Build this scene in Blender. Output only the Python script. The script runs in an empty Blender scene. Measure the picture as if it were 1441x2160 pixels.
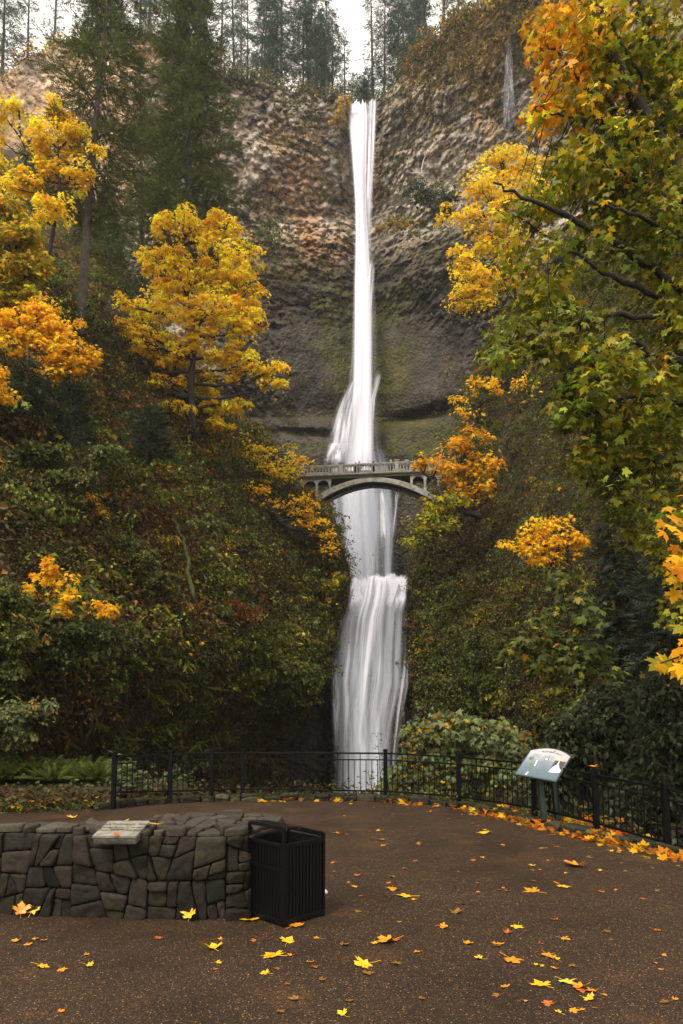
import bpy, bmesh, math, random
import numpy as np
from mathutils import Vector, Matrix

random.seed(11)
R = np.random.default_rng(11)
SC = bpy.context.scene
COL = SC.collection
rad = math.radians

# ------------------------------------------------------------------ camera model
F = 1500.0
PITCH = rad(5.0)
HOR = 1490.0
CX = 720.5
PY0 = HOR - F * math.tan(PITCH)
EYE = 2.4
cp, sp = math.cos(PITCH), math.sin(PITCH)


def P(px, py, D):
    """real position that stands D metres in front of the viewpoint"""
    px = np.asarray(px, float); py = np.asarray(py, float); D = np.asarray(D, float)
    b = (PY0 - py) / F
    ry = cp - b * sp
    rz = sp + b * cp
    s = D / ry
    x, y, z, _ = np.broadcast_arrays((px - CX) / F * s, D, EYE + rz * s, s)
    return np.stack([x, y, z], -1)


def PV(px, py, D):
    return Vector([float(v) for v in P(px, py, D)])


def ground_D(py, z=0.0):
    b = (PY0 - np.asarray(py, float)) / F
    return (z - EYE) / (sp + b * cp) * (cp - b * sp)


def G(px, py, z=0.0):
    return P(px, py, ground_D(py, z))


# ------------------------------------------------------------------ noise
def _h(ix, iy, iz, s):
    h = (ix * 374761393 + iy * 668265263 + iz * 2147483647 + s * 1274126177) & 0xFFFFFFFF
    h = ((h ^ (h >> 13)) * 1274126177) & 0xFFFFFFFF
    h = ((h ^ (h >> 16)) * 2246822519) & 0xFFFFFFFF
    return ((h ^ (h >> 15)) & 0xFFFFFF) / float(0xFFFFFF)


def vnoise(p, sc=1.0, s=0):
    p = np.asarray(p, float) / sc
    i = np.floor(p).astype(np.int64); f = p - i
    f = f * f * (3 - 2 * f)
    out = 0
    for dx in (0, 1):
        wx = f[..., 0] if dx else 1 - f[..., 0]
        for dy in (0, 1):
            wy = f[..., 1] if dy else 1 - f[..., 1]
            for dz in (0, 1):
                wz = f[..., 2] if dz else 1 - f[..., 2]
                out = out + wx * wy * wz * _h(i[..., 0] + dx, i[..., 1] + dy, i[..., 2] + dz, s)
    return out * 2 - 1


def fbm(p, sc=1.0, o=4, s=0):
    a = 1.0; t = 0; n = 0
    for k in range(o):
        t = t + a * vnoise(p, sc, s + k * 17); n += a
        a *= 0.5; sc *= 0.5
    return t / n


def worley(p, sc=1.0, s=0):
    p = np.asarray(p, float) / sc
    i = np.floor(p).astype(np.int64)
    f1 = np.full(p.shape[:-1], 9.0); f2 = f1.copy(); idv = np.zeros(p.shape[:-1])
    for dx in (-1, 0, 1):
        for dy in (-1, 0, 1):
            for dz in (-1, 0, 1):
                c = i + np.array([dx, dy, dz])
                q = np.stack([_h(c[..., 0], c[..., 1], c[..., 2], s + k) for k in (1, 2, 3)], -1)
                d = np.linalg.norm(c + q - p, axis=-1)
                hid = _h(c[..., 0], c[..., 1], c[..., 2], s + 9)
                m = d < f1
                f2 = np.where(m, f1, np.minimum(f2, d))
                idv = np.where(m, hid, idv)
                f1 = np.where(m, d, f1)
    return f1, f2, idv


def sstep(a, b, x):
    t = np.clip((np.asarray(x, float) - a) / (b - a), 0, 1)
    return t * t * (3 - 2 * t)


def interp(x, pts):
    a = np.array(pts, float)
    return np.interp(x, a[:, 0], a[:, 1])


def nrm(v):
    return v / (np.linalg.norm(v, axis=-1, keepdims=True) + 1e-9)


def mixc(a, b, t):
    t = np.asarray(t)[..., None]
    return np.asarray(a) * (1 - t) + np.asarray(b) * t


# ------------------------------------------------------------------ materials
def new_mat(name):
    m = bpy.data.materials.new(name); m.use_nodes = True
    nt = m.node_tree; nt.nodes.clear()
    out = nt.nodes.new('ShaderNodeOutputMaterial')
    return m, nt, out


def N(nt, typ, **kw):
    n = nt.nodes.new(typ)
    for k, v in kw.items():
        if k == 'i':
            for a, b in v.items():
                n.inputs[a].default_value = b
        else:
            setattr(n, k, v)
    return n


def L(nt, a, b):
    nt.links.new(a, b)


def ramp(nt, fac, stops):
    r = N(nt, 'ShaderNodeValToRGB')
    e = r.color_ramp.elements
    while len(e) > 1:
        e.remove(e[-1])
    e[0].position = stops[0][0]; e[0].color = (*stops[0][1], 1)
    for p, c in stops[1:]:
        q = e.new(p); q.color = (*c, 1)
    L(nt, fac, r.inputs[0])
    return r


def mat_simple(name, col, rough=0.6, metal=0.0, spec=0.5, noise=0.0, nscale=20.0, bump=0.0, bscale=60.0):
    m, nt, out = new_mat(name)
    b = N(nt, 'ShaderNodeBsdfPrincipled')
    b.inputs['Roughness'].default_value = rough
    b.inputs['Metallic'].default_value = metal
    b.inputs['Specular IOR Level'].default_value = spec
    tc = N(nt, 'ShaderNodeTexCoord')
    if noise > 0:
        n = N(nt, 'ShaderNodeTexNoise', i={'Scale': nscale, 'Detail': 6.0, 'Roughness': 0.65})
        L(nt, tc.outputs['Object'], n.inputs['Vector'])
        c0 = tuple(max(0, x * (1 - noise)) for x in col); c1 = tuple(min(1, x * (1 + noise)) for x in col)
        r = ramp(nt, n.outputs['Fac'], [(0.3, c0), (0.7, c1)])
        L(nt, r.outputs[0], b.inputs['Base Color'])
    else:
        b.inputs['Base Color'].default_value = (*col, 1)
    if bump > 0:
        n2 = N(nt, 'ShaderNodeTexNoise', i={'Scale': bscale, 'Detail': 5.0})
        L(nt, tc.outputs['Object'], n2.inputs['Vector'])
        bp = N(nt, 'ShaderNodeBump', i={'Strength': bump, 'Distance': 0.02})
        L(nt, n2.outputs['Fac'], bp.inputs['Height'])
        L(nt, bp.outputs[0], b.inputs['Normal'])
    L(nt, b.outputs[0], out.inputs[0])
    return m


def mat_leaf(name, trans=0.3, rough=0.5, spec=0.35):
    m, nt, out = new_mat(name)
    a = N(nt, 'ShaderNodeAttribute', attribute_name='tint')
    b = N(nt, 'ShaderNodeBsdfPrincipled', i={'Roughness': rough, 'Specular IOR Level': spec})
    L(nt, a.outputs['Color'], b.inputs['Base Color'])
    t = N(nt, 'ShaderNodeBsdfTranslucent')
    L(nt, a.outputs['Color'], t.inputs['Color'])
    mx = N(nt, 'ShaderNodeMixShader', i={0: trans})
    L(nt, b.outputs[0], mx.inputs[1]); L(nt, t.outputs[0], mx.inputs[2])
    L(nt, mx.outputs[0], out.inputs[0])
    return m


def mat_rock(name, nscale=0.8, var=0.55, bump=0.6, dist=0.15, rough=0.85):
    """rock or soil: the tint of the surface times fine grain, with a rough bump"""
    m, nt, out = new_mat(name)
    a = N(nt, 'ShaderNodeAttribute', attribute_name='tint')
    tc = N(nt, 'ShaderNodeTexCoord')
    n = N(nt, 'ShaderNodeTexNoise', i={'Scale': nscale, 'Detail': 8.0, 'Roughness': 0.7})
    L(nt, tc.outputs['Object'], n.inputs['Vector'])
    r = ramp(nt, n.outputs['Fac'], [(0.25, (1 - var,) * 3), (0.75, (1 + var,) * 3)])
    mu = N(nt, 'ShaderNodeMix', data_type='RGBA', blend_type='MULTIPLY')
    mu.inputs[0].default_value = 1.0
    L(nt, a.outputs['Color'], mu.inputs[6]); L(nt, r.outputs[0], mu.inputs[7])
    b = N(nt, 'ShaderNodeBsdfPrincipled', i={'Roughness': rough, 'Specular IOR Level': 0.3})
    L(nt, mu.outputs[2], b.inputs['Base Color'])
    v = N(nt, 'ShaderNodeTexVoronoi', i={'Scale': nscale * 2.2})
    L(nt, tc.outputs['Object'], v.inputs['Vector'])
    ad = N(nt, 'ShaderNodeMath', operation='ADD')
    L(nt, v.outputs['Distance'], ad.inputs[0]); L(nt, n.outputs['Fac'], ad.inputs[1])
    bp = N(nt, 'ShaderNodeBump', i={'Strength': bump, 'Distance': dist})
    L(nt, ad.outputs[0], bp.inputs['Height']); L(nt, bp.outputs[0], b.inputs['Normal'])
    L(nt, b.outputs[0], out.inputs[0])
    return m


# ------------------------------------------------------------------ meshes
def mk_mesh(name, V, Fc, mat, cols=None, uv=None, smooth=False):
    V = np.asarray(V, np.float32).reshape(-1, 3)
    Fc = np.asarray(Fc, np.int32)
    me = bpy.data.meshes.new(name)
    k = Fc.shape[1]; m = Fc.shape[0]
    me.vertices.add(len(V)); me.vertices.foreach_set('co', V.ravel())
    me.loops.add(m * k); me.loops.foreach_set('vertex_index', Fc.ravel())
    me.polygons.add(m)
    me.polygons.foreach_set('loop_start', np.arange(0, m * k, k, dtype=np.int32))
    if smooth:
        me.polygons.foreach_set('use_smooth', np.ones(m, bool))
    me.update(calc_edges=True)
    if cols is not None:
        c = np.ones((len(V), 4), np.float32); c[:, :3] = np.asarray(cols).reshape(-1, 3)
        at = me.color_attributes.new('tint', 'FLOAT_COLOR', 'POINT')
        at.data.foreach_set('color', c.ravel())
    if uv is not None:
        ul = me.uv_layers.new(name='UVMap')
        ul.data.foreach_set('uv', np.asarray(uv, np.float32).reshape(-1, 2)[Fc.ravel()].ravel())
    if mat is not None:
        me.materials.append(mat)
    return me


def link(name, me, parent=None, loc=None):
    o = bpy.data.objects.new(name, me)
    COL.objects.link(o)
    if parent is not None:
        o.parent = parent
    if loc is not None:
        o.location = loc
    return o


def tag(o, label=None, cat=None, group=None, kind=None):
    if label: o['label'] = label
    if cat: o['category'] = cat
    if group: o['group'] = group
    if kind: o['kind'] = kind
    return o


def thing(name, label, cat, loc=(0, 0, 0), rotz=0.0, group=None):
    o = bpy.data.objects.new(name, None); COL.objects.link(o)
    o.location = [float(v) for v in loc]; o.rotation_euler = (0, 0, rotz)
    o.empty_display_size = 0.2
    return tag(o, label, cat, group)


def copy_tree(root, loc, rotz=0.0, scale=1.0, label=None):
    def cp_(o, par):
        c = o.copy(); COL.objects.link(c)
        if par is not None:
            c.parent = par
        for ch in o.children:
            cp_(ch, c)
        return c
    r = cp_(root, None)
    r.location = [float(v) for v in loc]; r.rotation_euler = (0, 0, rotz); r.scale = (scale,) * 3
    if label:
        r['label'] = label
    return r


def grid_mesh(name, Pn, cols, mat, smooth=True, uv=None):
    nr, nc = Pn.shape[:2]
    idx = np.arange(nr * nc).reshape(nr, nc)
    f = np.stack([idx[:-1, :-1], idx[:-1, 1:], idx[1:, 1:], idx[1:, :-1]], -1).reshape(-1, 4)
    return mk_mesh(name, Pn.reshape(-1, 3), f, mat, cols, uv, smooth)


def grid_normals(Pn):
    du = np.gradient(Pn, axis=1); dv = np.gradient(Pn, axis=0)
    return nrm(np.cross(du, dv))


def sample_grid(Pn, Nn, W, n, rng=R):
    """n random points on a grid surface, W (nr,nc) weights per cell (times area in view)"""
    w = W[:-1, :-1].ravel().astype(float)
    w = w / w.sum()
    c = rng.choice(len(w), n, p=w)
    nc = Pn.shape[1] - 1
    r, q = c // nc, c % nc
    a = rng.random(n)[:, None]; b = rng.random(n)[:, None]
    def bl(A):
        return (A[r, q] * (1 - a) + A[r, q + 1] * a) * (1 - b) + (A[r + 1, q] * (1 - a) + A[r + 1, q + 1] * a) * b
    return bl(Pn), nrm(bl(Nn)), r, q


class MB:
    """collects boxes, bars, tubes and prisms into one mesh"""
    def __init__(s):
        s.v = []; s.f = []; s.n = 0; s.c = []; s.tint = None

    def add(s, V, Fs):
        V = np.asarray(V, float).reshape(-1, 3)
        s.v.append(V)
        s.f += [[i + s.n for i in f] for f in Fs]
        if s.tint is not None:
            s.c.append(np.tile(np.array(s.tint, float), (len(V), 1)))
        s.n += len(V)
        return s

    def frame(s, o, X, Y, Z):
        """box with corner axes: origin o, edge vectors X,Y,Z"""
        o, X, Y, Z = [np.asarray(a, float) for a in (o, X, Y, Z)]
        V = [o, o + X, o + X + Y, o + Y, o + Z, o + X + Z, o + X + Y + Z, o + Y + Z]
        return s.add(V, [(3, 2, 1, 0), (4, 5, 6, 7), (0, 1, 5, 4), (1, 2, 6, 5), (2, 3, 7, 6), (3, 0, 4, 7)])

    def box(s, c, d):
        c = np.asarray(c, float); d = np.asarray(d, float)
        return s.frame(c - d / 2, (d[0], 0, 0), (0, d[1], 0), (0, 0, d[2]))

    def bar(s, a, b, w, h=None, up=(0, 0, 1)):
        a = np.asarray(a, float); b = np.asarray(b, float); h = h or w
        t = nrm(b - a); up = np.asarray(up, float)
        if abs(np.dot(t, up)) > 0.98:
            up = np.array([0, 1.0, 0])
        x = nrm(np.cross(t, up)); z = np.cross(x, t)
        return s.frame(a - x * w / 2 - z * h / 2, x * w, b - a, z * h)

    def tube(s, pts, rr, k=6, cap=True):
        pts = np.asarray(pts, float); n = len(pts)
        rr = np.broadcast_to(np.asarray(rr, float), (n,))
        t = nrm(np.gradient(pts, axis=0))
        ref = np.array([0.3, 0.2, 1.0]) if abs(t[0][2]) < 0.9 else np.array([1.0, 0.1, 0])
        V = []
        for i in range(n):
            x = nrm(np.cross(t[i], ref)); y = np.cross(x, t[i])
            a = np.arange(k) * 2 * math.pi / k
            V.append(pts[i] + rr[i] * (np.cos(a)[:, None] * x + np.sin(a)[:, None] * y))
        Fs = []
        for i in range(n - 1):
            for j in range(k):
                j2 = (j + 1) % k
                Fs.append((i * k + j, i * k + j2, (i + 1) * k + j2, (i + 1) * k + j))
        if cap:
            Fs.append(tuple(range(k - 1, -1, -1))); Fs.append(tuple((n - 1) * k + j for j in range(k)))
        return s.add(np.concatenate(V), Fs)

    def prism(s, poly, o, X, Y, Z):
        """closed outline poly (list of 2d) in axes X,Y, pushed along Z"""
        o, X, Y, Z = [np.asarray(a, float) for a in (o, X, Y, Z)]
        n = len(poly)
        A = [o + X * p[0] + Y * p[1] for p in poly]; B = [a + Z for a in A]
        Fs = [tuple(range(n - 1, -1, -1)), tuple(range(n, 2 * n))]
        Fs += [(i, (i + 1) % n, n + (i + 1) % n, n + i) for i in range(n)]
        return s.add(A + B, Fs)

    def build(s, name, mat, parent=None, loc=None, smooth=False, bevel=0.0, sub=None):
        V = np.concatenate(s.v)
        off = np.asarray(loc if loc is not None else (0, 0, 0), float)
        me = bpy.data.meshes.new(name)
        me.from_pydata((V - off).tolist(), [], s.f)
        if s.c:
            c = np.ones((len(V), 4), np.float32); c[:, :3] = np.concatenate(s.c)
            at = me.color_attributes.new('tint', 'FLOAT_COLOR', 'POINT')
            at.data.foreach_set('color', c.ravel())
        bm = bmesh.new(); bm.from_mesh(me)
        bmesh.ops.recalc_face_normals(bm, faces=bm.faces)
        bm.to_mesh(me); bm.free()
        if smooth:
            me.polygons.foreach_set('use_smooth', np.ones(len(me.polygons), bool))
        me.update()
        if mat: me.materials.append(mat)
        o = link(name, me, parent)
        if bevel > 0:
            b = o.modifiers.new('bevel', 'BEVEL'); b.width = bevel; b.segments = 2; b.limit_method = 'ANGLE'
        return o


# ------------------------------------------------------------------ leaves
def fan(right, centre, droop=0.25, curl=0.0):
    """leaf template: outline right half from base to tip, mirrored; fan around centre"""
    r = [np.array(p, float) for p in right]
    out = r + [np.array((-p[0], p[1])) for p in r[::-1] if p[0] > 1e-6]
    V = [np.array(centre, float)] + out
    V = np.array(V)
    z = -droop * V[:, 0] ** 2 - droop * 0.8 * (V[:, 1] - centre[1]) ** 2 + curl * np.abs(V[:, 0])
    z[0] -= 0.03
    n = len(out)
    Fs = np.array([(0, 1 + i, 1 + (i + 1) % n) for i in range(n)])
    return np.column_stack([V, z]), Fs


T_MAPLE = fan([(0, 0), (0.34, -0.10), (0.41, 0.03), (0.28, 0.15), (0.64, 0.30), (0.53, 0.38), (0.61, 0.57), (0.40, 0.49),
               (0.20, 0.43), (0.27, 0.67), (0.16, 0.70), (0, 1.0)], (0, 0.27), 0.35)
T_MAPLE_LO = fan([(0, 0), (0.4, -0.05), (0.28, 0.2), (0.62, 0.5), (0.2, 0.45), (0, 1.0)], (0, 0.28), 0.4)
T_LEAF = fan([(0, 0), (0.24, 0.42), (0, 1.0)], (0, 0.45), 0.5, 0.25)
T_LEAF2 = (np.array([(0, 0, 0), (0.3, 0.45, 0.08), (0, 1, -0.15), (-0.3, 0.45, 0.08)]), np.array([(0, 1, 2), (0, 2, 3)]))
T_BLADE = (np.array([(-0.05, 0, 0), (0.05, 0, 0), (0.045, 0.5, 0.08), (-0.045, 0.5, 0.08), (0, 1, -0.1)]),
           np.array([(0, 1, 2), (0, 2, 3), (3, 2, 4)]))


def _spray(k=5, w=0.26, blade=0.13):
    V = []; Fs = []
    for i in range(k):
        y = i / k * 0.92; ww = w * (1 - 0.6 * i / k)
        for sgn in (-1, 1):
            b = len(V)
            V += [(0, y, 0), (sgn * ww, y + 0.17, -0.06), (0, y + blade, 0.0)]
            Fs.append((b, b + 1, b + 2))
    b = len(V)
    V += [(-0.03, 0.75, 0), (0.03, 0.75, 0), (0, 1.05, -0.05)]
    Fs.append((b, b + 1, b + 2))
    return np.array(V, float), np.array(Fs)


T_SPRAY = _spray()
T_FERN = _spray(9, 0.2, 0.085)


class Cloud:
    """many leaf faces gathered into one mesh"""
    def __init__(s):
        s.V = []; s.Fs = []; s.C = []; s.n = 0

    def add(s, C, Nn, T, size, col, tmpl, flat=None):
        tv, tf = tmpl
        n = len(C)
        if n == 0: return
        Nn = nrm(np.asarray(Nn, float))
        T = np.asarray(T, float)
        T = nrm(T - Nn * (T * Nn).sum(-1, keepdims=True))
        B = np.cross(T, Nn)
        size = np.broadcast_to(np.asarray(size, float), (n,))
        asp = 1 + R.normal(0, 0.1, n)
        curl = 1 + R.normal(0, 0.9, n)
        V = (C[:, None, :] + size[:, None, None] * (tv[None, :, 0, None] * asp[:, None, None] * B[:, None, :] + tv[None, :, 1, None] * T[:, None, :]
             + tv[None, :, 2, None] * curl[:, None, None] * Nn[:, None, :]))
        k = len(tv)
        s.V.append(V.reshape(-1, 3).astype(np.float32))
        s.Fs.append((tf[None] + (np.arange(n) * k)[:, None, None] + s.n).reshape(-1, 3))
        s.C.append(np.repeat(np.clip(col, 0.003, 0.95), k, 0).astype(np.float32))
        s.n += n * k

    def build(s, name, mat, parent=None, loc=None):
        V = np.concatenate(s.V)
        if loc is not None: V = V - np.asarray(loc, np.float32)
        me = mk_mesh(name, V, np.concatenate(s.Fs), mat, np.concatenate(s.C))
        return link(name, me, parent)


def rdir(n):
    return nrm(R.normal(0, 1, (n, 3)))


def palette(n, cols, w, jit=0.15):
    cols = np.array(cols, float); w = np.array(w, float); w /= w.sum()
    c = cols[R.choice(len(cols), n, p=w)]
    return c * np.exp(R.normal(0, jit, (n, 1))) * np.exp(R.normal(0, jit * 0.3, (n, 3)))
# ------------------------------------------------------------------ camera, light, sky
cam = bpy.data.cameras.new('camera'); camo = bpy.data.objects.new('camera', cam); COL.objects.link(camo)
cam.sensor_fit = 'VERTICAL'; cam.sensor_height = 36.0; cam.sensor_width = 24.0
cam.lens = F / 2160 * 36
cam.shift_y = (PY0 - 1080) / 2160
cam.shift_x = 0.0
cam.clip_start = 0.1; cam.clip_end = 3000
camo.location = (0, 0, EYE)
camo.rotation_euler = (rad(90) + PITCH, 0, 0)
SC.camera = camo

SUN_EL, SUN_AZ = rad(58), rad(215)      # azimuth clockwise from +Y
sd = Vector((math.sin(SUN_AZ) * math.cos(SUN_EL), math.cos(SUN_AZ) * math.cos(SUN_EL), math.sin(SUN_EL)))
sun = bpy.data.lights.new('sun', 'SUN'); sun.energy = 1.5; sun.angle = rad(16); sun.color = (1.0, 0.93, 0.82)
suno = bpy.data.objects.new('sun', sun); COL.objects.link(suno)
suno.rotation_euler = (-sd).to_track_quat('-Z', 'Y').to_euler()
suno.location = (0, 0, 200)

w = bpy.data.worlds.new('World'); SC.world = w; w.use_nodes = True
nt = w.node_tree; nt.nodes.clear()
wo = N(nt, 'ShaderNodeOutputWorld'); bg = N(nt, 'ShaderNodeBackground', i={'Strength': 0.08})
sky = N(nt, 'ShaderNodeTexSky', sky_type='NISHITA')
sky.sun_disc = False; sky.sun_elevation = SUN_EL; sky.sun_rotation = SUN_AZ
sky.air_density = 1.0; sky.dust_density = 4.0; sky.ozone_density = 1.0
# overcast: a bright cloud sheet over the sky, faintly broken
tc = N(nt, 'ShaderNodeTexCoord')
cn = N(nt, 'ShaderNodeTexNoise', i={'Scale': 3.0, 'Detail': 5.0})
L(nt, tc.outputs['Generated'], cn.inputs['Vector'])
cr = ramp(nt, cn.outputs['Fac'], [(0.3, (9.3, 8.5, 7.5)), (0.7, (10.8, 9.9, 8.8))])
mx = N(nt, 'ShaderNodeMix', data_type='RGBA'); mx.inputs[0].default_value = 0.9
L(nt, sky.outputs[0], mx.inputs[6]); L(nt, cr.outputs[0], mx.inputs[7])
L(nt, mx.outputs[2], bg.inputs['Color']); L(nt, bg.outputs[0], wo.inputs['Surface'])

SC.view_settings.view_transform = 'Standard'
SC.view_settings.look = 'None'
SC.view_settings.exposure = 1.3
SC.view_settings.gamma = 1.0
SC.cycles.max_bounces = 6
SC.cycles.diffuse_bounces = 4
SC.cycles.transparent_max_bounces = 24
SC.cycles.transmission_bounces = 3
SC.cycles.use_denoising = True

# ------------------------------------------------------------------ materials
M = {}
M['cliff'] = mat_rock('cliff_rock', 0.9, 0.6, 0.8, 0.4)
M['soil'] = mat_rock('hill_soil', 1.2, 0.6, 0.8, 0.2)
M['wetrock'] = mat_rock('wet_rock', 0.9, 0.5, 0.8, 0.3, 0.45)
M['leaf'] = mat_leaf('autumn_leaf', 0.48, 0.6, 0.1)
M['green'] = mat_leaf('green_leaf', 0.40, 0.5, 0.16)
M['needle'] = mat_leaf('needles', 0.25, 0.6, 0.15)
M['bark'] = mat_simple('bark', (0.018, 0.013, 0.009), 0.9, noise=0.6, nscale=6, bump=0.6, bscale=14)
M['bark_grey'] = mat_simple('grey_bark', (0.060, 0.050, 0.038), 0.9, noise=0.7, nscale=2.5, bump=0.6, bscale=8)
M['moss_bark'] = mat_simple('mossy_bark', (0.065, 0.07, 0.014), 0.95, noise=0.6, nscale=8, bump=0.6, bscale=30)


def mat_asphalt():
    m, nt, out = new_mat('asphalt')
    tc = N(nt, 'ShaderNodeTexCoord')
    b = N(nt, 'ShaderNodeBsdfPrincipled', i={'Specular IOR Level': 0.22})
    big = N(nt, 'ShaderNodeTexNoise', i={'Scale': 0.6, 'Detail': 5.0, 'Roughness': 0.6})
    L(nt, tc.outputs['Object'], big.inputs['Vector'])
    rb = ramp(nt, big.outputs['Fac'], [(0.3, (0.0195, 0.0112, 0.0052)), (0.7, (0.037, 0.0220, 0.0112))])
    v = N(nt, 'ShaderNodeTexVoronoi', i={'Scale': 98.0})
    L(nt, tc.outputs['Object'], v.inputs['Vector'])
    sp_ = N(nt, 'ShaderNodeSeparateColor'); L(nt, v.outputs['Color'], sp_.inputs[0])
    rs = ramp(nt, sp_.outputs[0], [(0.0, (0.45, 0.45, 0.45)), (0.6, (1.0, 1.0, 1.0)), (0.82, (1.6, 1.5, 1.4)), (0.93, (2.4, 2.2, 2.0)), (0.984, (5.5, 5.0, 4.3)), (0.995, (13.0, 11.8, 10.0))])
    mu = N(nt, 'ShaderNodeMix', data_type='RGBA', blend_type='MULTIPLY'); mu.inputs[0].default_value = 1
    L(nt, rb.outputs[0], mu.inputs[6]); L(nt, rs.outputs[0], mu.inputs[7])
    # rusty needle and crumb litter ground into the surface
    n2 = N(nt, 'ShaderNodeTexNoise', i={'Scale': 26.0, 'Detail': 4.0, 'Roughness': 0.7})
    L(nt, tc.outputs['Object'], n2.inputs['Vector'])
    n3 = N(nt, 'ShaderNodeTexNoise', i={'Scale': 1.1, 'Detail': 4.0})
    L(nt, tc.outputs['Object'], n3.inputs['Vector'])
    mm = N(nt, 'ShaderNodeMath', operation='MULTIPLY'); L(nt, n2.outputs['Fac'], mm.inputs[0]); L(nt, n3.outputs['Fac'], mm.inputs[1])
    rm = ramp(nt, mm.outputs[0], [(0.30, (0, 0, 0)), (0.40, (0.55, 0.55, 0.55))])
    m2 = N(nt, 'ShaderNodeMix', data_type='RGBA')
    L(nt, rm.outputs[0], m2.inputs[0]); L(nt, mu.outputs[2], m2.inputs[6]); m2.inputs[7].default_value = (0.13, 0.055, 0.014, 1)
    L(nt, m2.outputs[2], b.inputs['Base Color'])
    rr = ramp(nt, big.outputs['Fac'], [(0.35, (0.5,) * 3), (0.65, (0.8,) * 3)])
    L(nt, rr.outputs[0], b.inputs['Roughness'])
    bp = N(nt, 'ShaderNodeBump', i={'Strength': 0.9, 'Distance': 0.012})
    L(nt, v.outputs['Distance'], bp.inputs['Height']); L(nt, bp.outputs[0], b.inputs['Normal'])
    L(nt, b.outputs[0], out.inputs[0])
    return m


M['asphalt'] = mat_asphalt()

# ------------------------------------------------------------------ ground, plaza, pool
KERB = [(60, 1722), (130, 1716), (205, 1710), (330, 1697), (430, 1691), (520, 1690), (620, 1688), (700, 1689), (800, 1691), (900, 1697),
        (980, 1706), (1050, 1720), (1120, 1737), (1180, 1752), (1250, 1768), (1340, 1787), (1441, 1807), (1560, 1836), (1700, 1872)]
_k = np.array(KERB, float)
KP = G(_k[:, 0], _k[:, 1])            # kerb foot line on the ground


def ground_edge(x):                   # depth at which the terrace ends, by X
    xs = KP[:, 0]
    return np.interp(x, xs, KP[:, 1])


ys = np.concatenate([np.linspace(-60, 6, 12), np.linspace(8, 34, 66), np.linspace(36, 80, 40), np.linspace(90, 250, 12)])
xs = np.concatenate([np.linspace(-230, -40, 12), np.linspace(-36, 36, 90), np.linspace(40, 230, 12)])
XX, YY = np.meshgrid(xs, ys)
edge = np.where(XX < -5.2, 22.5, ground_edge(XX)) + 0.35
edge = np.where(XX > KP[-1, 0], KP[-1, 1], edge)
d = YY - edge
ZZ = -0.06 - 6.6 * sstep(0.3, 13, d) * sstep(-40, -5, XX) * sstep(60, 20, XX)
pp = np.stack([XX, YY, ZZ], -1)
ZZ = ZZ + np.where(d > 0.6, fbm(pp, 3.0, 3, 5) * 0.25, 0)
gp = np.stack([XX, YY, ZZ], -1)
gc = mixc((0.035, 0.028, 0.015), (0.03, 0.035, 0.01), sstep(-0.2, 0.4, fbm(gp, 4, 3, 8)))
tag(link('ground', grid_mesh('ground', gp, gc, M['soil'])), kind='structure')

# the asphalt terrace, one sheet ending under the kerb, with the path leading off to the left
me = bpy.data.meshes.new('plaza')
pts = [(-14, -30), (KP[-1, 0] + 6, -30), (KP[-1, 0] + 6, KP[-1, 1] - 2)]
ring = [(float(p[0]), float(p[1]) + 0.12) for p in KP[::-1]]
ring = ring[:-3]
pathp = [tuple(float(v) for v in G(px, py)[:2]) for px, py in ((238, 1690), (246, 1666), (120, 1664), (-60, 1662), (-500, 1665))]
outline = [(-14, -30), (12, -30), (12, float(KP[-1, 1]))] + ring + pathp + [(-20, 17.5), (-20, -30)]
outline = outline[1:-1] + [(-14, -30)]
bm = bmesh.new()
vs = [bm.verts.new((x, y, 0)) for x, y in outline]
f = bm.faces.new(vs)
bmesh.ops.triangulate(bm, faces=[f]); bmesh.ops.recalc_face_normals(bm, faces=bm.faces)
bm.to_mesh(me); bm.free(); me.materials.append(M['asphalt'])
tag(link('plaza', me), kind='structure')

# ------------------------------------------------------------------ upper cliff (amphitheatre)
TOP = [(-350, 330), (-120, 230), (-30, 190), (20, 150), (60, 118), (105, 100), (165, 92), (230, 84), (300, 74), (345, 84), (380, 112), (430, 145), (480, 158),
       (540, 172), (600, 190), (660, 196), (715, 202), (737, 214), (765, 224), (797, 214), (815, 196), (850, 150), (890, 104), (935, 66), (985, 34),
       (1040, 6), (1120, -30), (1250, -90), (1500, -160), (1900, -200)]
DTOP = [(-350, 92), (-120, 106), (20, 118), (165, 124), (330, 125), (450, 120), (600, 123), (715, 126), (765, 129), (815, 124), (900, 119), (1000, 113),
        (1140, 105), (1300, 94), (1441, 84), (1900, 56)]
cpx = np.linspace(-350, 1900, 720)
NR = 560
tt = np.linspace(0, 1, NR)
top = interp(cpx, TOP)
top = top + 7 * fbm(np.stack([cpx, 0 * cpx, 0 * cpx], -1), 60, 4, 3)
PXc, TTc = np.meshgrid(cpx, tt)
PYc = 1330 + (top[None, :] - 1330) * TTc
Dt = interp(PXc, DTOP)
low = interp(PYc, [(-200, 1.5), (200, 0), (330, 0.6), (430, 2.2), (470, 1.0), (520, -2), (600, -5), (700, -8), (830, -11), (880, -10.5), (900, -14), (960, -16.5), (1230, -19), (1330, -20)])
near_fall = np.exp(-((PXc - 770) / 330.0) ** 2)
D = Dt + low * (0.45 + 0.55 * near_fall) * (Dt / 124)
base = P(PXc, PYc, D)
# big forms
big = fbm(base, 26, 3, 21)
D = D + 4.0 * big
# groove that the water has cut
D = D + 3.0 * np.exp(-((PXc - 765) / 26.0) ** 2) * sstep(520, 330, PYc)
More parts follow.
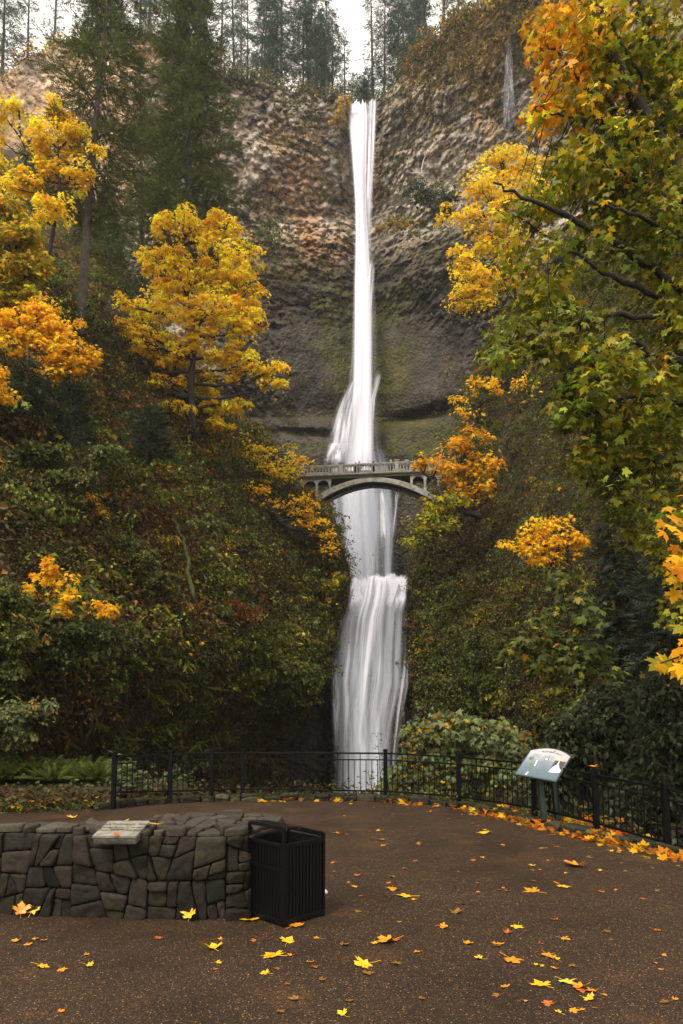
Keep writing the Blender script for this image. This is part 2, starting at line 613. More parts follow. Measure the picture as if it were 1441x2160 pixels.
# smooth water-worn bulges low down on both sides of the fall
worn = sstep(570, 700, PYc + 60 * fbm(base, 30, 2, 31)) * np.exp(-((PXc - 790) / 240.0) ** 4)
base = P(PXc, PYc, D)
f1, f2, idv = worley(base * np.array([1, 1, 0.8]), 1.9, 40)
g1, g2, idg = worley(base * np.array([1, 1, 0.7]), 0.85, 60)
sandy = sstep(340, 250, PXc + 50 * fbm(base, 12, 3, 50)) * sstep(470, 380, PYc + 60 * fbm(base, 10, 2, 52))
knob = (1 - worn) * (1 - 0.55 * sandy)
ruf = 0.55 + 0.6 * sstep(-0.3, 0.4, fbm(base, 11, 2, 66))
D = D - knob * ruf * (1.6 * (f2 - f1) + 0.6 * np.clip(0.6 - f1, -0.4, 1) + 1.15 * (g2 - g1) + 0.8 * (0.5 - g1))
D = D + knob * 1.3 * sstep(0.80, 0.92, _h(np.floor(base[..., 0] / 2.1).astype(int), np.floor(base[..., 2] / 1.7).astype(int), 0 * PXc.astype(int), 5)) * sstep(0.5, 0.2, f1)
D = D - knob * (0.9 * fbm(base, 6, 4, 70) + 1.5 * (idv - 0.5) + 0.5 * (idg - 0.5))
shelf = base[..., 2] + 2.5 * fbm(base * np.array([1, 1, 0.3]), 18, 3, 72)
D = D - (1 - worn) * (1 - sandy) * 1.1 * (np.mod(shelf, 9.5) / 9.5 - 0.5)
D = D - worn * (2.4 * fbm(base * np.array([1, 1, 0.6]), 14, 2, 80) + 0.5 * fbm(base, 3, 3, 83))
# deep hollows under the overhangs
for (hx, hy, sx, sy, dp) in ((860, 885, 95, 12, 2.6), (640, 915, 80, 10, 1.8), (640, 452, 90, 10, 2.2), (560, 690, 40, 8, 1.2), (905, 470, 70, 12, 1.6), (560, 540, 40, 14, 1.8)):
    D = D + dp * np.exp(-((PXc - hx) / sx) ** 2 - ((PYc - hy + 0.25 * (PXc - hx) * (1 if hx > 765 else -0.3)) / sy) ** 2)
Pc = P(PXc, PYc, D)
# the plateau behind the rim
back = []
rim = Pc[-1]
for k_, dd in enumerate((0.6, 1.5, 3, 6, 11, 18, 30, 60)):
    q = rim.copy(); q[:, 1] += dd; q[:, 0] *= (rim[:, 1] + dd) / rim[:, 1] * 0.5 + 0.5
    q[:, 2] += -0.05 * dd + 0.5 * fbm(q, 5, 3, 90 + k_) + 0.15
    back.append(q)
Pc = np.concatenate([Pc, np.array(back)], 0)
nb = len(back)
def padb(a):
    return np.concatenate([a, np.repeat(a[-1:], nb, 0)], 0)
PXc, PYc, worn, sandy, idv, idg, f1, f2, g1, g2 = [padb(a) for a in (PXc, PYc, worn, sandy, idv, idg, f1, f2, g1, g2)]
Nc = -grid_normals(Pc)
if (Nc[:, :, 1].mean() > 0): Nc = -Nc
cn1 = fbm(Pc, 16, 4, 101); cn2 = fbm(Pc, 5, 4, 111); cn3 = fbm(Pc * np.array([1, 1, 0.35]), 6, 4, 121)
cc = mixc((0.22, 0.18, 0.13), (0.62, 0.525, 0.40), sstep(-0.35, 0.45, cn2))
cc = mixc(cc, (0.42, 0.25, 0.12), sstep(0.0, 0.35, cn3) * 0.8 * (1 - worn))
cc = mixc(cc, (0.36, 0.33, 0.32), sstep(0.62, 0.95, idg) * 0.75)
cc = mixc(cc, (0.05, 0.042, 0.035), sstep(0.25, 0.02, idg) * 0.6)
cc = mixc(cc, (0.08, 0.068, 0.056), sstep(0.15, 0.55, cn1 + 0.35 * cn2) * 0.6)
# orange iron stains on the dry face left of the water
og = np.exp(-((PXc - 645) / 55.0) ** 2 - ((PYc - 515) / 60.0) ** 2) + 0.7 * np.exp(-((PXc - 575) / 50.0) ** 2 - ((PYc - 620) / 50.0) ** 2)
cc = mixc(cc, (0.46, 0.235, 0.10), np.clip(og * (0.6 + 0.9 * cn3), 0, 0.9))
cc = mixc(cc, mixc((0.82, 0.60, 0.39), (0.66, 0.45, 0.27), sstep(-0.2, 0.5, fbm(Pc, 7, 4, 130))), sandy * 0.95)
cc = mixc(cc, (0.24, 0.16, 0.10), sandy * sstep(0.0, 0.35, fbm(Pc * np.array([1, 1, 0.5]), 4, 4, 133)) * 0.5)
cc = mixc(cc, (0.20, 0.18, 0.17), sandy * np.exp(-((PXc - 75) / 40.0) ** 2 - ((PYc - 140) / 35.0) ** 2) * 0.8)
# wet dark lower rock and the moss that grows on it
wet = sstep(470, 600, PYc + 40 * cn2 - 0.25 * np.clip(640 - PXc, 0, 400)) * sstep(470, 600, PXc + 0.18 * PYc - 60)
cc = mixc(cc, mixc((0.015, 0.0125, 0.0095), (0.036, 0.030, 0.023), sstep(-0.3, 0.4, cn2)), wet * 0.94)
wetcol = np.exp(-((PXc - 1075) / 26.0) ** 2) * sstep(20, 60, PYc) * sstep(330, 200, PYc)
cc = mixc(cc, (0.06, 0.058, 0.06), np.clip(wetcol, 0, 0.85))
mossm = sstep(0.0, 0.35, fbm(Pc, 9, 4, 141)) * (0.35 * (1 - sandy) + 0.5 * wet) * sstep(-0.3, 0.5, Nc[..., 2] + 0.25)
mossm = np.maximum(mossm, 0.75 * np.exp(-((PXc - 845 + 0.2 * (PYc - 760)) / 34.0) ** 2 - ((PYc - 770) / 80.0) ** 2))
mossm = np.maximum(mossm, 0.7 * np.exp(-((PXc - 640) / 60.0) ** 2 - ((PYc - 942) / 10.0) ** 2))
mossm = np.maximum(mossm, 0.6 * np.exp(-((PXc - 815) / 26.0) ** 2 - ((PYc - 660) / 40.0) ** 2))
cc = mixc(cc, mixc((0.085, 0.082, 0.014), (0.05, 0.055, 0.012), sstep(-0.2, 0.3, cn2)), np.clip(mossm, 0, 0.9))
upm = sstep(0.25, 0.6, Nc[..., 2]) * (PXc > 760) * sstep(420, 250, PYc)
cc = mixc(cc, (0.20, 0.145, 0.045), np.clip(upm * (0.6 + cn2), 0, 0.75))
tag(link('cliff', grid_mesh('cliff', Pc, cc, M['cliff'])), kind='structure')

# ------------------------------------------------------------------ left hillside
LD0 = [(-700, 12), (-400, 17), (-150, 21.5), (0, 26), (120, 30), (250, 35), (450, 44), (600, 54), (690, 62), (760, 67)]
LTOP = [(-700, 520), (60, 560), (180, 620), (300, 720), (420, 840), (520, 900), (600, 985), (640, 1045), (690, 1092), (715, 1135), (735, 1205), (760, 1230)]
LEDGE = [(1000, 735), (1260, 735), (1292, 712), (1350, 700), (1400, 686), (1440, 680), (1500, 652), (1570, 606), (1700, 590), (1760, 590)]


def left_D(px, py):
    d0 = interp(px, LD0)
    q = 60 * np.logaddexp(0, (1320 - py) / 60.0)
    k = 0.42 * (0.22 + 0.78 * sstep(740, 560, px))
    return d0 * (1 + k * q / 480 - 0.035 * np.exp(-((py - 1370) / 60.0) ** 2) + 0.05 * sstep(1420, 1620, py))


hpx = np.concatenate([np.linspace(-700, -20, 50), np.linspace(-15, 735, 400)])
ht = np.linspace(0, 1, 330)
PXl, TTl = np.meshgrid(hpx, ht)
topl = interp(hpx, LTOP)
PYl = 1760 + (topl[None] - 1760) * TTl
# pull the columns near the gorge back along its outline
lim = interp(PYl, LEDGE)
PXl = np.where(PXl > 300, 300 + (PXl - 300) * (lim - 300) / (735 - 300), PXl)
Dl = left_D(PXl, PYl)
bl = P(PXl, PYl, Dl)
f1, f2, _i = worley(bl, 1.8, 200)
Dl = Dl * (1 + 0.016 * fbm(bl, 7, 4, 201)) - 0.8 * fbm(bl, 4, 4, 202) - 0.5 * (f2 - f1) - 0.35 * fbm(bl * np.array([1, 1, 0.25]), 0.9, 3, 206)
Pl = P(PXl, PYl, Dl)
# round the edge into the gorge
cols_ = []
for k_, (dx, dd) in enumerate(((3, 2.5), (-1, 6), (-12, 12), (-30, 22), (-60, 40))):
    cols_.append(P(PXl[:, -1] + dx, PYl[:, -1], Dl[:, -1] + dd))
Pl = np.concatenate([Pl, np.stack(cols_, 1)], 1)
PXl = np.concatenate([PXl, np.repeat(PXl[:, -1:], 5, 1)], 1); PYl = np.concatenate([PYl, np.repeat(PYl[:, -1:], 5, 1)], 1)
# the slope goes on rising behind the brow
rows_ = []
for k_, s_ in enumerate(np.linspace(0.03, 1.0, 30)):
    q = P(PXl[-1], PYl[-1] + 25 * s_ - interp(PXl[-1], [(-700, 330), (100, 260), (300, 130), (480, 0), (800, 0)]) * s_, Pl[-1][:, 1] + 46 * s_)
    q[:, 2] += fbm(q, 8, 3, 210) * 1.5
    rows_.append(q)
Pl = np.concatenate([Pl, np.array(rows_)], 0)
PXl = np.concatenate([PXl, np.repeat(PXl[-1:], 30, 0)], 0); PYl = np.concatenate([PYl, np.repeat(PYl[-1:], 30, 0)], 0)
Nl = grid_normals(Pl)
if Nl[..., 1].mean() > 0: Nl = -Nl
n1 = fbm(Pl, 5, 4, 220); n2 = fbm(Pl * np.array([1, 1, 0.3]), 1.6, 4, 222)
lc = mixc((0.026, 0.017, 0.008), (0.055, 0.036, 0.015), sstep(-0.3, 0.4, n2))
lc = mixc(lc, (0.05, 0.052, 0.012), sstep(0.0, 0.4, n1) * 0.7)
lc = mixc(lc, (0.17, 0.155, 0.13), sstep(0.18, 0.4, n2 + 0.4 * n1) * np.exp(-((PXl - 560) / 90.0) ** 2 - ((PYl - 1520) / 70.0) ** 2))
tag(link('hillside', grid_mesh('hillside', Pl, lc, M['soil'])), kind='structure')

# ------------------------------------------------------------------ right hillside
RD0 = [(840, 66), (868, 64), (900, 61), (1000, 53), (1100, 46), (1200, 39.5), (1300, 33.5), (1441, 26), (1600, 20), (1950, 13)]
RTOP = [(868, 1214), (885, 1125), (905, 1066), (930, 1042), (952, 985), (978, 900), (1010, 805), (1050, 700), (1100, 635), (1300, 520), (1950, 380)]
REDGE = [(1000, 868), (1215, 868), (1300, 872), (1400, 876), (1480, 872), (1540, 856), (1600, 846), (1760, 838)]


def right_D(px, py):
    d0 = interp(px, RD0)
    q = 70 * np.logaddexp(0, (1400 - py) / 70.0)
    k = 0.45 * (0.12 + 0.88 * sstep(868, 1060, px))
    return d0 * (1 + k * q / 500)


hpx = np.concatenate([np.linspace(868, 1460, 330), np.linspace(1468, 1950, 40)])
PXr, TTr = np.meshgrid(hpx, ht)
topr = interp(hpx, RTOP)
PYr = 1760 + (topr[None] - 1760) * TTr
limr = interp(PYr, REDGE)
PXr = np.where(PXr < 1200, 1200 - (1200 - PXr) * (1200 - limr) / (1200 - 868), PXr)
Dr = right_D(PXr, PYr)
br = P(PXr, PYr, Dr)
f1, f2, _i = worley(br, 2.0, 300)
Dr = Dr * (1 + 0.014 * fbm(br, 7, 4, 301)) - 0.9 * fbm(br, 4, 4, 302) - 2.2 * fbm(br * np.array([1, 1, 0.22]), 5.0, 3, 308) - 0.6 * (f2 - f1) - 0.4 * fbm(br * np.array([1, 1, 0.25]), 1.0, 3, 306)
Pr = P(PXr, PYr, Dr)
cols_ = []
for k_, (dx, dd) in enumerate(((60, 40), (30, 22), (12, 12), (1, 6), (-3, 2.5))):
    cols_.append(P(PXr[:, 0] + dx, PYr[:, 0], Dr[:, 0] + dd))
Pr = np.concatenate([np.stack(cols_, 1), Pr], 1)
PXr = np.concatenate([np.repeat(PXr[:, :1], 5, 1), PXr], 1); PYr = np.concatenate([np.repeat(PYr[:, :1], 5, 1), PYr], 1)
rows_ = []
for k_, s_ in enumerate(np.linspace(0.03, 1.0, 30)):
    q = P(PXr[-1], PYr[-1] + 25 * s_ - interp(PXr[-1], [(800, 0), (1050, 10), (1300, 160), (1950, 260)]) * s_, Pr[-1][:, 1] + 40 * s_)
    q[:, 2] += fbm(q, 8, 3, 310) * 1.5
    rows_.append(q)
Pr = np.concatenate([Pr, np.array(rows_)], 0)
PXr = np.concatenate([PXr, np.repeat(PXr[-1:], 30, 0)], 0); PYr = np.concatenate([PYr, np.repeat(PYr[-1:], 30, 0)], 0)
Nr_ = grid_normals(Pr)
if Nr_[..., 1].mean() > 0: Nr_ = -Nr_
n1 = fbm(Pr, 5, 4, 320); n2 = fbm(Pr * np.array([1, 1, 0.3]), 1.6, 4, 322)
rc = mixc((0.026, 0.018, 0.009), (0.054, 0.038, 0.017), sstep(-0.3, 0.4, n2))
rc = mixc(rc, (0.055, 0.056, 0.012), sstep(-0.1, 0.3, n1) * 0.8)
rc = mixc(rc, (0.16, 0.145, 0.12), sstep(0.22, 0.42, n2 + 0.3 * n1) * np.exp(-((PXr - 1040) / 70.0) ** 2 - ((PYr - 1200) / 60.0) ** 2))
tag(link('hillside', grid_mesh('hillside', Pr, rc, M['soil'])), kind='structure')

# ------------------------------------------------------------------ dark wet wall behind the lower fall, stream bed behind its lip
bpx = np.linspace(560, 905, 150); bt = np.linspace(0, 1, 150)
PXb, TTb = np.meshgrid(bpx, bt)
PYb = 1740 + (1219 - 1740) * TTb
Db = 66.2 + 1.2 * fbm(P(PXb, PYb, 66 + 0 * PXb), 5, 4, 400) - 1.8 * sstep(1380, 1450, PYb) - 1.2 * sstep(1500, 1650, PYb)
Db = Db - 1.6 * np.exp(-((PXb - 705) / 18.0) ** 2) * sstep(1380, 1430, PYb) - 2.2 * np.exp(-((PXb - 852) / 18.0) ** 2) * sstep(1420, 1460, PYb) * sstep(1700, 1560, PYb)
Pb = P(PXb, PYb, Db)
rows_ = []
for dd in (1, 3, 8, 20, 45):
    q = Pb[-1].copy(); q[:, 1] += dd; q[:, 2] -= 0.25 if dd > 1 else 0.0
    rows_.append(q)
Pb = np.concatenate([Pb, np.array(rows_)], 0)
bc = mixc((0.020, 0.020, 0.011), (0.034, 0.033, 0.018), sstep(-0.3, 0.3, fbm(Pb, 2.5, 4, 410)))
tag(link('rock_ledge', grid_mesh('rock_ledge', Pb, bc, M['wetrock'])), kind='structure')
# ------------------------------------------------------------------ falling water
def mat_water(name, ux, uy, lo, hi, edge, dens, seed=0.0, top=0.03, bot=0.03, col=(0.78, 0.79, 0.88), lat=0.25, trans=0.35):
    """thin falling water: long soft threads, open between them and frayed along its sides"""
    m, nt, out = new_mat(name)
    uv = N(nt, 'ShaderNodeUVMap', uv_map='UVMap')
    mp = N(nt, 'ShaderNodeMapping'); mp.inputs['Scale'].default_value = (ux, uy, 1); mp.inputs['Location'].default_value = (seed, seed * 1.7, 0)
    L(nt, uv.outputs[0], mp.inputs[0])
    n = N(nt, 'ShaderNodeTexNoise', i={'Scale': 1.0, 'Detail': 6.0, 'Roughness': 0.6, 'Distortion': lat})
    L(nt, mp.outputs[0], n.inputs['Vector'])
    mr = N(nt, 'ShaderNodeMapRange', i={1: lo, 2: hi, 3: 0.0, 4: 1.0}, interpolation_type='SMOOTHSTEP')
    L(nt, n.outputs['Fac'], mr.inputs[0])
    sx = N(nt, 'ShaderNodeSeparateXYZ'); L(nt, uv.outputs[0], sx.inputs[0])

    def fade(sock, a, b):
        r = N(nt, 'ShaderNodeMapRange', i={1: a, 2: b, 3: 0.0, 4: 1.0}, interpolation_type='SMOOTHSTEP')
        L(nt, sock, r.inputs[0]); return r.outputs[0]

    def mul(a, b):
        q = N(nt, 'ShaderNodeMath', operation='MULTIPLY')
        L(nt, a, q.inputs[0])
        if isinstance(b, float): q.inputs[1].default_value = b
        else: L(nt, b, q.inputs[1])
        return q.outputs[0]
    e = mul(fade(sx.outputs[0], 0.0, edge), fade(sx.outputs[0], 1.0, 1.0 - edge))
    e = mul(e, mul(fade(sx.outputs[1], 0.0, bot), fade(sx.outputs[1], 1.0, 1.0 - top)))
    # threads win where the sheet is thick, edges fray
    ad = N(nt, 'ShaderNodeMath', operation='ADD'); L(nt, mr.outputs[0], ad.inputs[0]); L(nt, mul(e, 0.25), ad.inputs[1])
    al = mul(mul(ad.outputs[0], e), dens)
    cl = N(nt, 'ShaderNodeClamp'); L(nt, al, cl.inputs[0]); cl.inputs[2].default_value = 0.985
    dif = N(nt, 'ShaderNodeBsdfDiffuse'); dif.inputs[0].default_value = (*col, 1)
    # shading normals bent upward to brighten the upright sheets, as drops scatter sky light
    ge = N(nt, 'ShaderNodeNewGeometry'); vm = N(nt, 'ShaderNodeVectorMath', operation='MULTIPLY_ADD')
    L(nt, ge.outputs['Normal'], vm.inputs[0]); vm.inputs[1].default_value = (0.75, 0.75, 0.75); vm.inputs[2].default_value = (0, 0, 0.75)
    vn = N(nt, 'ShaderNodeVectorMath', operation='NORMALIZE'); L(nt, vm.outputs[0], vn.inputs[0]); L(nt, vn.outputs[0], dif.inputs['Normal'])
    trn = N(nt, 'ShaderNodeBsdfTranslucent'); trn.inputs[0].default_value = (*col, 1)
    mx = N(nt, 'ShaderNodeMixShader', i={0: trans}); L(nt, dif.outputs[0], mx.inputs[1]); L(nt, trn.outputs[0], mx.inputs[2])
    tp = N(nt, 'ShaderNodeBsdfTransparent')
    m2 = N(nt, 'ShaderNodeMixShader'); L(nt, cl.outputs[0], m2.inputs[0]); L(nt, tp.outputs[0], m2.inputs[1]); L(nt, mx.outputs[0], m2.inputs[2])
    L(nt, m2.outputs[0], out.inputs[0])
    return m


water_root = thing('waterfall', None, None, PV(765, 1216, 100))
water_root['kind'] = 'structure'
WL = np.array(water_root.location)


def sheet(name, outline, mat, nu=28, nv=80, bulge=0.6, ripple=0.25, seed=0):
    """outline rows (py, left px, right px, D): a curved curtain of water"""
    o = np.array(outline, float)
    o = o[np.argsort(-o[:, 0])]
    py = np.linspace(o[0, 0], o[-1, 0], nv)
    xl = np.interp(-py, -o[:, 0], o[:, 1]); xr = np.interp(-py, -o[:, 0], o[:, 2]); dd = np.interp(-py, -o[:, 0], o[:, 3])
    for _ in range(2):
        for a in (xl, xr, dd):
            a[1:-1] = 0.25 * a[:-2] + 0.5 * a[1:-1] + 0.25 * a[2:]
    u = np.linspace(0, 1, nu)
    X = xl[:, None] * (1 - u) + xr[:, None] * u
    Y = np.repeat(py[:, None], nu, 1)
    ragged = 7.0 * vnoise(np.stack([u * 11 + seed, 0 * u, 0 * u], -1), 1.0, seed + 3) + 3.0 * vnoise(np.stack([u * 29, 0 * u, 0 * u + seed], -1), 1.0, seed)
    Y = Y + ragged[None] * np.linspace(0, 1, nv)[:, None] ** 12
    Dm = dd[:, None] - bulge * (1 - (2 * u - 1) ** 2)[None]
    rp = vnoise(np.stack([np.repeat(u[None] * 9, nv, 0) + seed * 7.3, Y / 260.0, 0 * Y], -1), 1.0, seed)
    Dm = Dm - ripple * rp
    V = P(X, Y, Dm)
    uv = np.stack([np.repeat(u[None], nv, 0), np.repeat(np.linspace(0, 1, nv)[:, None], nu, 1)], -1)
    me = grid_mesh(name, V - WL, None, mat, True, uv)
    return link(name, me, water_root)


DU = lambda y: float(interp(y, [(205, 121.5), (300, 118.5), (500, 116), (700, 110), (900, 104), (960, 101), (1225, 98)]))
def rows(pts, dd=0.0):
    return [(y, a, b, DU(y) + dd) for y, a, b in pts]

# upper plunge: a solid core, two veils beside it, spray against the rock
sheet('plunge', rows([(214, 740, 774), (232, 735, 779), (270, 734, 779), (330, 740, 776), (420, 747, 774), (500, 748, 779), (600, 745, 786), (700, 744, 788),
                      (800, 742, 788), (900, 738, 790), (960, 728, 792), (1050, 712, 796), (1225, 728, 800)]),
      mat_water('water_core', 5, 1.4, 0.05, 0.36, 0.34, 2.3, 1.0, 0.004), bulge=1.0, ripple=0.35, seed=1)
sheet('veil', rows([(216, 733, 790), (260, 728, 796), (330, 735, 793), (430, 742, 786), (520, 743, 788), (640, 738, 797), (760, 734, 798), (900, 716, 800),
                    (960, 694, 812), (1060, 684, 836), (1225, 706, 832)], 0.8),
      mat_water('water_veil', 11, 1.1, 0.36, 0.68, 0.45, 0.85, 4.0, 0.01, col=(0.62, 0.65, 0.74)), bulge=0.8, ripple=0.3, seed=2)
sheet('veil', rows([(208, 778, 797), (240, 776, 796), (300, 774, 794), (380, 772, 790), (470, 768, 786), (560, 766, 782)], 0.2),
      mat_water('water_thread', 4, 0.8, 0.40, 0.6, 0.2, 1.0, 9.0, 0.01, 0.5), nu=16, bulge=0.3, seed=3)
sheet('veil', rows([(1225, 690, 848), (1100, 686, 850), (1030, 680, 846), (960, 690, 830), (930, 700, 810)], -1.5),
      mat_water('water_low', 9, 0.8, 0.36, 0.72, 0.22, 0.75, 14.0, 0.25, col=(0.46, 0.49, 0.57)), bulge=2.0, ripple=0.6, seed=4)
# water glancing off the ledges
for k_, (pts, sd_, dn) in enumerate((
        ([(790, 748, 756), (840, 714, 760), (880, 698, 758), (930, 684, 756), (1000, 680, 754)], 20, 0.95),
        ([(778, 796, 806), (800, 788, 804), (840, 780, 794), (900, 776, 790), (960, 772, 790)], 22, 0.65),
        ([(932, 690, 740), (950, 682, 738), (985, 676, 732)], 24, 1.1),
        ([(542, 776, 792), (570, 772, 792), (620, 768, 790), (700, 768, 790)], 26, 0.8),
        ([(1028, 786, 826), (1060, 782, 832), (1120, 784, 836), (1190, 790, 832)], 28, 0.9),
        ([(1032, 834, 846), (1080, 830, 840), (1150, 820, 836)], 30, 0.7))):
    sheet('spray', rows(pts, -2.2 if k_ != 3 else -0.4), mat_water('water_spray', 5, 1.5, 0.42, 0.7, 0.3, dn, float(sd_), 0.12, 0.5), nu=16, nv=30, bulge=0.5, seed=sd_)

# lower fall, over the lip and down to the pool
LF = [(1212, 737, 863, 66.6), (1222, 735, 863, 65.4), (1250, 730, 862, 64.6), (1275, 722, 862, 64.4), (1300, 711, 862, 64.2), (1350, 704, 861, 64.0), (1400, 698, 861, 63.6),
      (1440, 692, 861, 63.0), (1480, 696, 852, 62.6), (1530, 697, 842, 62.2), (1600, 698, 834, 61.6), (1690, 702, 830, 61.0)]
sheet('lower_fall', LF, mat_water('water_lower', 9, 1.0, 0.36, 0.70, 0.16, 0.80, 40.0, 0.01, 0.01, col=(0.60, 0.63, 0.71), lat=0.15), nu=50, bulge=0.8, ripple=0.5, seed=5)
sheet('lower_fall', [(y, a + 8, b - 10 - 0.05 * (y - 1212), d - 0.7) for y, a, b, d in LF],
      mat_water('water_lower_white', 7, 0.75, 0.44, 0.70, 0.2, 0.95, 47.0, 0.01, 0.01, col=(0.80, 0.81, 0.89), lat=0.2), nu=50, bulge=0.8, ripple=0.4, seed=6)
sheet('lower_fall', [(1210, 737, 864, 66.4), (1225, 738, 862, 64.8), (1262, 734, 860, 64.0), (1300, 730, 852, 63.4)],
      mat_water('water_lip', 10, 2.0, 0.36, 0.58, 0.08, 1.3, 52.0, 0.16, 0.6, lat=1.2), nu=50, nv=24, bulge=0.4, ripple=0.5, seed=7)
sheet('lower_fall', [(1430, 712, 836, 62.4), (1500, 704, 834, 61.4), (1580, 706, 830, 60.8), (1690, 706, 828, 60.2)],
      mat_water('water_foot', 5, 0.9, 0.25, 0.6, 0.30, 0.9, 57.0, 0.6, 0.01, col=(0.72, 0.73, 0.82)), nu=40, bulge=1.2, ripple=0.5, seed=8)
sheet('spray', [(1370, 699, 712, 62.6), (1410, 693, 716, 61.8), (1450, 690, 722, 61.4), (1490, 696, 722, 61.0), (1600, 702, 722, 60.6)],
      mat_water('water_side', 4, 2.5, 0.35, 0.65, 0.45, 0.8, 61.0, 0.2, 0.4, lat=0.8), nu=16, nv=50, bulge=0.4, seed=9)
sheet('spray', [(1370, 852, 862, 62.2), (1420, 846, 863, 61.4), (1450, 838, 864, 61.0), (1500, 834, 852, 60.6), (1570, 828, 842, 60.4), (1640, 822, 836, 60.2)],
      mat_water('water_side', 4, 2.5, 0.34, 0.62, 0.48, 0.55, 66.0, 0.2, 0.1, lat=0.8), nu=16, nv=50, bulge=0.4, seed=10)

# plunge pool below the fall and the stream behind the lip
mw, nt, out = new_mat('pool_water')
b = N(nt, 'ShaderNodeBsdfPrincipled', i={'Base Color': (0.03, 0.04, 0.04, 1), 'Roughness': 0.18})
tcw = N(nt, 'ShaderNodeTexCoord'); nw = N(nt, 'ShaderNodeTexNoise', i={'Scale': 1.5, 'Detail': 4.0}); L(nt, tcw.outputs['Object'], nw.inputs['Vector'])
bw = N(nt, 'ShaderNodeBump', i={'Strength': 0.4, 'Distance': 0.1}); L(nt, nw.outputs['Fac'], bw.inputs['Height']); L(nt, bw.outputs[0], b.inputs['Normal'])
L(nt, b.outputs[0], out.inputs[0])
for z, x0, x1, y0, y1 in ((-5.2, -12, 10, 50, 68), (float(P(800, 1217, 67)[2]) - 0.12, -9, 14, 66.9, 101)):
    xs_ = np.linspace(x0, x1, 20); ys_ = np.linspace(y0, y1, 20); A, B_ = np.meshgrid(xs_, ys_)
    tag(link('water', grid_mesh('water', np.stack([A, B_, 0 * A + z], -1), None, mw)), kind='structure')

# thin seep sliding down the high cliff at upper right
sheet('seep', [(70, 1068, 1078, 105.2), (140, 1062, 1084, 103.2), (200, 1056, 1090, 102.2), (300, 1052, 1092, 101.6)],
      mat_water('water_seep', 6, 5.0, 0.48, 0.72, 0.3, 0.5, 77.0, 0.3, 0.4, lat=1.2), nu=16, nv=40, bulge=0.3, seed=12)
# ------------------------------------------------------------------ arched footbridge
def mat_concrete():
    m, nt, out = new_mat('weathered_concrete')
    tc = N(nt, 'ShaderNodeTexCoord')
    n = N(nt, 'ShaderNodeTexNoise', i={'Scale': 2.2, 'Detail': 8.0, 'Roughness': 0.7}); L(nt, tc.outputs['Object'], n.inputs['Vector'])
    r = ramp(nt, n.outputs['Fac'], [(0.3, (0.085, 0.078, 0.058)), (0.48, (0.27, 0.26, 0.225)), (0.72, (0.46, 0.445, 0.40))])
    b = N(nt, 'ShaderNodeBsdfPrincipled', i={'Roughness': 0.9}); L(nt, r.outputs[0], b.inputs['Base Color'])
    bp = N(nt, 'ShaderNodeBump', i={'Strength': 0.4, 'Distance': 0.03}); L(nt, n.outputs['Fac'], bp.inputs['Height']); L(nt, bp.outputs[0], b.inputs['Normal'])
    L(nt, b.outputs[0], out.inputs[0])
    return m


M['concrete'] = mat_concrete()
M['deckdark'] = mat_simple('dark_concrete', (0.07, 0.06, 0.035), 0.95, noise=0.5, nscale=3)  # darker, browner concrete for the deck slab and arch soffit
bA = P(622, 1006, 78.0); bB = P(962, 995, 75.6)
bB[2] = bA[2]
bl_ = float(np.linalg.norm(bB - bA)); bu = (bB - bA) / bl_
bv = np.array([-bu[1], bu[0], 0.0])          # into the picture, across the deck
bz = np.array([0, 0, 1.0])
bridge = thing('footbridge', 'grey concrete arch footbridge with balustrade crossing the gorge in front of the waterfall', 'bridge', bA)
BL = np.array(bridge.location)


def bpt(px, py):                              # a point on the near face of the bridge, in bridge metres
    u = (px - 622.0) / 340.0 * bl_
    D_ = bA[1] + bu[1] * u
    return u, float(P(px, py, D_)[2] - bA[2])


def W3(u, v, w): return bA + bu * u + bv * v + bz * w


WID = 2.6
# deck slab with a fascia lip
m = MB(); m.frame(W3(-0.6, 0, -0.38), bu * (bl_ + 1.2), bv * WID, bz * 0.30)
m.frame(W3(-0.6, -0.10, -0.12), bu * (bl_ + 1.2), bv * (WID + 0.2), bz * 0.14)
m.build('deck', M['deckdark'], bridge, BL)
# two arch ribs
uc, wc = bpt(785, 1012); u0, w0 = bpt(655, 1056); u1, w1 = bpt(926, 1050)
ts = np.linspace(-1, 1, 41)
for v0 in (0.05, WID - 0.5):
    up = []; dn = []
    for t in ts:
        u = uc + (u1 - uc) * t if t > 0 else uc + (uc - u0) * t
        e = w1 if t > 0 else w0
        wt = -0.40 + (e + 0.40) * abs(t) ** 2.0
        th = 0.48 + 0.25 * abs(t)
        up.append((u, wt)); dn.append((u, wt - th))
    m = MB(); m.prism(up + dn[::-1], W3(0, v0, 0), bu, bz, bv * 0.45)
    m.build('arch_rib', M['concrete'], bridge, BL)
m = MB()
up = []; dn = []
for t in ts:
    u = uc + (u1 - uc) * t if t > 0 else uc + (uc - u0) * t
    e = w1 if t > 0 else w0
    wt = -0.62 + (e + 0.40) * abs(t) ** 2.0
    up.append((u, wt)); dn.append((u, wt - 0.16))
m.prism(up + dn[::-1], W3(0, 0.51, 0), bu, bz, bv * (WID - 1.02)); m.build('arch_soffit', M['deckdark'], bridge, BL)
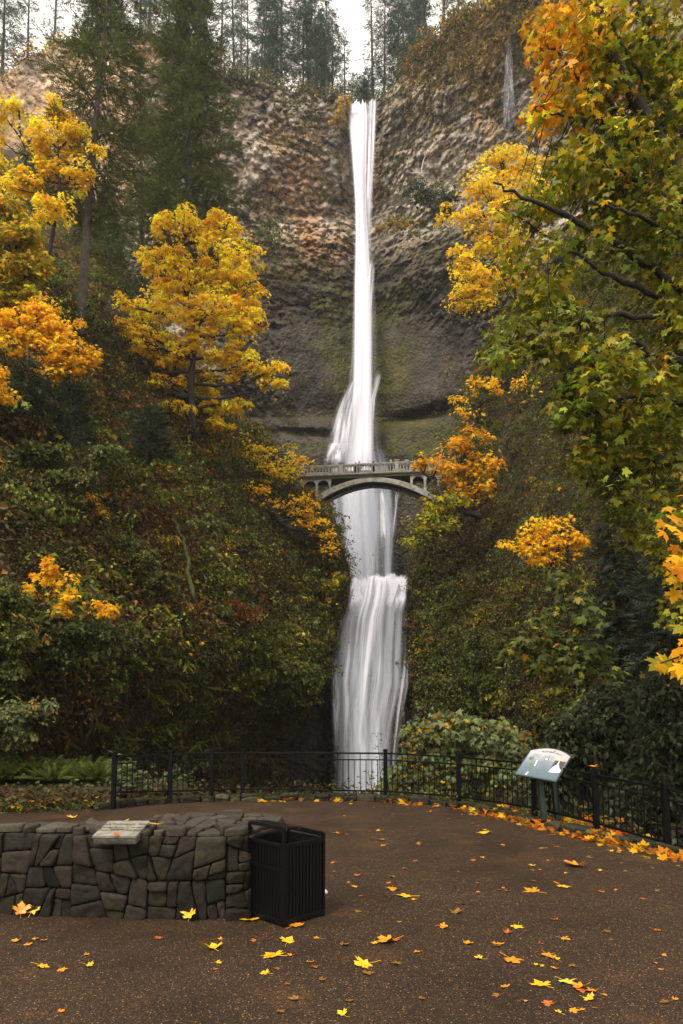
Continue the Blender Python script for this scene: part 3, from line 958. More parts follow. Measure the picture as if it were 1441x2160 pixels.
# spandrel columns and the little arches between them, near and far side
cols_px = [600, 641, 669, 697, 870, 898, 926, 956]
for v0 in (0.10, WID - 0.42):
    for px in cols_px:
        u, _w = bpt(px, 1000)
        t = (u - uc) / ((u1 - uc) if u > uc else (uc - u0))
        e = w1 if u > uc else w0
        foot = -0.55 + (e + 0.40) * min(abs(t), 1.25) ** 2
        m = MB(); m.frame(W3(u - 0.14, v0, foot), bu * 0.28, bv * 0.32, bz * (-0.382 - foot)); m.build('column', M['concrete'], bridge, BL)
    for a_, b_ in zip(cols_px[:-1], cols_px[1:]):
        if a_ == 697: continue
        ua, _w = bpt(a_, 1000); ub, _w = bpt(b_, 1000)
        ua += 0.142; ub -= 0.142
        rr_ = (ub - ua) / 2; cu = (ua + ub) / 2
        pl = [(ub, -0.384), (ua, -0.384), (ua, -0.384 - rr_)] + [(cu - rr_ * math.cos(a), -0.384 - rr_ + (rr_ - 0.1) * math.sin(a)) for a in np.linspace(0.05, math.pi - 0.05, 13)] + [(ub, -0.384 - rr_)]
        m = MB(); m.prism(pl, W3(0, v0 + 0.02, 0), bu, bz, bv * 0.28); m.build('spandrel_arch', M['concrete'], bridge, BL)
# balustrades, near and far
RH = 1.22
pil = [bpt(px, 1000)[0] for px in (603, 722, 840, 960)]
bal_me = None
for v0 in (0.0, WID - 0.22):
    m = MB()
    m.frame(W3(-0.6, v0 - 0.03, RH - 0.16), bu * (bl_ + 1.2), bv * 0.28, bz * 0.15)
    m.frame(W3(-0.6, v0 + 0.02, RH - 0.27), bu * (bl_ + 1.2), bv * 0.18, bz * 0.11)
    m.frame(W3(-0.6, v0 + 0.01, 0.021), bu * (bl_ + 1.2), bv * 0.20, bz * 0.15)
    rail = m.build('railing', M['concrete'], bridge, BL)
    for k_, u in enumerate(pil):
        m = MB(); m.frame(W3(u - 0.22, v0 - 0.06, 0.022), bu * 0.44, bv * 0.36, bz * (RH + 0.1)); m.frame(W3(u - 0.29, v0 - 0.12, RH + 0.12), bu * 0.58, bv * 0.48, bz * 0.1)
        m.build('pilaster', M['concrete'], bridge, BL)
    nbal = 0
    for a_, b_ in zip(pil[:-1], pil[1:]):
        n_ = 17
        for j in range(n_):
            u = a_ + 0.22 + (b_ - a_ - 0.44) * (j + 0.5) / n_
            if bal_me is None:
                mm = MB()
                prof = [(-0.085, 0), (-0.085, 0.10), (-0.05, 0.16), (-0.055, 0.6), (-0.075, 0.68), (-0.14, 0.782), (0.14, 0.782), (0.075, 0.68), (0.055, 0.6), (0.05, 0.16), (0.085, 0.10), (0.085, 0)]
                mm.prism(prof, np.zeros(3), bu, bz, bv * 0.12)
                o = mm.build('baluster', M['concrete'], rail); bal_me = o.data
            else:
                o = link('baluster', bal_me, rail)
            o.location = W3(u, v0 + 0.05, 0.172) - BL
            nbal += 1

# ------------------------------------------------------------------ people on the bridge
M['skin'] = mat_simple('skin', (0.45, 0.27, 0.18), 0.6)
M['hair'] = mat_simple('dark_hair', (0.02, 0.014, 0.01), 0.6)


def limb(m, pts, rr, k=8): m.tube(pts, rr, k)


def person(label, loc, face, jacket, trousers, hairc, hat=None, arms='rest', h=1.72):
    """one standing figure; body is a single skinned surface, clothes and hair are children"""
    t = thing('person', label, 'person', loc, face)
    s = h / 1.72
    J = {'pelvis': (0, 0, .93), 'waist': (0, 0, 1.08), 'chest': (0, -.01, 1.30), 'neck': (0, -.01, 1.47), 'head': (0, .015, 1.60), 'crown': (0, .01, 1.69),
         'hl': (-.09, 0, .90), 'kl': (-.10, .02, .50), 'al': (-.10, -.01, .09), 'tl': (-.11, .13, .04), 'hr': (.09, 0, .90), 'kr': (.11, .03, .50), 'ar': (.12, .0, .09), 'tr': (.13, .14, .04),
         'sl': (-.18, -.01, 1.41), 'sr': (.18, -.01, 1.41)}
    if arms == 'rest':      # hands forward on the rail
        J.update(el=(-.25, .10, 1.16), wl=(-.18, .30, 1.12), fl=(-.17, .38, 1.12), er=(.25, .10, 1.16), wr=(.18, .30, 1.12), fr=(.17, .38, 1.12))
    elif arms == 'photo':   # both hands raised to a camera at the face
        J.update(el=(-.30, .16, 1.30), wl=(-.10, .26, 1.52), fl=(-.07, .27, 1.60), er=(.30, .16, 1.30), wr=(.10, .26, 1.52), fr=(.07, .27, 1.60))
    else:
        J.update(el=(-.24, -.02, 1.15), wl=(-.24, .08, .92), fl=(-.24, .10, .84), er=(.24, -.02, 1.15), wr=(.24, .08, .92), fr=(.24, .10, .84))
    rad_ = {'pelvis': .13, 'waist': .115, 'chest': .135, 'neck': .055, 'head': .095, 'crown': .07, 'hl': .09, 'kl': .06, 'al': .04, 'tl': .035, 'hr': .09, 'kr': .06, 'ar': .04, 'tr': .035,
            'sl': .07, 'sr': .07, 'el': .048, 'wl': .034, 'fl': .03, 'er': .048, 'wr': .034, 'fr': .03}
    E = [('pelvis', 'waist'), ('waist', 'chest'), ('chest', 'neck'), ('neck', 'head'), ('head', 'crown'), ('pelvis', 'hl'), ('hl', 'kl'), ('kl', 'al'), ('al', 'tl'), ('pelvis', 'hr'), ('hr', 'kr'),
         ('kr', 'ar'), ('ar', 'tr'), ('chest', 'sl'), ('sl', 'el'), ('el', 'wl'), ('wl', 'fl'), ('chest', 'sr'), ('sr', 'er'), ('er', 'wr'), ('wr', 'fr')]
    ks = list(J); me = bpy.data.meshes.new('body')
    me.from_pydata([tuple(c * s for c in J[k]) for k in ks], [(ks.index(a), ks.index(b)) for a, b in E], [])
    me.materials.append(M['skin'])
    o = link('body', me, t)
    md = o.modifiers.new('skin', 'SKIN'); sub = o.modifiers.new('sub', 'SUBSURF'); sub.levels = 1; sub.render_levels = 1
    for i, k in enumerate(ks):
        r_ = rad_[k] * s; me.skin_vertices[0].data[i].radius = (r_, r_)
    me.skin_vertices[0].data[0].use_root = True
    A = lambda k: np.array(J[k]) * s
    mj = mat_simple('jacket_cloth', jacket, 0.85); mt = mat_simple('trouser_cloth', trousers, 0.9); mh = mat_simple('hair_or_hat', hat or hairc, 0.7)
    m = MB(); m.tube([A('pelvis') - (0, 0, .06), A('waist'), A('chest'), A('neck') - (0, 0, .02)], [.175 * s, .165 * s, .185 * s, .08 * s], 12)
    for q in 'lr': m.tube([A('s' + q), A('e' + q), A('w' + q)], [.088 * s, .066 * s, .048 * s], 9)
    m.build('jacket', mj, t, smooth=True)
    m = MB()
    for q in 'lr': m.tube([A('pelvis') + np.array([(-.08 if q == 'l' else .08) * s, 0, .06]), A('h' + q), A('k' + q), A('a' + q) - (0, 0, .02)], [.12 * s, .115 * s, .083 * s, .062 * s], 10)
    m.build('trousers', mt, t, smooth=True)
    m = MB()
    for q in 'lr': m.tube([A('a' + q) - (0, .06, .04), A('a' + q) - (0, 0, .035), A('t' + q) + (0, .03, 0)], [.045 * s, .052 * s, .04 * s], 8)
    m.build('shoes', M['hair'], t, smooth=True)
    bm = bmesh.new(); bmesh.ops.create_icosphere(bm, subdivisions=2, radius=.118 * s)
    for v in bm.verts:
        v.co.z *= 1.12
        if v.co.y > 0.04 * s and v.co.z < 0.045 * s: v.co.y = .04 * s
        if v.co.z < -.05 * s: v.co.x *= .8
        v.co += Vector((0, -.005 * s, 1.625 * s))
    me = bpy.data.meshes.new('hair'); bm.to_mesh(me); bm.free(); me.materials.append(mh)
    me.polygons.foreach_set('use_smooth', np.ones(len(me.polygons), bool))
    link('hat' if hat else 'hair', me, t)
    m = MB(); m.box((0, .115 * s, 1.59 * s), (.03, .03, .045)); m.build('nose', M['skin'], t, bevel=.01)
    return t


ang = math.atan2(bu[1], bu[0])
def on_bridge(px, v): return W3(bpt(px, 1000)[0], v, 0.03)
person('person in dark clothes just left of the person in jeans', on_bridge(751, 0.9), ang + 2.9, (.02, .02, .025), (.02, .02, .03), (.03, .02, .014), arms='down', h=1.62)
person('person in pale top and blue jeans with brown hair at the middle of the bridge', on_bridge(758.5, 1.0), ang + 3.4, (.35, .30, .26), (.05, .10, .2), (.05, .025, .012), arms='down', h=1.76)
person('dark-clothed person standing alone at mid span of the bridge', on_bridge(788, 1.1), ang + 0.3, (.018, .018, .02), (.02, .02, .022), (.02, .014, .01), arms='rest', h=1.72)
person('person in a white hat and dark clothes close to the right bridge pilaster', on_bridge(826, 0.9), ang + 3.0, (.03, .03, .03), (.03, .03, .03), (.5, .5, .5), hat=(.7, .68, .65), arms='down', h=1.74)
person('person in blue jacket raising both hands to a camera beside yellow branches', on_bridge(860, 0.8), ang + 0.1, (.03, .10, .17), (.07, .12, .25), (.02, .015, .01), arms='photo', h=1.88)
# ------------------------------------------------------------------ foreground materials
def mat_stone(name, dark=1.0, rough=0.75):
    m, nt, out = new_mat(name)
    a = N(nt, 'ShaderNodeAttribute', attribute_name='tint')
    tc = N(nt, 'ShaderNodeTexCoord')
    n = N(nt, 'ShaderNodeTexNoise', i={'Scale': 14.0, 'Detail': 9.0, 'Roughness': 0.72}); L(nt, tc.outputs['Object'], n.inputs['Vector'])
    r = ramp(nt, n.outputs['Fac'], [(0.3, (0.5 * dark,) * 3), (0.55, (1.0 * dark,) * 3), (0.72, (1.75 * dark, 1.7 * dark, 1.55 * dark))])
    mu = N(nt, 'ShaderNodeMix', data_type='RGBA', blend_type='MULTIPLY'); mu.inputs[0].default_value = 1
    L(nt, a.outputs['Color'], mu.inputs[6]); L(nt, r.outputs[0], mu.inputs[7])
    # moss in patches
    n2 = N(nt, 'ShaderNodeTexNoise', i={'Scale': 3.0, 'Detail': 6.0, 'Roughness': 0.7}); L(nt, tc.outputs['Object'], n2.inputs['Vector'])
    r2 = ramp(nt, n2.outputs['Fac'], [(0.55, (0, 0, 0)), (0.72, (0.6, 0.6, 0.6))])
    m2 = N(nt, 'ShaderNodeMix', data_type='RGBA'); L(nt, r2.outputs[0], m2.inputs[0]); L(nt, mu.outputs[2], m2.inputs[6]); m2.inputs[7].default_value = (0.035, 0.034, 0.010, 1)
    b = N(nt, 'ShaderNodeBsdfPrincipled', i={'Roughness': rough, 'Specular IOR Level': 0.2}); L(nt, m2.outputs[2], b.inputs['Base Color'])
    bp = N(nt, 'ShaderNodeBump', i={'Strength': 0.8, 'Distance': 0.02}); L(nt, n.outputs['Fac'], bp.inputs['Height']); L(nt, bp.outputs[0], b.inputs['Normal'])
    L(nt, b.outputs[0], out.inputs[0])
    return m


M['stone'] = mat_stone('fieldstone')
M['mortar'] = mat_simple('mortar', (0.010, 0.009, 0.007), 0.95, noise=0.5, nscale=15, bump=0.5, bscale=60)
M['iron'] = mat_simple('black_painted_iron', (0.0024, 0.0024, 0.0027), 0.5, spec=0.14, noise=0.5, nscale=30, bump=0.15, bscale=90)
M['post_green'] = mat_simple('dark_green_paint', (0.014, 0.032, 0.024), 0.5, noise=0.3, nscale=12)


def clip_poly(poly, a, n):
    out = []
    for i in range(len(poly)):
        p, q = poly[i], poly[(i + 1) % len(poly)]
        dp_, dq = np.dot(p - a, n), np.dot(q - a, n)
        if dp_ <= 0: out.append(p)
        if (dp_ < 0 < dq) or (dq < 0 < dp_):
            out.append(p + (q - p) * dp_ / (dp_ - dq))
    return out


def stones(seeds, boundary, gap):
    """irregular stone outlines filling a flat region"""
    seeds = np.asarray(seeds, float); res = []
    for i, s_ in enumerate(seeds):
        poly = [np.array(p, float) for p in boundary]
        dd = np.linalg.norm(seeds - s_, axis=1)
        for j in np.argsort(dd)[1:18]:
            n = seeds[j] - s_
            poly = clip_poly(poly, (seeds[j] + s_) / 2 - nrm(n) * gap / 2, n)
            if len(poly) < 3: break
        if len(poly) >= 3: res.append(np.array(poly))
    return res


def stone_block(m, poly, fn, thick, rng, rough=0.03):
    """one rounded stone: outline poly in (s,t), fn(s,t,d) -> world, bulging by thick"""
    c = poly.mean(0)
    pts = []
    for i in range(len(poly)):
        p, q = poly[i], poly[(i + 1) % len(poly)]
        k = max(2, int(np.linalg.norm(q - p) / 0.045))
        for j in range(k):
            pts.append(p + (q - p) * j / k)
    pts = np.array(pts)
    for _ in range(1):
        pts = 0.14 * np.roll(pts, 1, 0) + 0.72 * pts + 0.14 * np.roll(pts, -1, 0)
    pts = pts + rng.normal(0, 0.0035, pts.shape)
    n = len(pts); V = []
    tilt = rng.normal(0, 0.10, 2); off = rng.normal(0, 0.012)
    size = np.abs(pts - c).max()
    for sc, dp_ in ((1.0, -0.03), (1.0, 0.62), (0.972, 0.90), (0.90, 1.0), (0.6, 1.04), (0.3, 1.03)):
        q = c + (pts - c) * sc
        d_ = thick * dp_ + (off + (q - c) @ tilt * 0.5) * max(0, dp_) + (0 if dp_ < 0 else 1) * rough * fbm(np.column_stack([q * 1.0, np.full(n, thick * 7 + c[0] * 3)]), 0.11, 4, 5)
        V += [fn(a[0], a[1], b_) for a, b_ in zip(q, d_)]
    V.append(fn(c[0], c[1], thick * 1.03 + off))
    Fs = []
    for r_ in range(5):
        for i in range(n):
            Fs.append((r_ * n + i, r_ * n + (i + 1) % n, (r_ + 1) * n + (i + 1) % n, (r_ + 1) * n + i))
    for i in range(n):
        Fs.append((5 * n + i, 5 * n + (i + 1) % n, 6 * n))
    m.add(V, Fs)


def path_fn(pts):
    """arc length parametrised plan curve -> (point, outward normal)"""
    pts = np.asarray(pts, float)
    seg = np.linalg.norm(np.diff(pts, axis=0), axis=1); cs = np.concatenate([[0], np.cumsum(seg)])
    def f(s):
        x = np.interp(s, cs, pts[:, 0]); y = np.interp(s, cs, pts[:, 1])
        e = 0.06
        dx = np.interp(s + e, cs, pts[:, 0]) - np.interp(s - e, cs, pts[:, 0]); dy = np.interp(s + e, cs, pts[:, 1]) - np.interp(s - e, cs, pts[:, 1])
        l = math.hypot(dx, dy) + 1e-9
        return np.array([x, y]), np.array([dy / l, -dx / l])
    return f, cs[-1]


# ------------------------------------------------------------------ stone wall with the plaque
rw = np.random.default_rng(5)
WH = 0.97
fr = [G(px, py)[:2] for px, py in ((-420, 1905), (-200, 1916), (0, 1927), (150, 1934), (300, 1938), (420, 1940), (502, 1938))]
fr = np.array(fr)
side = np.array([fr[-1] + (0.10, 0.05), fr[-1] + (0.26, 0.35), fr[-1] + (0.40, 0.8), fr[-1] + (0.42, 1.15), fr[-1] + (0.20, 1.45)])
plan = np.concatenate([fr, side])
pf, plen = path_fn(plan)
wall = thing('stone_wall', 'low dark fieldstone wall with flat cap stones and an inscribed plaque, beside the litter bin', 'wall', (*fr[3], 0))
WLOC = np.array(wall.location)
backl = np.array([plan[-1] + (-0.5, 0.12), plan[-1] + (-1.2, -0.10), G(300, 1727, WH)[:2] + (0, 0.05), G(100, 1733, WH)[:2], G(0, 1738, WH)[:2], G(-200, 1746, WH)[:2], G(-420, 1752, WH)[:2]])
top_out = np.concatenate([plan, backl])
m = MB()
cen = top_out.mean(0)
inner = np.array([pf(s)[0] - pf(s)[1] * 0.05 for s in np.linspace(0, plen, 60)])
core = np.concatenate([inner, backl + (0, -0.04)])
m.prism([tuple(p) for p in core], (0, 0, -0.05), (1, 0, 0), (0, 1, 0), (0, 0, WH - 0.02))
m.build('core', M['mortar'], wall, WLOC)
def rubble(poly, rng, amin=0.028, amax=0.13):
    """angular tightly fitted rubble: a flat region broken again and again along slanting joints"""
    out = []; todo = [[np.array(p, float) for p in poly]]
    while todo:
        q = todo.pop(); A = np.array(q); x, y = A[:, 0], A[:, 1]
        area = 0.5 * abs(np.dot(x, np.roll(y, -1)) - np.dot(y, np.roll(x, -1)))
        ext = A.max(0) - A.min(0)
        if area < rng.uniform(amin, amax) and max(ext) < 0.5: out.append(A); continue
        ax = 0 if ext[0] > ext[1] * rng.uniform(0.75, 1.2) else 1
        n = np.array([1.0, rng.normal(0, 0.28)]) if ax == 0 else np.array([rng.normal(0, 0.22), 1.0])
        n = nrm(n); c = A.mean(0) + ext * rng.uniform(-0.16, 0.16, 2)
        for s_ in (1, -1):
            h = clip_poly(q, c, n * s_)
            if len(h) >= 3: todo.append(h)
    return out


def inset(A, g):
    q = [p for p in A]; c = A.mean(0)
    for i in range(len(A)):
        p0, p1 = A[i], A[(i + 1) % len(A)]; d = p1 - p0
        if np.linalg.norm(d) < 1e-6: continue
        n = nrm(np.array([d[1], -d[0]]));
        if np.dot(c - p0, n) > 0: n = -n
        q = clip_poly(q, p0 - n * g, n)
        if len(q) < 3: return None
    return np.array(q)


polys = []
cuts = np.linspace(0, plen, 9)
for a_, b_ in zip(cuts[:-1], cuts[1:]):
    for q in rubble([(a_, -0.03), (b_, -0.03), (b_, WH - 0.05), (a_, WH - 0.05)], rw):
        q = inset(q, 0.0035)
        if q is not None: polys.append(q)
# the plaque takes the place of the stones behind it
plq_s = None
m = MB()
for p in polys:
    m.tint = np.array((0.0200, 0.0168, 0.0124)) * np.exp(rw.normal(0, 0.30)) * np.array((1 + rw.normal(0.02, 0.05), 1.0, 1 - abs(rw.normal(0, 0.10))))
    stone_block(m, p, lambda s, t, d_: np.array([*(pf(s)[0] + pf(s)[1] * (d_ - 0.05)), t]), rw.uniform(0.045, 0.085), rw)
m.build('stone_face', M['stone'], wall, WLOC, smooth=True)
# cap stones
bb0, bb1 = top_out.min(0), top_out.max(0)
def inside(p, poly):
    c = False; j = len(poly) - 1
    for i in range(len(poly)):
        if (poly[i][1] > p[1]) != (poly[j][1] > p[1]) and p[0] < (poly[j][0] - poly[i][0]) * (p[1] - poly[i][1]) / (poly[j][1] - poly[i][1] + 1e-12) + poly[i][0]:
            c = not c
        j = i
    return c


m = MB()
for p in [inset(q, 0.008) for q in rubble([bb0, (bb1[0], bb0[1]), bb1, (bb0[0], bb1[1])], rw, 0.05, 0.16)]:
    if p is None: continue
    # keep the part of each cap stone that lies on the wall
    q = [a if inside(a, top_out) else None for a in p]
    cpt = p.mean(0)
    if not inside(cpt, top_out):
        continue
    pp_ = []
    for a in p:
        b_ = a.copy(); k = 0
        while not inside(b_, top_out) and k < 30:
            b_ = b_ + (cpt - b_) * 0.06; k += 1
        pp_.append(b_)
    m.tint = np.array((0.046, 0.037, 0.029)) * np.exp(rw.normal(0, 0.22)) * (1 + rw.normal(0, 0.03, 3))
    stone_block(m, np.array(pp_), lambda s, t, d_: np.array([s, t, WH - 0.045 + d_]), rw.uniform(0.050, 0.060), rw, 0.010)
m.build('cap_stone', M['stone'], wall, WLOC, smooth=True)

# plaque: a tilted grey slab with an engraved inscription
def mat_slab():
    m, nt, out = new_mat('grey_slab')
    tc = N(nt, 'ShaderNodeTexCoord')
    n = N(nt, 'ShaderNodeTexNoise', i={'Scale': 9.0, 'Detail': 8.0, 'Roughness': 0.7}); L(nt, tc.outputs['Object'], n.inputs['Vector'])
    r = ramp(nt, n.outputs['Fac'], [(0.35, (0.10, 0.10, 0.06)), (0.5, (0.19, 0.18, 0.145)), (0.7, (0.26, 0.245, 0.21))])
    b = N(nt, 'ShaderNodeBsdfPrincipled', i={'Roughness': 0.55}); L(nt, r.outputs[0], b.inputs['Base Color']); L(nt, b.outputs[0], out.inputs[0])
    return m


A_ = P(195, 1769, 8.17); B_ = P(288, 1769, 8.15); C_ = P(305, 1738, 8.62); D_ = P(234, 1737, 8.66)
plq_x = nrm(B_ - A_); pw = float(np.linalg.norm(B_ - A_))
plq_y = nrm((D_ - A_) - plq_x * np.dot(D_ - A_, plq_x)); ph = float(np.dot(D_ - A_, plq_y)); plq_n = np.cross(plq_x, plq_y)
plq = thing('plaque', 'pale grey inscribed stone slab set tilted into the top of the stone wall', 'plaque', A_)
m = MB(); m.frame(A_ + plq_n * 0.0, plq_x * pw, plq_y * ph, plq_n * 0.035)
slab = m.build('slab', mat_slab(), plq, A_, bevel=0.006)
m = MB(); m.frame(A_ - plq_n * 0.075 + plq_x * 0.004, plq_x * (pw - 0.008), plq_y * (ph * 0.5), plq_n * 0.074)
m.build('bedding_stone', mat_simple('rough_bed_stone', (0.06, 0.055, 0.042), 0.9, noise=0.6, nscale=12, bump=0.8, bscale=25), plq, A_, bevel=0.02)


def text_mesh(name, txt, size, mat, parent, o, X, Y, loc, spacing=1.0, extr=0.0015, align='CENTER', bold=0.0):
    cu = bpy.data.curves.new(name, 'FONT'); cu.body = txt; cu.size = size; cu.align_x = align; cu.align_y = 'CENTER'
    cu.extrude = extr; cu.space_character = spacing; cu.offset = bold
    ob = bpy.data.objects.new(name, cu); COL.objects.link(ob)
    me = bpy.data.meshes.new_from_object(ob.evaluated_get(bpy.context.evaluated_depsgraph_get()))
    bpy.data.objects.remove(ob); bpy.data.curves.remove(cu)
    me.name = name; me.materials.clear(); me.materials.append(mat)
    q = link(name, me, parent)
    Zv = np.cross(X, Y)
    q.matrix_local = Matrix([[X[0], Y[0], Zv[0], o[0] - loc[0]], [X[1], Y[1], Zv[1], o[1] - loc[1]], [X[2], Y[2], Zv[2], o[2] - loc[2]], [0, 0, 0, 1]])
    return q


M['engrave'] = mat_simple('engraved_dark', (0.055, 0.05, 0.035), 0.8)
pt = lambda u, v: A_ + plq_x * pw * u + plq_y * ph * v + plq_n * 0.0365
text_mesh('inscription', 'MULTNOMAH  FALLS', 0.062, M['engrave'], plq, pt(0.53, 0.74), plq_x, plq_y, A_, 1.02, bold=0.0012)
text_mesh('inscription', 'LOWER FALLS        69 FEET', 0.040, M['engrave'], plq, pt(0.5, 0.52), plq_x, plq_y, A_, 1.05, bold=0.0008)
text_mesh('inscription', 'UPPER FALLS       542 FEET', 0.040, M['engrave'], plq, pt(0.5, 0.34), plq_x, plq_y, A_, 1.05, bold=0.0008)

# ------------------------------------------------------------------ stone kerb under the railing
kx = np.concatenate([np.linspace(196, 1441, 12), [1560, 1700]])
kplan = G(_k[2:, 0], _k[2:, 1])[:, :2]
kf, klen = path_fn(kplan)
kerb = thing('stone_kerb', 'curved low kerb of mossy rough stones under the black railing', 'kerb', (*kplan[4], 0))
KL = np.array(kerb.location)
m = MB()
kin = np.array([kf(s)[0] - kf(s)[1] * 0.05 for s in np.linspace(0, klen, 70)]); kout = np.array([kf(s)[0] - kf(s)[1] * 0.42 for s in np.linspace(0, klen, 70)])
V = []; Fs = []
for a, b_ in zip(kin, kout):
    V += [(*a, -0.1), (*a, 0.10), (*b_, 0.11), (*b_, -0.5)]
for i in range(69):
    for j in range(3): Fs.append((i * 4 + j, (i + 1) * 4 + j, (i + 1) * 4 + j + 1, i * 4 + j + 1))
m.add(V, Fs); m.build('bed', M['soil'] if False else M['mortar'], kerb, KL)
m = MB(); s_ = 0.0
while s_ < klen - 0.3:
    ln = rw.uniform(0.28, 0.6); h0 = rw.uniform(0.10, 0.17) * (1.0 if s_ < klen * 0.7 else 0.75)
    nst = 1 if rw.random() > 0.25 else 2
    for q in range(nst):
        z0 = q * h0 / nst; z1 = (q + 1) * h0 / nst
        m.tint = np.array((0.032, 0.028, 0.02)) * np.exp(rw.normal(0, 0.35)) * np.array((1, 1, 0.9))
        poly = np.array([(s_ + 0.012, z0 - 0.02), (s_ + ln - 0.012, z0 - 0.02 + rw.normal(0, 0.01)), (s_ + ln - 0.02, z1 + rw.normal(0, 0.012)), (s_ + ln * 0.5, z1 + rw.normal(0.01, 0.012)), (s_ + 0.02, z1 + rw.normal(0, 0.012))])
        stone_block(m, poly, lambda s, t, d_: np.array([*(kf(s)[0] + kf(s)[1] * (d_ - 0.1)), t]), rw.uniform(0.09, 0.14), rw)
    # cap
    m.tint = np.array((0.030, 0.030, 0.016)) * np.exp(rw.normal(0, 0.3))
    poly = np.array([(s_ + 0.01, -0.02), (s_ + ln - 0.01, -0.02), (s_ + ln - 0.02, 0.24), (s_ + 0.02, 0.24)])
    stone_block(m, poly, lambda s, t, d_: np.array([*(kf(s)[0] - kf(s)[1] * t), h0 - 0.05 + d_]), 0.05, rw)
    s_ += ln
m.build('stone_course', M['stone'], kerb, KL, smooth=True)

# ------------------------------------------------------------------ black railing
FP = [(242, 16.9, 1596, 1683), (360, 17.9, 1592, 1681), (447, 18.35, 1589, 1678), (513, 18.45, 1588, 1676), (813, 18.35, 1589, 1681), (967, 17.3, 1597, 1692), (1125, 15.2, 1611, 1716),
      (1255, 13.55, 1634, 1748), (1403, 12.0, 1664, 1790), (1560, 10.9, 1694, 1826)]
fence = thing('metal_railing', 'black iron railing with vertical bars curving round the viewing terrace', 'railing', (*P(513, 1690, 18.45)[:2], 0))
FLc = np.array(fence.location)
post_pts = []
for px, D_p, yt, yb in FP:
    tpt = P(px, yt, D_p); bpt_ = P(px, yb, D_p)
    post_pts.append((tpt, min(tpt[2] - 1.08, bpt_[2])))
    m = MB(); hpost = tpt[2] + 0.06 - 0.0
    base = np.array([tpt[0], tpt[1], 0.02])
    m.frame(base + (-0.05, -0.05, 0), (0.10, 0, 0), (0, 0.10, 0), (0, 0, hpost - 0.02))
    m.frame(base + (-0.062, -0.062, hpost - 0.019), (0.124, 0, 0), (0, 0.124, 0), (0, 0, 0.03))
    m.frame(base + (-0.04, -0.04, hpost + 0.0115), (0.08, 0, 0), (0, 0.08, 0), (0, 0, 0.02))
    m.build('post', M['iron'], fence, FLc, bevel=0.004)
for k_ in range(len(FP) - 1):
    (ta, _a), (tb, _b) = post_pts[k_], post_pts[k_ + 1]
    ba = ta.copy(); bb_ = tb.copy(); ba[2] = P(FP[k_][0], FP[k_][3] - 12, FP[k_][1])[2]; bb_[2] = P(FP[k_ + 1][0], FP[k_ + 1][3] - 12, FP[k_ + 1][1])[2]
    dv = nrm(tb - ta)
    span = np.linalg.norm((tb - ta)[:2])
    # long bays bow gently along the terrace
    bow = 0.0 if span < 3 else -0.0
    a0 = ta + dv * 0.052; b0 = tb - dv * 0.052; c0 = ba + nrm(bb_ - ba) * 0.052; d0 = bb_ - nrm(bb_ - ba) * 0.052
    m = MB(); m.bar(a0, b0, 0.055, 0.042)
    panel = m.build('panel', M['iron'], fence, FLc, bevel=0.005)
    dz = np.array([0, 0, -0.165])
    m = MB(); m.bar(a0 + dz, b0 + dz, 0.034, 0.03); m.build('mid_rail', M['iron'], panel, FLc, bevel=0.003)
    m = MB(); m.bar(c0, d0, 0.045, 0.038); m.build('bottom_rail', M['iron'], panel, FLc, bevel=0.003)
    nb_ = max(3, int(round(span / 0.152)))
    for j in range(1, nb_):
        t_ = j / nb_
        p0 = c0 + (d0 - c0) * t_ + np.array([0, 0, 0.02]); p1 = a0 + (b0 - a0) * t_ + dz - np.array([0, 0, 0.016])
        if j % 4 == 0: p1 = p1 + np.array([0, 0, 0.158])
        m = MB(); m.bar(p0, p1, 0.02); m.build('baluster', M['iron'], panel, FLc)
    panel.location = (0, 0, 0)

# ------------------------------------------------------------------ litter bin
def corner(px, py): return G(px, py)
kF = corner(598, 1956); kR = corner(682, 1931); kL_ = corner(536, 1929)
ex = (kR - kF); ey = (kL_ - kF)
ex[2] = ey[2] = 0
lx, ly = np.linalg.norm(ex), np.linalg.norm(ey)
ex /= lx; ey = nrm(ey - ex * np.dot(ex, ey) * 0.9)
kR = kF + ex * lx; kL_ = kF + ey * ly; kB = kF + ex * lx + ey * ly
bz_ = np.array([0, 0, 1.0])
bin_ = thing('litter_bin', 'square black metal litter bin with slatted sides and an open half roof', 'bin', kF)
RIM, T0, T1 = 0.885, 1.055, 0.93
m = MB(); m.frame(kF + bz_ * 0.03 + (ex + ey) * 0.005, ex * (lx - 0.01), ey * (ly - 0.01), bz_ * 0.02); m.build('base_plate', M['iron'], bin_, kF)
for c_, hh in ((kF, T0), (kL_, T0 + 0.01), (kR, T1), (kB, T1 + 0.01)):
    m = MB(); ox = -0.018
    m.frame(c_ + (ex + ey) * ox * 0 - (ex + ey) * 0.017, ex * 0.034, ey * 0.034, bz_ * hh); m.build('corner_post', M['iron'], bin_, kF, bevel=0.003)
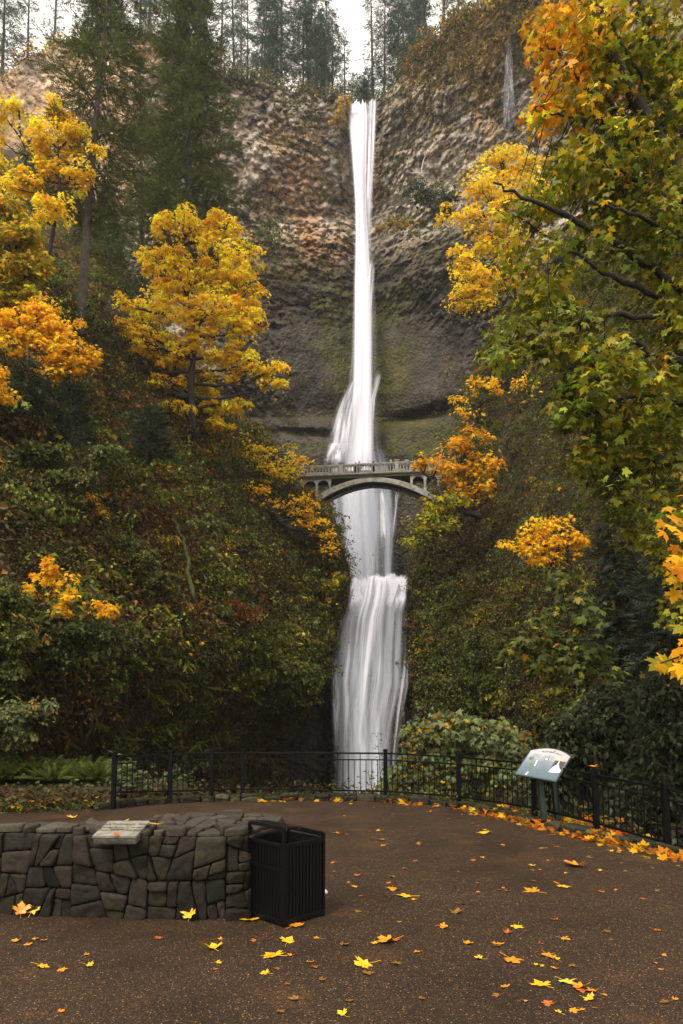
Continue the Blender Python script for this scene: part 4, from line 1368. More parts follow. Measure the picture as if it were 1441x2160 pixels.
for a, b_ in ((kF, kR), (kF, kL_), (kL_, kB), (kR, kB)):
    dv = nrm(b_ - a); ln = np.linalg.norm(b_ - a); nn = np.array([dv[1], -dv[0], 0])
    m = MB()
    m.bar(a + dv * 0.018 + bz_ * (RIM - 0.02), b_ - dv * 0.018 + bz_ * (RIM - 0.02), 0.034, 0.04)
    m.build('frame_rail', M['iron'], bin_, kF, bevel=0.003)
    m = MB()
    m.bar(a + dv * 0.018 + bz_ * 0.045, b_ - dv * 0.018 + bz_ * 0.045, 0.030, 0.05)
    fr_ = m.build('frame_rail', M['iron'], bin_, kF, bevel=0.003)
    ns = 11
    m = MB()
    for j in range(ns):
        t_ = 0.022 + (ln - 0.044) * (j + 0.5) / ns
        w_ = (ln - 0.044) / ns * 0.80
        c_ = a + dv * t_
        m.frame(c_ - dv * w_ / 2 - nn * 0.004 + bz_ * 0.0705, dv * w_, nn * 0.008, bz_ * (RIM - 0.111))
    m.bar(a + dv * 0.02 + bz_ * 0.60 - nn * 0.012, b_ - dv * 0.02 + bz_ * 0.60 - nn * 0.012, 0.008, 0.03)
    m.build('slat_panel', M['iron'], bin_, kF)
liner = mat_simple('dark_liner', (0.006, 0.006, 0.007), 0.35, spec=0.2, noise=0.4, nscale=20, bump=0.3, bscale=30)
m = MB()
o = kF + (ex + ey) * 0.05; X_, Y_ = ex * (lx - 0.1), ey * (ly - 0.1)
V = [o + bz_ * 0.06, o + X_ + bz_ * 0.06, o + X_ + Y_ + bz_ * 0.06, o + Y_ + bz_ * 0.06]; V += [v + bz_ * (RIM - 0.07) for v in V]
m.add(V, [(0, 1, 2, 3), (0, 1, 5, 4), (1, 2, 6, 5), (2, 3, 7, 6), (3, 0, 4, 7)])
m.build('liner', liner, bin_, kF)
# half roof plate, then a thin rim stepping down to the low corner posts
qF, qL = kF + bz_ * T0, kL_ + bz_ * (T0 + 0.01)
qC = kF + ex * lx * 0.42 + bz_ * (T0 - 0.02); qD = kL_ + ex * lx * 0.42 + bz_ * (T0 - 0.01)
m = MB(); V = [qF, qC, qD, qL]; V += [v + bz_ * 0.012 for v in V]
m.add(V, [(3, 2, 1, 0), (4, 5, 6, 7), (0, 1, 5, 4), (1, 2, 6, 5), (2, 3, 7, 6), (3, 0, 4, 7)])
m.bar(qF - bz_ * 0.012, qL - bz_ * 0.012, 0.03, 0.022); m.build('roof_plate', M['iron'], bin_, kF, bevel=0.002)
m = MB(); m.bar(qC - bz_ * 0.005, kR + bz_ * (T1 + 0.0), 0.026, 0.03); m.build('roof_bar', M['iron'], bin_, kF, bevel=0.002)
m = MB(); m.bar(qD - bz_ * 0.005, kB + bz_ * (T1 + 0.01), 0.026, 0.03); m.build('roof_bar', M['iron'], bin_, kF, bevel=0.002)
m = MB(); m.bar(kR + bz_ * (T1 - 0.02), kB + bz_ * (T1 - 0.01), 0.026, 0.03); m.build('roof_bar', M['iron'], bin_, kF, bevel=0.002)
m = MB(); m.bar(kL_ + ex * 0.06 - ey * 0.05 + bz_ * (RIM + 0.008), kL_ + ex * (lx * 0.55) - ey * 0.14 + bz_ * (RIM + 0.045), 0.10, 0.012); m.build('flap', M['iron'], bin_, kF, bevel=0.002)

# white shoe peeping out behind the bin
sp0 = G(679, 1884)
shoe = thing('shoe', 'white rubber-toed shoe poking out from behind the litter bin', 'shoe', sp0)
m = MB(); k = 14; V = []; Fs = []
sx_ = [-0.22, -0.20, -0.12, -0.04, 0.02, 0.055, 0.07]; sw_ = [0.02, 0.036, 0.038, 0.044, 0.046, 0.035, 0.01]; sh_ = [0.05, 0.095, 0.10, 0.08, 0.055, 0.045, 0.02]
for a, w_, h_ in zip(sx_, sw_, sh_):
    for j in range(k):
        th = 2 * math.pi * j / k
        zz = max(0.0, 0.02 + (h_ - 0.02) * math.sin(th)) if math.sin(th) > 0 else 0.02 * (1 + math.sin(th)) + 0.004
        V.append(sp0 + np.array([a, w_ * math.cos(th), zz]))
for i in range(len(sx_) - 1):
    for j in range(k): Fs.append((i * k + j, i * k + (j + 1) % k, (i + 1) * k + (j + 1) % k, (i + 1) * k + j))
Fs += [tuple(range(k - 1, -1, -1)), tuple((len(sx_) - 1) * k + j for j in range(k))]
m.add(V, Fs); m.build('upper', mat_simple('white_canvas', (0.62, 0.62, 0.66), 0.6), shoe, sp0, smooth=True)
m = MB(); m.prism([(-0.215, -0.036), (-0.1, -0.042), (0.02, -0.05), (0.06, -0.036), (0.078, 0), (0.06, 0.036), (0.02, 0.05), (-0.1, 0.042), (-0.215, 0.036)], sp0 + (0, 0, 0.002), (1, 0, 0), (0, 1, 0), (0, 0, 0.02))
m.build('sole', mat_simple('white_rubber', (0.55, 0.55, 0.55), 0.7), shoe, sp0)

# ------------------------------------------------------------------ interpretive sign
sg = G(1166, 1741)
sign = thing('information_sign', 'tilted pale blue information panel with arched top on two dark green posts by the railing', 'sign', sg)
SD = float(sg[1])
A_ = P(1088, 1632, SD - 0.05); B_ = P(1172, 1647, SD - 0.52); Cc = P(1205, 1595, SD - 0.15); Dd = P(1118, 1585, SD + 0.32)
sx_v = nrm(B_ - A_); sw = float(np.linalg.norm(B_ - A_))
up_v = (Dd + Cc) / 2 - (A_ + B_) / 2
sy_v = nrm(up_v); sh = float(np.linalg.norm(up_v)); sn_v = nrm(np.cross(sx_v, sy_v))
tp_ = np.linspace(0, 1, 17)
arch = [(sw * t, sh * (1.0 + 0.20 * (1 - (2 * t - 1) ** 2))) for t in tp_]
face = [(0, 0), (sw, 0)] + arch[::-1]
e_ = 0.025
rimo = [(-e_, -e_), (sw + e_, -e_)] + [(p[0] + (e_ if p[0] > sw / 2 else -e_) * abs(2 * p[0] / sw - 1), p[1] + e_) for p in arch[::-1]]
m = MB(); m.prism(rimo, A_ - sn_v * 0.035, sx_v, sy_v, sn_v * 0.035); m.build('tray', M['post_green'], sign, sg, bevel=0.004)


def mat_panel():
    m, nt, out = new_mat('printed_panel')
    at = N(nt, 'ShaderNodeTexCoord')
    uv = N(nt, 'ShaderNodeUVMap', uv_map='UVMap')
    sx = N(nt, 'ShaderNodeSeparateXYZ'); L(nt, uv.outputs[0], sx.inputs[0])
    n = N(nt, 'ShaderNodeTexNoise', i={'Scale': 5.0, 'Detail': 6.0}); L(nt, uv.outputs[0], n.inputs['Vector'])
    ad = N(nt, 'ShaderNodeMath', operation='MULTIPLY_ADD', i={1: 0.35}); L(nt, n.outputs['Fac'], ad.inputs[0]); L(nt, sx.outputs[1], ad.inputs[2])
    r = ramp(nt, ad.outputs[0], [(0.15, (0.055, 0.10, 0.125)), (0.45, (0.085, 0.13, 0.165)), (0.72, (0.18, 0.215, 0.26)), (0.95, (0.40, 0.38, 0.40))])
    b = N(nt, 'ShaderNodeBsdfPrincipled', i={'Roughness': 0.3, 'Coat Weight': 0.3}); L(nt, r.outputs[0], b.inputs['Base Color']); L(nt, b.outputs[0], out.inputs[0])
    return m


V = np.array([A_ + sx_v * p[0] + sy_v * p[1] + sn_v * 0.004 for p in face]) - sg
me = bpy.data.meshes.new('printed_panel'); me.from_pydata(V.tolist(), [], [tuple(range(len(V)))])
ul = me.uv_layers.new(name='UVMap')
for i, l in enumerate(me.loops): ul.data[i].uv = (face[l.vertex_index][0] / sw, face[l.vertex_index][1] / (sh * 1.2))
me.materials.append(mat_panel()); panel = link('printed_panel', me, sign)
ink = mat_simple('dark_ink', (0.03, 0.035, 0.05), 0.5); grey_ink = mat_simple('grey_ink', (0.20, 0.22, 0.25), 0.5)
sp_ = lambda u, v, h_=0.0055: A_ + sx_v * sw * u + sy_v * sh * v + sn_v * h_


def flat(name, uvs, mat, h_=0.006):
    m = MB(); poly = [(sw * u, sh * v) for u, v in uvs]
    m.prism(poly, A_ + sn_v * (h_ - 0.001), sx_v, sy_v, sn_v * 0.0012); return m.build(name, mat, panel, sg)


txt = 'MULTNOMAH FALLS'
for i, ch in enumerate(txt):          # the heading follows the arched edge
    if ch == ' ': continue
    u = 0.30 + 0.48 * i / (len(txt) - 1)
    v = 0.96 + 0.20 * (1 - (2 * u - 1) ** 2) - 0.10
    sl = -0.20 * 4 * (2 * u - 1) * sh / sw * 0.5
    ca, sa = math.cos(math.atan(sl)), math.sin(math.atan(sl))
    text_mesh('heading', ch, 0.046, ink, panel, sp_(u, v), sx_v * ca + sy_v * sa, sy_v * ca - sx_v * sa, sg, extr=0.0006, bold=0.0012)
flat('mountain_mark', [(0.545, 1.10), (0.60, 1.10), (0.59, 1.125), (0.585, 1.15), (0.57, 1.125)], ink)
for v in (0.87,):
    flat('text_line', [(0.40, v), (0.66, v), (0.66, v + 0.014), (0.40, v + 0.014)], grey_ink)
green = mat_simple('printed_green', (0.03, 0.11, 0.06), 0.5); whitep = mat_simple('printed_white', (0.72, 0.74, 0.76), 0.4); tan = mat_simple('printed_tan', (0.55, 0.42, 0.28), 0.5)
flat('badge', [(0.46, 0.69), (0.545, 0.69), (0.545, 0.82), (0.46, 0.82)], green)
flat('badge_mark', [(0.475, 0.705), (0.50, 0.705), (0.505, 0.755), (0.515, 0.705), (0.53, 0.705), (0.53, 0.80), (0.505, 0.80), (0.50, 0.75), (0.49, 0.80), (0.475, 0.80)], whitep, 0.0075)
for k_, (u, v, r_) in enumerate(((0.13, 0.70, 0.062), (0.22, 0.50, 0.06), (0.30, 0.30, 0.06))):
    flat('round_picture', [(u + r_ * math.cos(a), v + r_ * 1.35 * sw / sh * 0.75 * math.sin(a)) for a in np.linspace(0, 2 * math.pi, 20)[:-1]], mat_simple('printed_leaf_green', [(0.10, 0.14, 0.10), (0.12, 0.17, 0.10), (0.10, 0.14, 0.13)][k_], 0.5, noise=0.8, nscale=30))
flat('picture_fall', [(0.285, 0.66), (0.31, 0.66), (0.335, 0.42), (0.31, 0.42)], whitep)
flat('picture_fall', [(0.245, 0.15), (0.275, 0.15), (0.265, 0.02), (0.225, 0.02)], whitep)
for j in range(9):
    u0 = 0.36 + 0.006 * j; v = 0.63 - 0.033 * j
    flat('text_line', [(u0, v), (u0 + 0.26 - 0.05 * (j % 3 == 2), v), (u0 + 0.26 - 0.05 * (j % 3 == 2), v + 0.010), (u0, v + 0.010)], grey_ink)
for j in range(4):
    u0 = 0.14; v = 0.90 - 0.032 * j
    flat('text_line', [(u0, v - 0.02), (u0 + 0.18, v - 0.02), (u0 + 0.18, v - 0.011), (u0, v - 0.011)], grey_ink)
flat('caption_band', [(0.70, 0.78), (0.93, 0.78), (0.94, 0.88), (0.71, 0.88)], tan)
flat('photo_print', [(0.72, 0.26), (0.985, 0.26), (0.985, 0.76), (0.72, 0.76)], mat_simple('printed_dark', (0.045, 0.03, 0.028), 0.5, noise=0.4, nscale=20))
flat('photo_water', [(0.722, 0.27), (0.78, 0.22 + 0.055), (0.90, 0.275), (0.982, 0.31), (0.982, 0.42), (0.93, 0.46), (0.885, 0.56), (0.85, 0.63), (0.83, 0.755), (0.815, 0.755), (0.815, 0.60), (0.775, 0.54), (0.735, 0.42)], whitep, 0.0075)
pm = (A_ + B_) / 2 + sy_v * sh * 0.30 - sn_v * 0.036
for q in (-1, 1):
    o_ = sg + np.array([q * 0.145 - 0.02, 0.02 * q, -0.05])
    tpp = pm + sx_v * (q * 0.15) - sn_v * 0.02; tpp[1] = o_[1] + 0.0
    m = MB()
    a = o_.copy(); b_ = np.array([o_[0] - 0.09, o_[1], float(pm[2]) - 0.05 + 0.0 * q])
    m.bar(a, b_, 0.10, 0.17, up=(0, 1, 0)); m.build('post', M['post_green'], sign, sg, bevel=0.006)
m = MB(); m.bar(pm - sx_v * 0.28 - sn_v * 0.025, pm + sx_v * 0.28 - sn_v * 0.025, 0.06, 0.05, up=sn_v); m.build('bracket', M['post_green'], sign, sg)
# ------------------------------------------------------------------ trees and shrubs
YELLOW = ([(0.95, 0.60, 0.015), (0.95, 0.66, 0.024), (0.93, 0.49, 0.012), (0.66, 0.48, 0.03), (0.48, 0.42, 0.04)], [5, 4, 2.0, 1, .6])
ORANGE = ([(0.90, 0.48, 0.016), (0.93, 0.58, 0.018), (0.78, 0.33, 0.012), (0.66, 0.42, 0.025)], [4, 4, 1.6, 1])
LIME = ([(0.25, 0.24, 0.02), (0.40, 0.34, 0.02), (0.13, 0.15, 0.018), (0.55, 0.36, 0.015)], [4, 2.2, 3, 1])
OLIVE_ = ([(0.115, 0.115, 0.014), (0.17, 0.155, 0.015), (0.075, 0.085, 0.014), (0.30, 0.24, 0.016), (0.50, 0.28, 0.012)], [4, 3, 2.4, 1.1, .5])
GREEN = ([(0.085, 0.105, 0.022), (0.12, 0.135, 0.03), (0.055, 0.065, 0.016), (0.17, 0.16, 0.025)], [4, 3, 2, 1])
PALE = ([(0.15, 0.18, 0.07), (0.11, 0.13, 0.045), (0.20, 0.22, 0.10), (0.26, 0.21, 0.03), (0.40, 0.22, 0.02)], [4, 4, 1.4, 1.2, .4])
DARKG = ([(0.030, 0.042, 0.024), (0.045, 0.055, 0.032), (0.06, 0.07, 0.04), (0.09, 0.10, 0.07)], [4, 4, 2, .5])
RUST = ([(0.16, 0.050, 0.016), (0.25, 0.085, 0.02), (0.10, 0.035, 0.014), (0.34, 0.15, 0.02)], [4, 2, 3, 1])
BROWN = ([(0.065, 0.042, 0.018), (0.10, 0.065, 0.026), (0.045, 0.030, 0.014), (0.06, 0.058, 0.014)], [4, 3, 3, 2.2])
FIRC = ([(0.066, 0.086, 0.024), (0.094, 0.112, 0.030), (0.13, 0.14, 0.040), (0.046, 0.060, 0.019)], [4, 4, 2, 2])
FIRB = ([(0.040, 0.080, 0.055), (0.056, 0.10, 0.068), (0.075, 0.105, 0.058), (0.032, 0.058, 0.04)], [4, 4, 2, 2])
UP = np.array([0, 0, 1.0])


def lobes_world(lobes, D0):
    out = []
    for l in lobes:
        px, py, rx, ry = l[:4]
        dd = l[4] if len(l) > 4 else 0.0
        c = P(px, py, D0 + dd); k = (D0 + dd) / F
        out.append((c, rx * k * 1.13, ry * k * 1.13, min(rx, 1.4 * ry) * k))
    return out


def spray_cloud(cl, cc, cr, nl, leaf, pal, tmpl, flat=0.28, jit=0.13, face=0.5, clj=0.12, out=None):
    """nl leaves round each cluster centre cc: drooping sprays of radius cr"""
    n = len(cc)
    C = np.repeat(cc, nl, 0); m = len(C)
    th = R.random(m) * 2 * np.pi; r = np.sqrt(R.random(m))
    crr = np.repeat(np.broadcast_to(cr, (n,)), nl)
    rd = np.column_stack([np.cos(th), np.sin(th), np.zeros(m)])
    pos = C + rd * (r * crr)[:, None] + np.column_stack([np.zeros(m), np.zeros(m), (R.normal(0, flat, m) - 0.45 * r * r) * crr])
    nn = UP[None] * 0.75 + rd * 0.55 + R.normal(0, 0.42, (m, 3))
    nn[:, 1] -= face * R.random(m)
    T = rd + np.array([0, 0, -0.55]) + R.normal(0, 0.45, (m, 3))
    col = palette(m, *pal, jit)
    ct = np.exp(R.normal(0, clj, (n, 1))) * np.exp(R.normal(0, clj * 0.35, (n, 3)))
    col = col * np.repeat(ct, nl, 0)
    cl.add(pos, nn, T, leaf * np.exp(R.normal(0, 0.22, m)), col, tmpl)


def wob(a, b, n, amp, sag=0.0):
    t = np.linspace(0, 1, n)[:, None]
    p = a + (b - a) * t
    L_ = np.linalg.norm(b - a)
    nz = np.cumsum(R.normal(0, 1, (n, 3)), 0); nz -= nz[0] + (nz[-1] - nz[0]) * t
    p = p + nz * amp * L_ / n
    p[:, 2] += sag * L_ * (4 * t[:, 0] * (1 - t[:, 0]))
    return p


def broadleaf(name, label, cat, base, lobes, D0, leaf, pal, dens=1.0, tr=0.28, tmpl=None, group=None, nl=34, crk=1.0, mat='leaf', bark='bark', stems=None, root_z=None, twig=True, flat=0.28, clj=0.14, fullness=0.62):
    """tree or shrub: stems, a limb to every lobe of the crown, twigs to leaf sprays"""
    tmpl = tmpl or T_MAPLE_LO
    b0 = np.array(base, float)
    if root_z is not None: b0[2] = root_z
    t = thing(name, label, cat, b0, 0, group)
    lw = lobes_world(lobes, D0)
    wood = MB()
    cen = np.array([l[0] for l in lw])
    top = cen[np.argmax(cen[:, 2])]
    if stems is None:
        main = wob(b0, top, 9, 0.25)
    else:
        main = np.array([b0] + [P(*s_) for s_ in stems] + [top])
        f_ = np.linspace(0, len(main) - 1, 14); main = np.column_stack([np.interp(f_, range(len(main)), main[:, i]) for i in range(3)]) + R.normal(0, 0.04, (14, 3)) * (tr * 1.2)
    wood.tube(main, np.linspace(tr, tr * 0.22, len(main)), 8)
    cl = Cloud()
    sc = D0 / F
    cr0 = 17.0 * sc * crk
    allc = []
    for c, rx, ry, rd_ in lw:
        # limb leaves the main stem below the lobe
        cand = main[main[:, 2] < c[2] - 0.15 * np.linalg.norm((c - main)[:, :2], axis=1)]
        if len(cand) == 0: cand = main[:1]
        j = np.argmin(np.linalg.norm(cand - c, axis=1) + 0.4 * np.abs(cand[:, 2] - c[2]))
        limbp = wob(cand[j], c, 7, 0.22, -0.05)
        wood.tube(limbp, np.linspace(tr * 0.42, tr * 0.12, 7), 6)
        n = max(3, int(dens * 3.0 * rx * ry / cr0 ** 2))
        d_ = rdir(n); q = R.random(n) ** fullness
        p = c + d_ * np.array([rx, rd_, ry]) * q[:, None]
        allc.append(p)
        if twig:
            for k_ in range(min(n, 26)):
                a = limbp[R.integers(3, 7)]
                wood.tube(wob(a, p[k_] - (0, 0, 0.15 * cr0), 4, 0.2), np.linspace(tr * 0.10, tr * 0.03, 4), 4, False)
    allc = np.concatenate(allc)
    spray_cloud(cl, allc, cr0 * np.exp(R.normal(0, 0.36, len(allc))), nl, leaf, pal, tmpl, flat=flat, clj=clj)
    wood.build('trunk', M[bark], t, b0, smooth=True)
    cl.build('crown', M[mat], t, b0)
    return t


def conifer(name, label, base, top, prof, nbr, pal, group=None, spray=1.0, bare=0.0, tr=0.45, droop=0.35, dens=1.0, dead=0.0, lean=None, cat='tree', bark='bark_grey', seed=0):
    """evergreen: whorls of drooping boughs carrying flat needle sprays; prof(t) gives half width in metres"""
    base = np.array(base, float); top = np.array(top, float)
    t = thing(name, label, cat, base, 0, group)
    H = top[2] - base[2]
    mid = [base + (top - base) * f_ for f_ in np.linspace(0, 1, 12)]
    mid = np.array(mid)
    if lean is not None: mid[:, 0] += lean * np.sin(np.linspace(0, math.pi, 12))
    wood = MB(); wood.tube(mid, np.linspace(tr, 0.04, 12) ** 1.0, 9)
    cl = Cloud()
    ht = bare + (1 - bare) * (np.arange(nbr) + R.random(nbr)) / nbr
    ht = ht ** 0.92
    az = np.arange(nbr) * 2.399 + R.normal(0, 0.4, nbr)
    pc = []; pT = []; pN = []; ps = []
    for h_, a in zip(ht, az):
        o = np.array([np.interp(h_, np.linspace(0, 1, 12), mid[:, i]) for i in range(3)])
        Lb = prof(h_) * R.uniform(0.6, 1.12)
        if Lb < 0.25: continue
        d_ = np.array([math.cos(a), math.sin(a), 0.0]); sd_ = np.array([-d_[1], d_[0], 0])
        rise = R.normal(0.12, 0.10) - 0.25 * (1 - h_)
        s_ = np.linspace(0, 1, 6)[:, None]
        pts = o + d_ * Lb * s_ + UP * Lb * (rise * s_ - droop * s_ ** 2 + 0.10 * s_ ** 4)
        wood.tube(pts, np.linspace(0.028 + 0.010 * Lb, 0.01, 6), 5, False)
        if R.random() < dead: continue
        n = max(4, int(dens * 8.5 * Lb / spray))
        u = 0.12 + 0.9 * R.random(n) ** 0.8
        lat = R.normal(0, 1, n) * 0.24 * Lb * (1.15 - u)
        q = np.column_stack([np.interp(u, s_[:, 0], pts[:, i]) for i in range(3)])
        q = q + sd_ * lat[:, None] + UP * R.normal(0, 0.06, n)[:, None] * Lb - UP * (np.abs(lat) * 0.3)[:, None]
        pc.append(q); ps.append(spray * np.exp(R.normal(0, 0.25, n)) * (0.75 + 0.35 * (1 - u)))
        pT.append(d_ * 0.9 + sd_ * (np.sign(lat) * R.uniform(0.1, 1.0, n))[:, None] + UP * R.normal(-0.35, 0.3, n)[:, None])
        pN.append(UP + R.normal(0, 0.4, (n, 3)))
    pc = np.concatenate(pc); m = len(pc)
    cl.add(pc, np.concatenate(pN), np.concatenate(pT), np.concatenate(ps), palette(m, *pal, 0.22), T_SPRAY)
    wood.build('trunk', M[bark], t, base, smooth=True)
    cl.build('crown', M['needle'], t, base)
    return t


def ldep(px, py): return float(left_D(px, py))
def rdep(px, py): return float(right_D(px, py))


# ---- yellow maples on the left slope
broadleaf('maple_tree', 'tall bright yellow maple with layered crown in the middle of the left slope', 'tree', P(408, 915, 55), [
    (408, 478, 80, 36), (340, 540, 60, 40), (478, 540, 70, 45), (408, 590, 100, 42), (515, 612, 44, 42), (330, 645, 62, 34, 1), (430, 655, 110, 40, -1.5), (512, 690, 40, 40), (300, 715, 64, 34, -1), (260, 760, 50, 22), (340, 475, 20, 26), (480, 475, 26, 22),
    (385, 745, 80, 34), (470, 745, 60, 30), (240, 795, 52, 20, -1), (218, 790, 34, 16, -1), (268, 690, 36, 22, -1), (535, 640, 30, 26), (262, 640, 22, 20), (335, 800, 50, 26, -1), (565, 785, 40, 24), (525, 765, 40, 20), (440, 800, 60, 26, 1.5), (480, 850, 56, 18, 1), (450, 885, 50, 16, 1), (592, 803, 16, 10), (380, 850, 34, 14, -1)],
    55, 0.225, YELLOW, 0.66, 0.34, stems=[(402, 800, 55), (418, 690, 55)], nl=50, crk=0.84, fullness=0.5, flat=0.2, clj=0.2)
broadleaf('maple_tree', 'slim yellow maple in front of the leaning fir at upper left', 'tree', P(92, 600, 44), [
    (120, 238, 46, 26), (92, 292, 60, 32), (152, 288, 48, 32), (55, 372, 46, 28), (112, 352, 66, 32), (28, 392, 28, 16), (112, 432, 46, 30, -1), (82, 456, 38, 22), (205, 312, 16, 20, -1), (165, 372, 30, 26)],
    44, 0.20, YELLOW, 0.95, 0.18, stems=[(112, 490, 44), (126, 400, 44)], nl=38, flat=0.22, clj=0.2)
broadleaf('maple_tree', 'yellow maple cut by the left picture edge, highest on that side', 'tree', P(-12, 640, 46), [(8, 236, 46, 24), (-5, 290, 40, 24), (4, 346, 18, 14), (-40, 330, 40, 40), (38, 226, 20, 14)], 46, 0.21, YELLOW, 0.85, 0.16, nl=36)
broadleaf('maple_tree', 'yellow-green maple at the left edge below the slim yellow one', 'tree', P(10, 700, 39), [(14, 445, 44, 32), (45, 512, 50, 40), (8, 575, 60, 42), (78, 560, 30, 28), (-40, 500, 50, 60), (30, 620, 60, 24)], 39, 0.25,
          ([(0.55, 0.38, 0.015), (0.30, 0.27, 0.02), (0.70, 0.40, 0.015), (0.18, 0.19, 0.02)], [3, 3, 2, 2]), 1.0, 0.16, nl=42)
broadleaf('maple_tree', 'orange-yellow bushy maple left of the tall bright yellow one', 'tree', P(105, 830, 37), [(78, 652, 48, 28), (112, 694, 58, 34), (150, 738, 48, 30), (60, 735, 50, 32), (28, 690, 36, 30), (100, 770, 60, 22), (178, 765, 24, 18)], 37, 0.18, ORANGE, 1.0, 0.14, nl=46)
broadleaf('maple_tree', 'small orange maple cut by the left edge under the bushy orange one', 'tree', P(-10, 900, 33), [(-5, 780, 30, 26), (4, 830, 24, 22), (-30, 820, 40, 50)], 33, 0.17, ORANGE, 1.0, 0.14, nl=34)
broadleaf('maple_tree', 'yellow maple with drooping boughs over the left end of the bridge', 'tree', P(520, 1030, 62), [(545, 940, 66, 20), (610, 968, 36, 20, 2), (500, 948, 50, 18), (432, 962, 56, 14), (385, 985, 40, 12), (345, 1000, 22, 8), (575, 985, 50, 14), (470, 915, 60, 12), (630, 975, 16, 16, 2)], 62, 0.24, YELLOW, 0.8, 0.32, nl=30)
broadleaf('maple_tree', 'orange-yellow maple hanging below the left end of the bridge arch', 'tree', P(600, 1110, 60), [(610, 1050, 56, 14), (655, 1076, 36, 18), (685, 1098, 16, 12), (555, 1036, 40, 10), (640, 1100, 30, 10), (700, 1145, 16, 10), (690, 1128, 14, 10), (520, 1022, 26, 8)], 60, 0.24, ORANGE, 0.8, 0.28, nl=28)
# ---- right slope
broadleaf('maple_tree', 'tall yellow maple right of the falls, half hidden by nearer branches', 'tree', P(1104, 800, 70), [
    (1055, 335, 56, 30), (1112, 335, 50, 30), (1012, 395, 40, 36), (1072, 415, 60, 45), (990, 448, 36, 32), (1030, 495, 56, 38), (1092, 500, 50, 45), (982, 540, 30, 34), (1022, 575, 48, 34), (968, 625, 26, 30), (1010, 630, 36, 22), (1080, 575, 40, 35), (1130, 420, 40, 60), (995, 595, 40, 30)],
    70, 0.27, YELLOW, 1.0, 0.3, stems=[(1096, 690, 70), (1084, 600, 70)], nl=40, flat=0.22, clj=0.2)
broadleaf('maple_tree', 'small orange maple with thin foliage halfway down the right gorge edge', 'tree', P(1030, 900, 60), [(1005, 805, 44, 14), (970, 838, 22, 10), (1045, 815, 30, 10), (985, 868, 30, 10), (1090, 805, 20, 8)], 60, 0.24, ORANGE, 0.85, 0.12, nl=28)
broadleaf('maple_tree', 'yellow-orange maple reaching across the right end of the bridge', 'tree', P(1015, 1090, 58), [(990, 925, 38, 22), (962, 985, 32, 24), (1010, 975, 36, 26), (902, 966, 30, 9, 6), (885, 978, 16, 8, 8), (965, 1022, 26, 14), (1018, 1016, 24, 16), (985, 1045, 26, 12), (925, 975, 18, 12, 5)], 58, 0.29, ([(0.74, 0.38, 0.012), (0.66, 0.28, 0.01), (0.78, 0.46, 0.02), (0.4, 0.3, 0.02)], [4, 3, 3, 1]), 1.0, 0.28, nl=34)
broadleaf('maple_tree', 'lime green maple hanging below the right end of the bridge', 'tree', P(975, 1150, 55), [(900, 1088, 44, 22), (932, 1058, 36, 18), (962, 1046, 26, 14), (868, 1138, 30, 12), (930, 1108, 40, 16), (895, 1110, 30, 16), (960, 1090, 26, 16)], 55, 0.24, LIME, 1.0, 0.22, nl=34)
broadleaf('vine_maple', 'orange vine maple spreading alone on the dark right slope', 'tree', P(1165, 1245, 36), [(1150, 1108, 46, 18), (1098, 1140, 42, 18), (1205, 1128, 44, 16), (1152, 1148, 72, 18), (1135, 1180, 46, 12), (1230, 1138, 22, 10), (1178, 1165, 40, 12), (1180, 1095, 30, 10)], 36, 0.17, ORANGE, 0.95, 0.16, nl=30)

# ---- two tall firs on the left slope
def fprof(pts, k): return lambda h_: float(interp(h_, pts)) * k
fz = P(168, 705, 47)
conifer('fir_tree', 'tall open fir with a leaning bare lower trunk at upper left', fz, P(262, -260, 47), fprof([(0, 0), (0.22, 0.3), (0.30, 4.2), (0.45, 4.6), (0.6, 3.8), (0.75, 2.8), (0.9, 1.4), (1, 0.2)], 1.0), 150, FIRC, spray=0.5, bare=0.2, tr=0.32, droop=0.30, dens=1.7, dead=0.05, lean=-0.35)
conifer('fir_tree', 'dense dark fir standing behind the tall bright yellow maple', P(400, 760, 62), P(392, -300, 62), fprof([(0, 2.5), (0.2, 5.2), (0.36, 5.2), (0.5, 4.4), (0.65, 3.3), (0.8, 2.3), (0.92, 1.1), (1, 0.2)], 1.0), 240, FIRC, spray=0.55, bare=0.12, tr=0.42, droop=0.34, dens=2.5)
conifer('fir_tree', 'dark fir filling the gap between the leaning fir and the dense fir', P(300, 720, 68), P(296, 150, 68), fprof([(0, 2.5), (0.3, 4.6), (0.6, 3.6), (0.85, 1.6), (1, 0.2)], 1.0), 100, FIRC, spray=0.6, bare=0.1, tr=0.3, dens=1.2)
conifer('fir_tree', 'dark fir behind the slim yellow maple at the left edge', P(60, 640, 74), P(66, 290, 74), fprof([(0, 3.0), (0.3, 3.8), (0.6, 2.8), (0.85, 1.2), (1, 0.2)], 1.0), 100, FIRC, spray=0.6, bare=0.05, tr=0.3, dens=1.7)
conifer('fir_tree', 'dark fir standing low behind the trunk of the leaning fir', P(225, 760, 76), P(230, 370, 76), fprof([(0, 3.2), (0.3, 4.2), (0.6, 3.0), (0.85, 1.3), (1, 0.2)], 1.0), 110, FIRC, spray=0.6, bare=0.05, tr=0.3, dens=1.7)
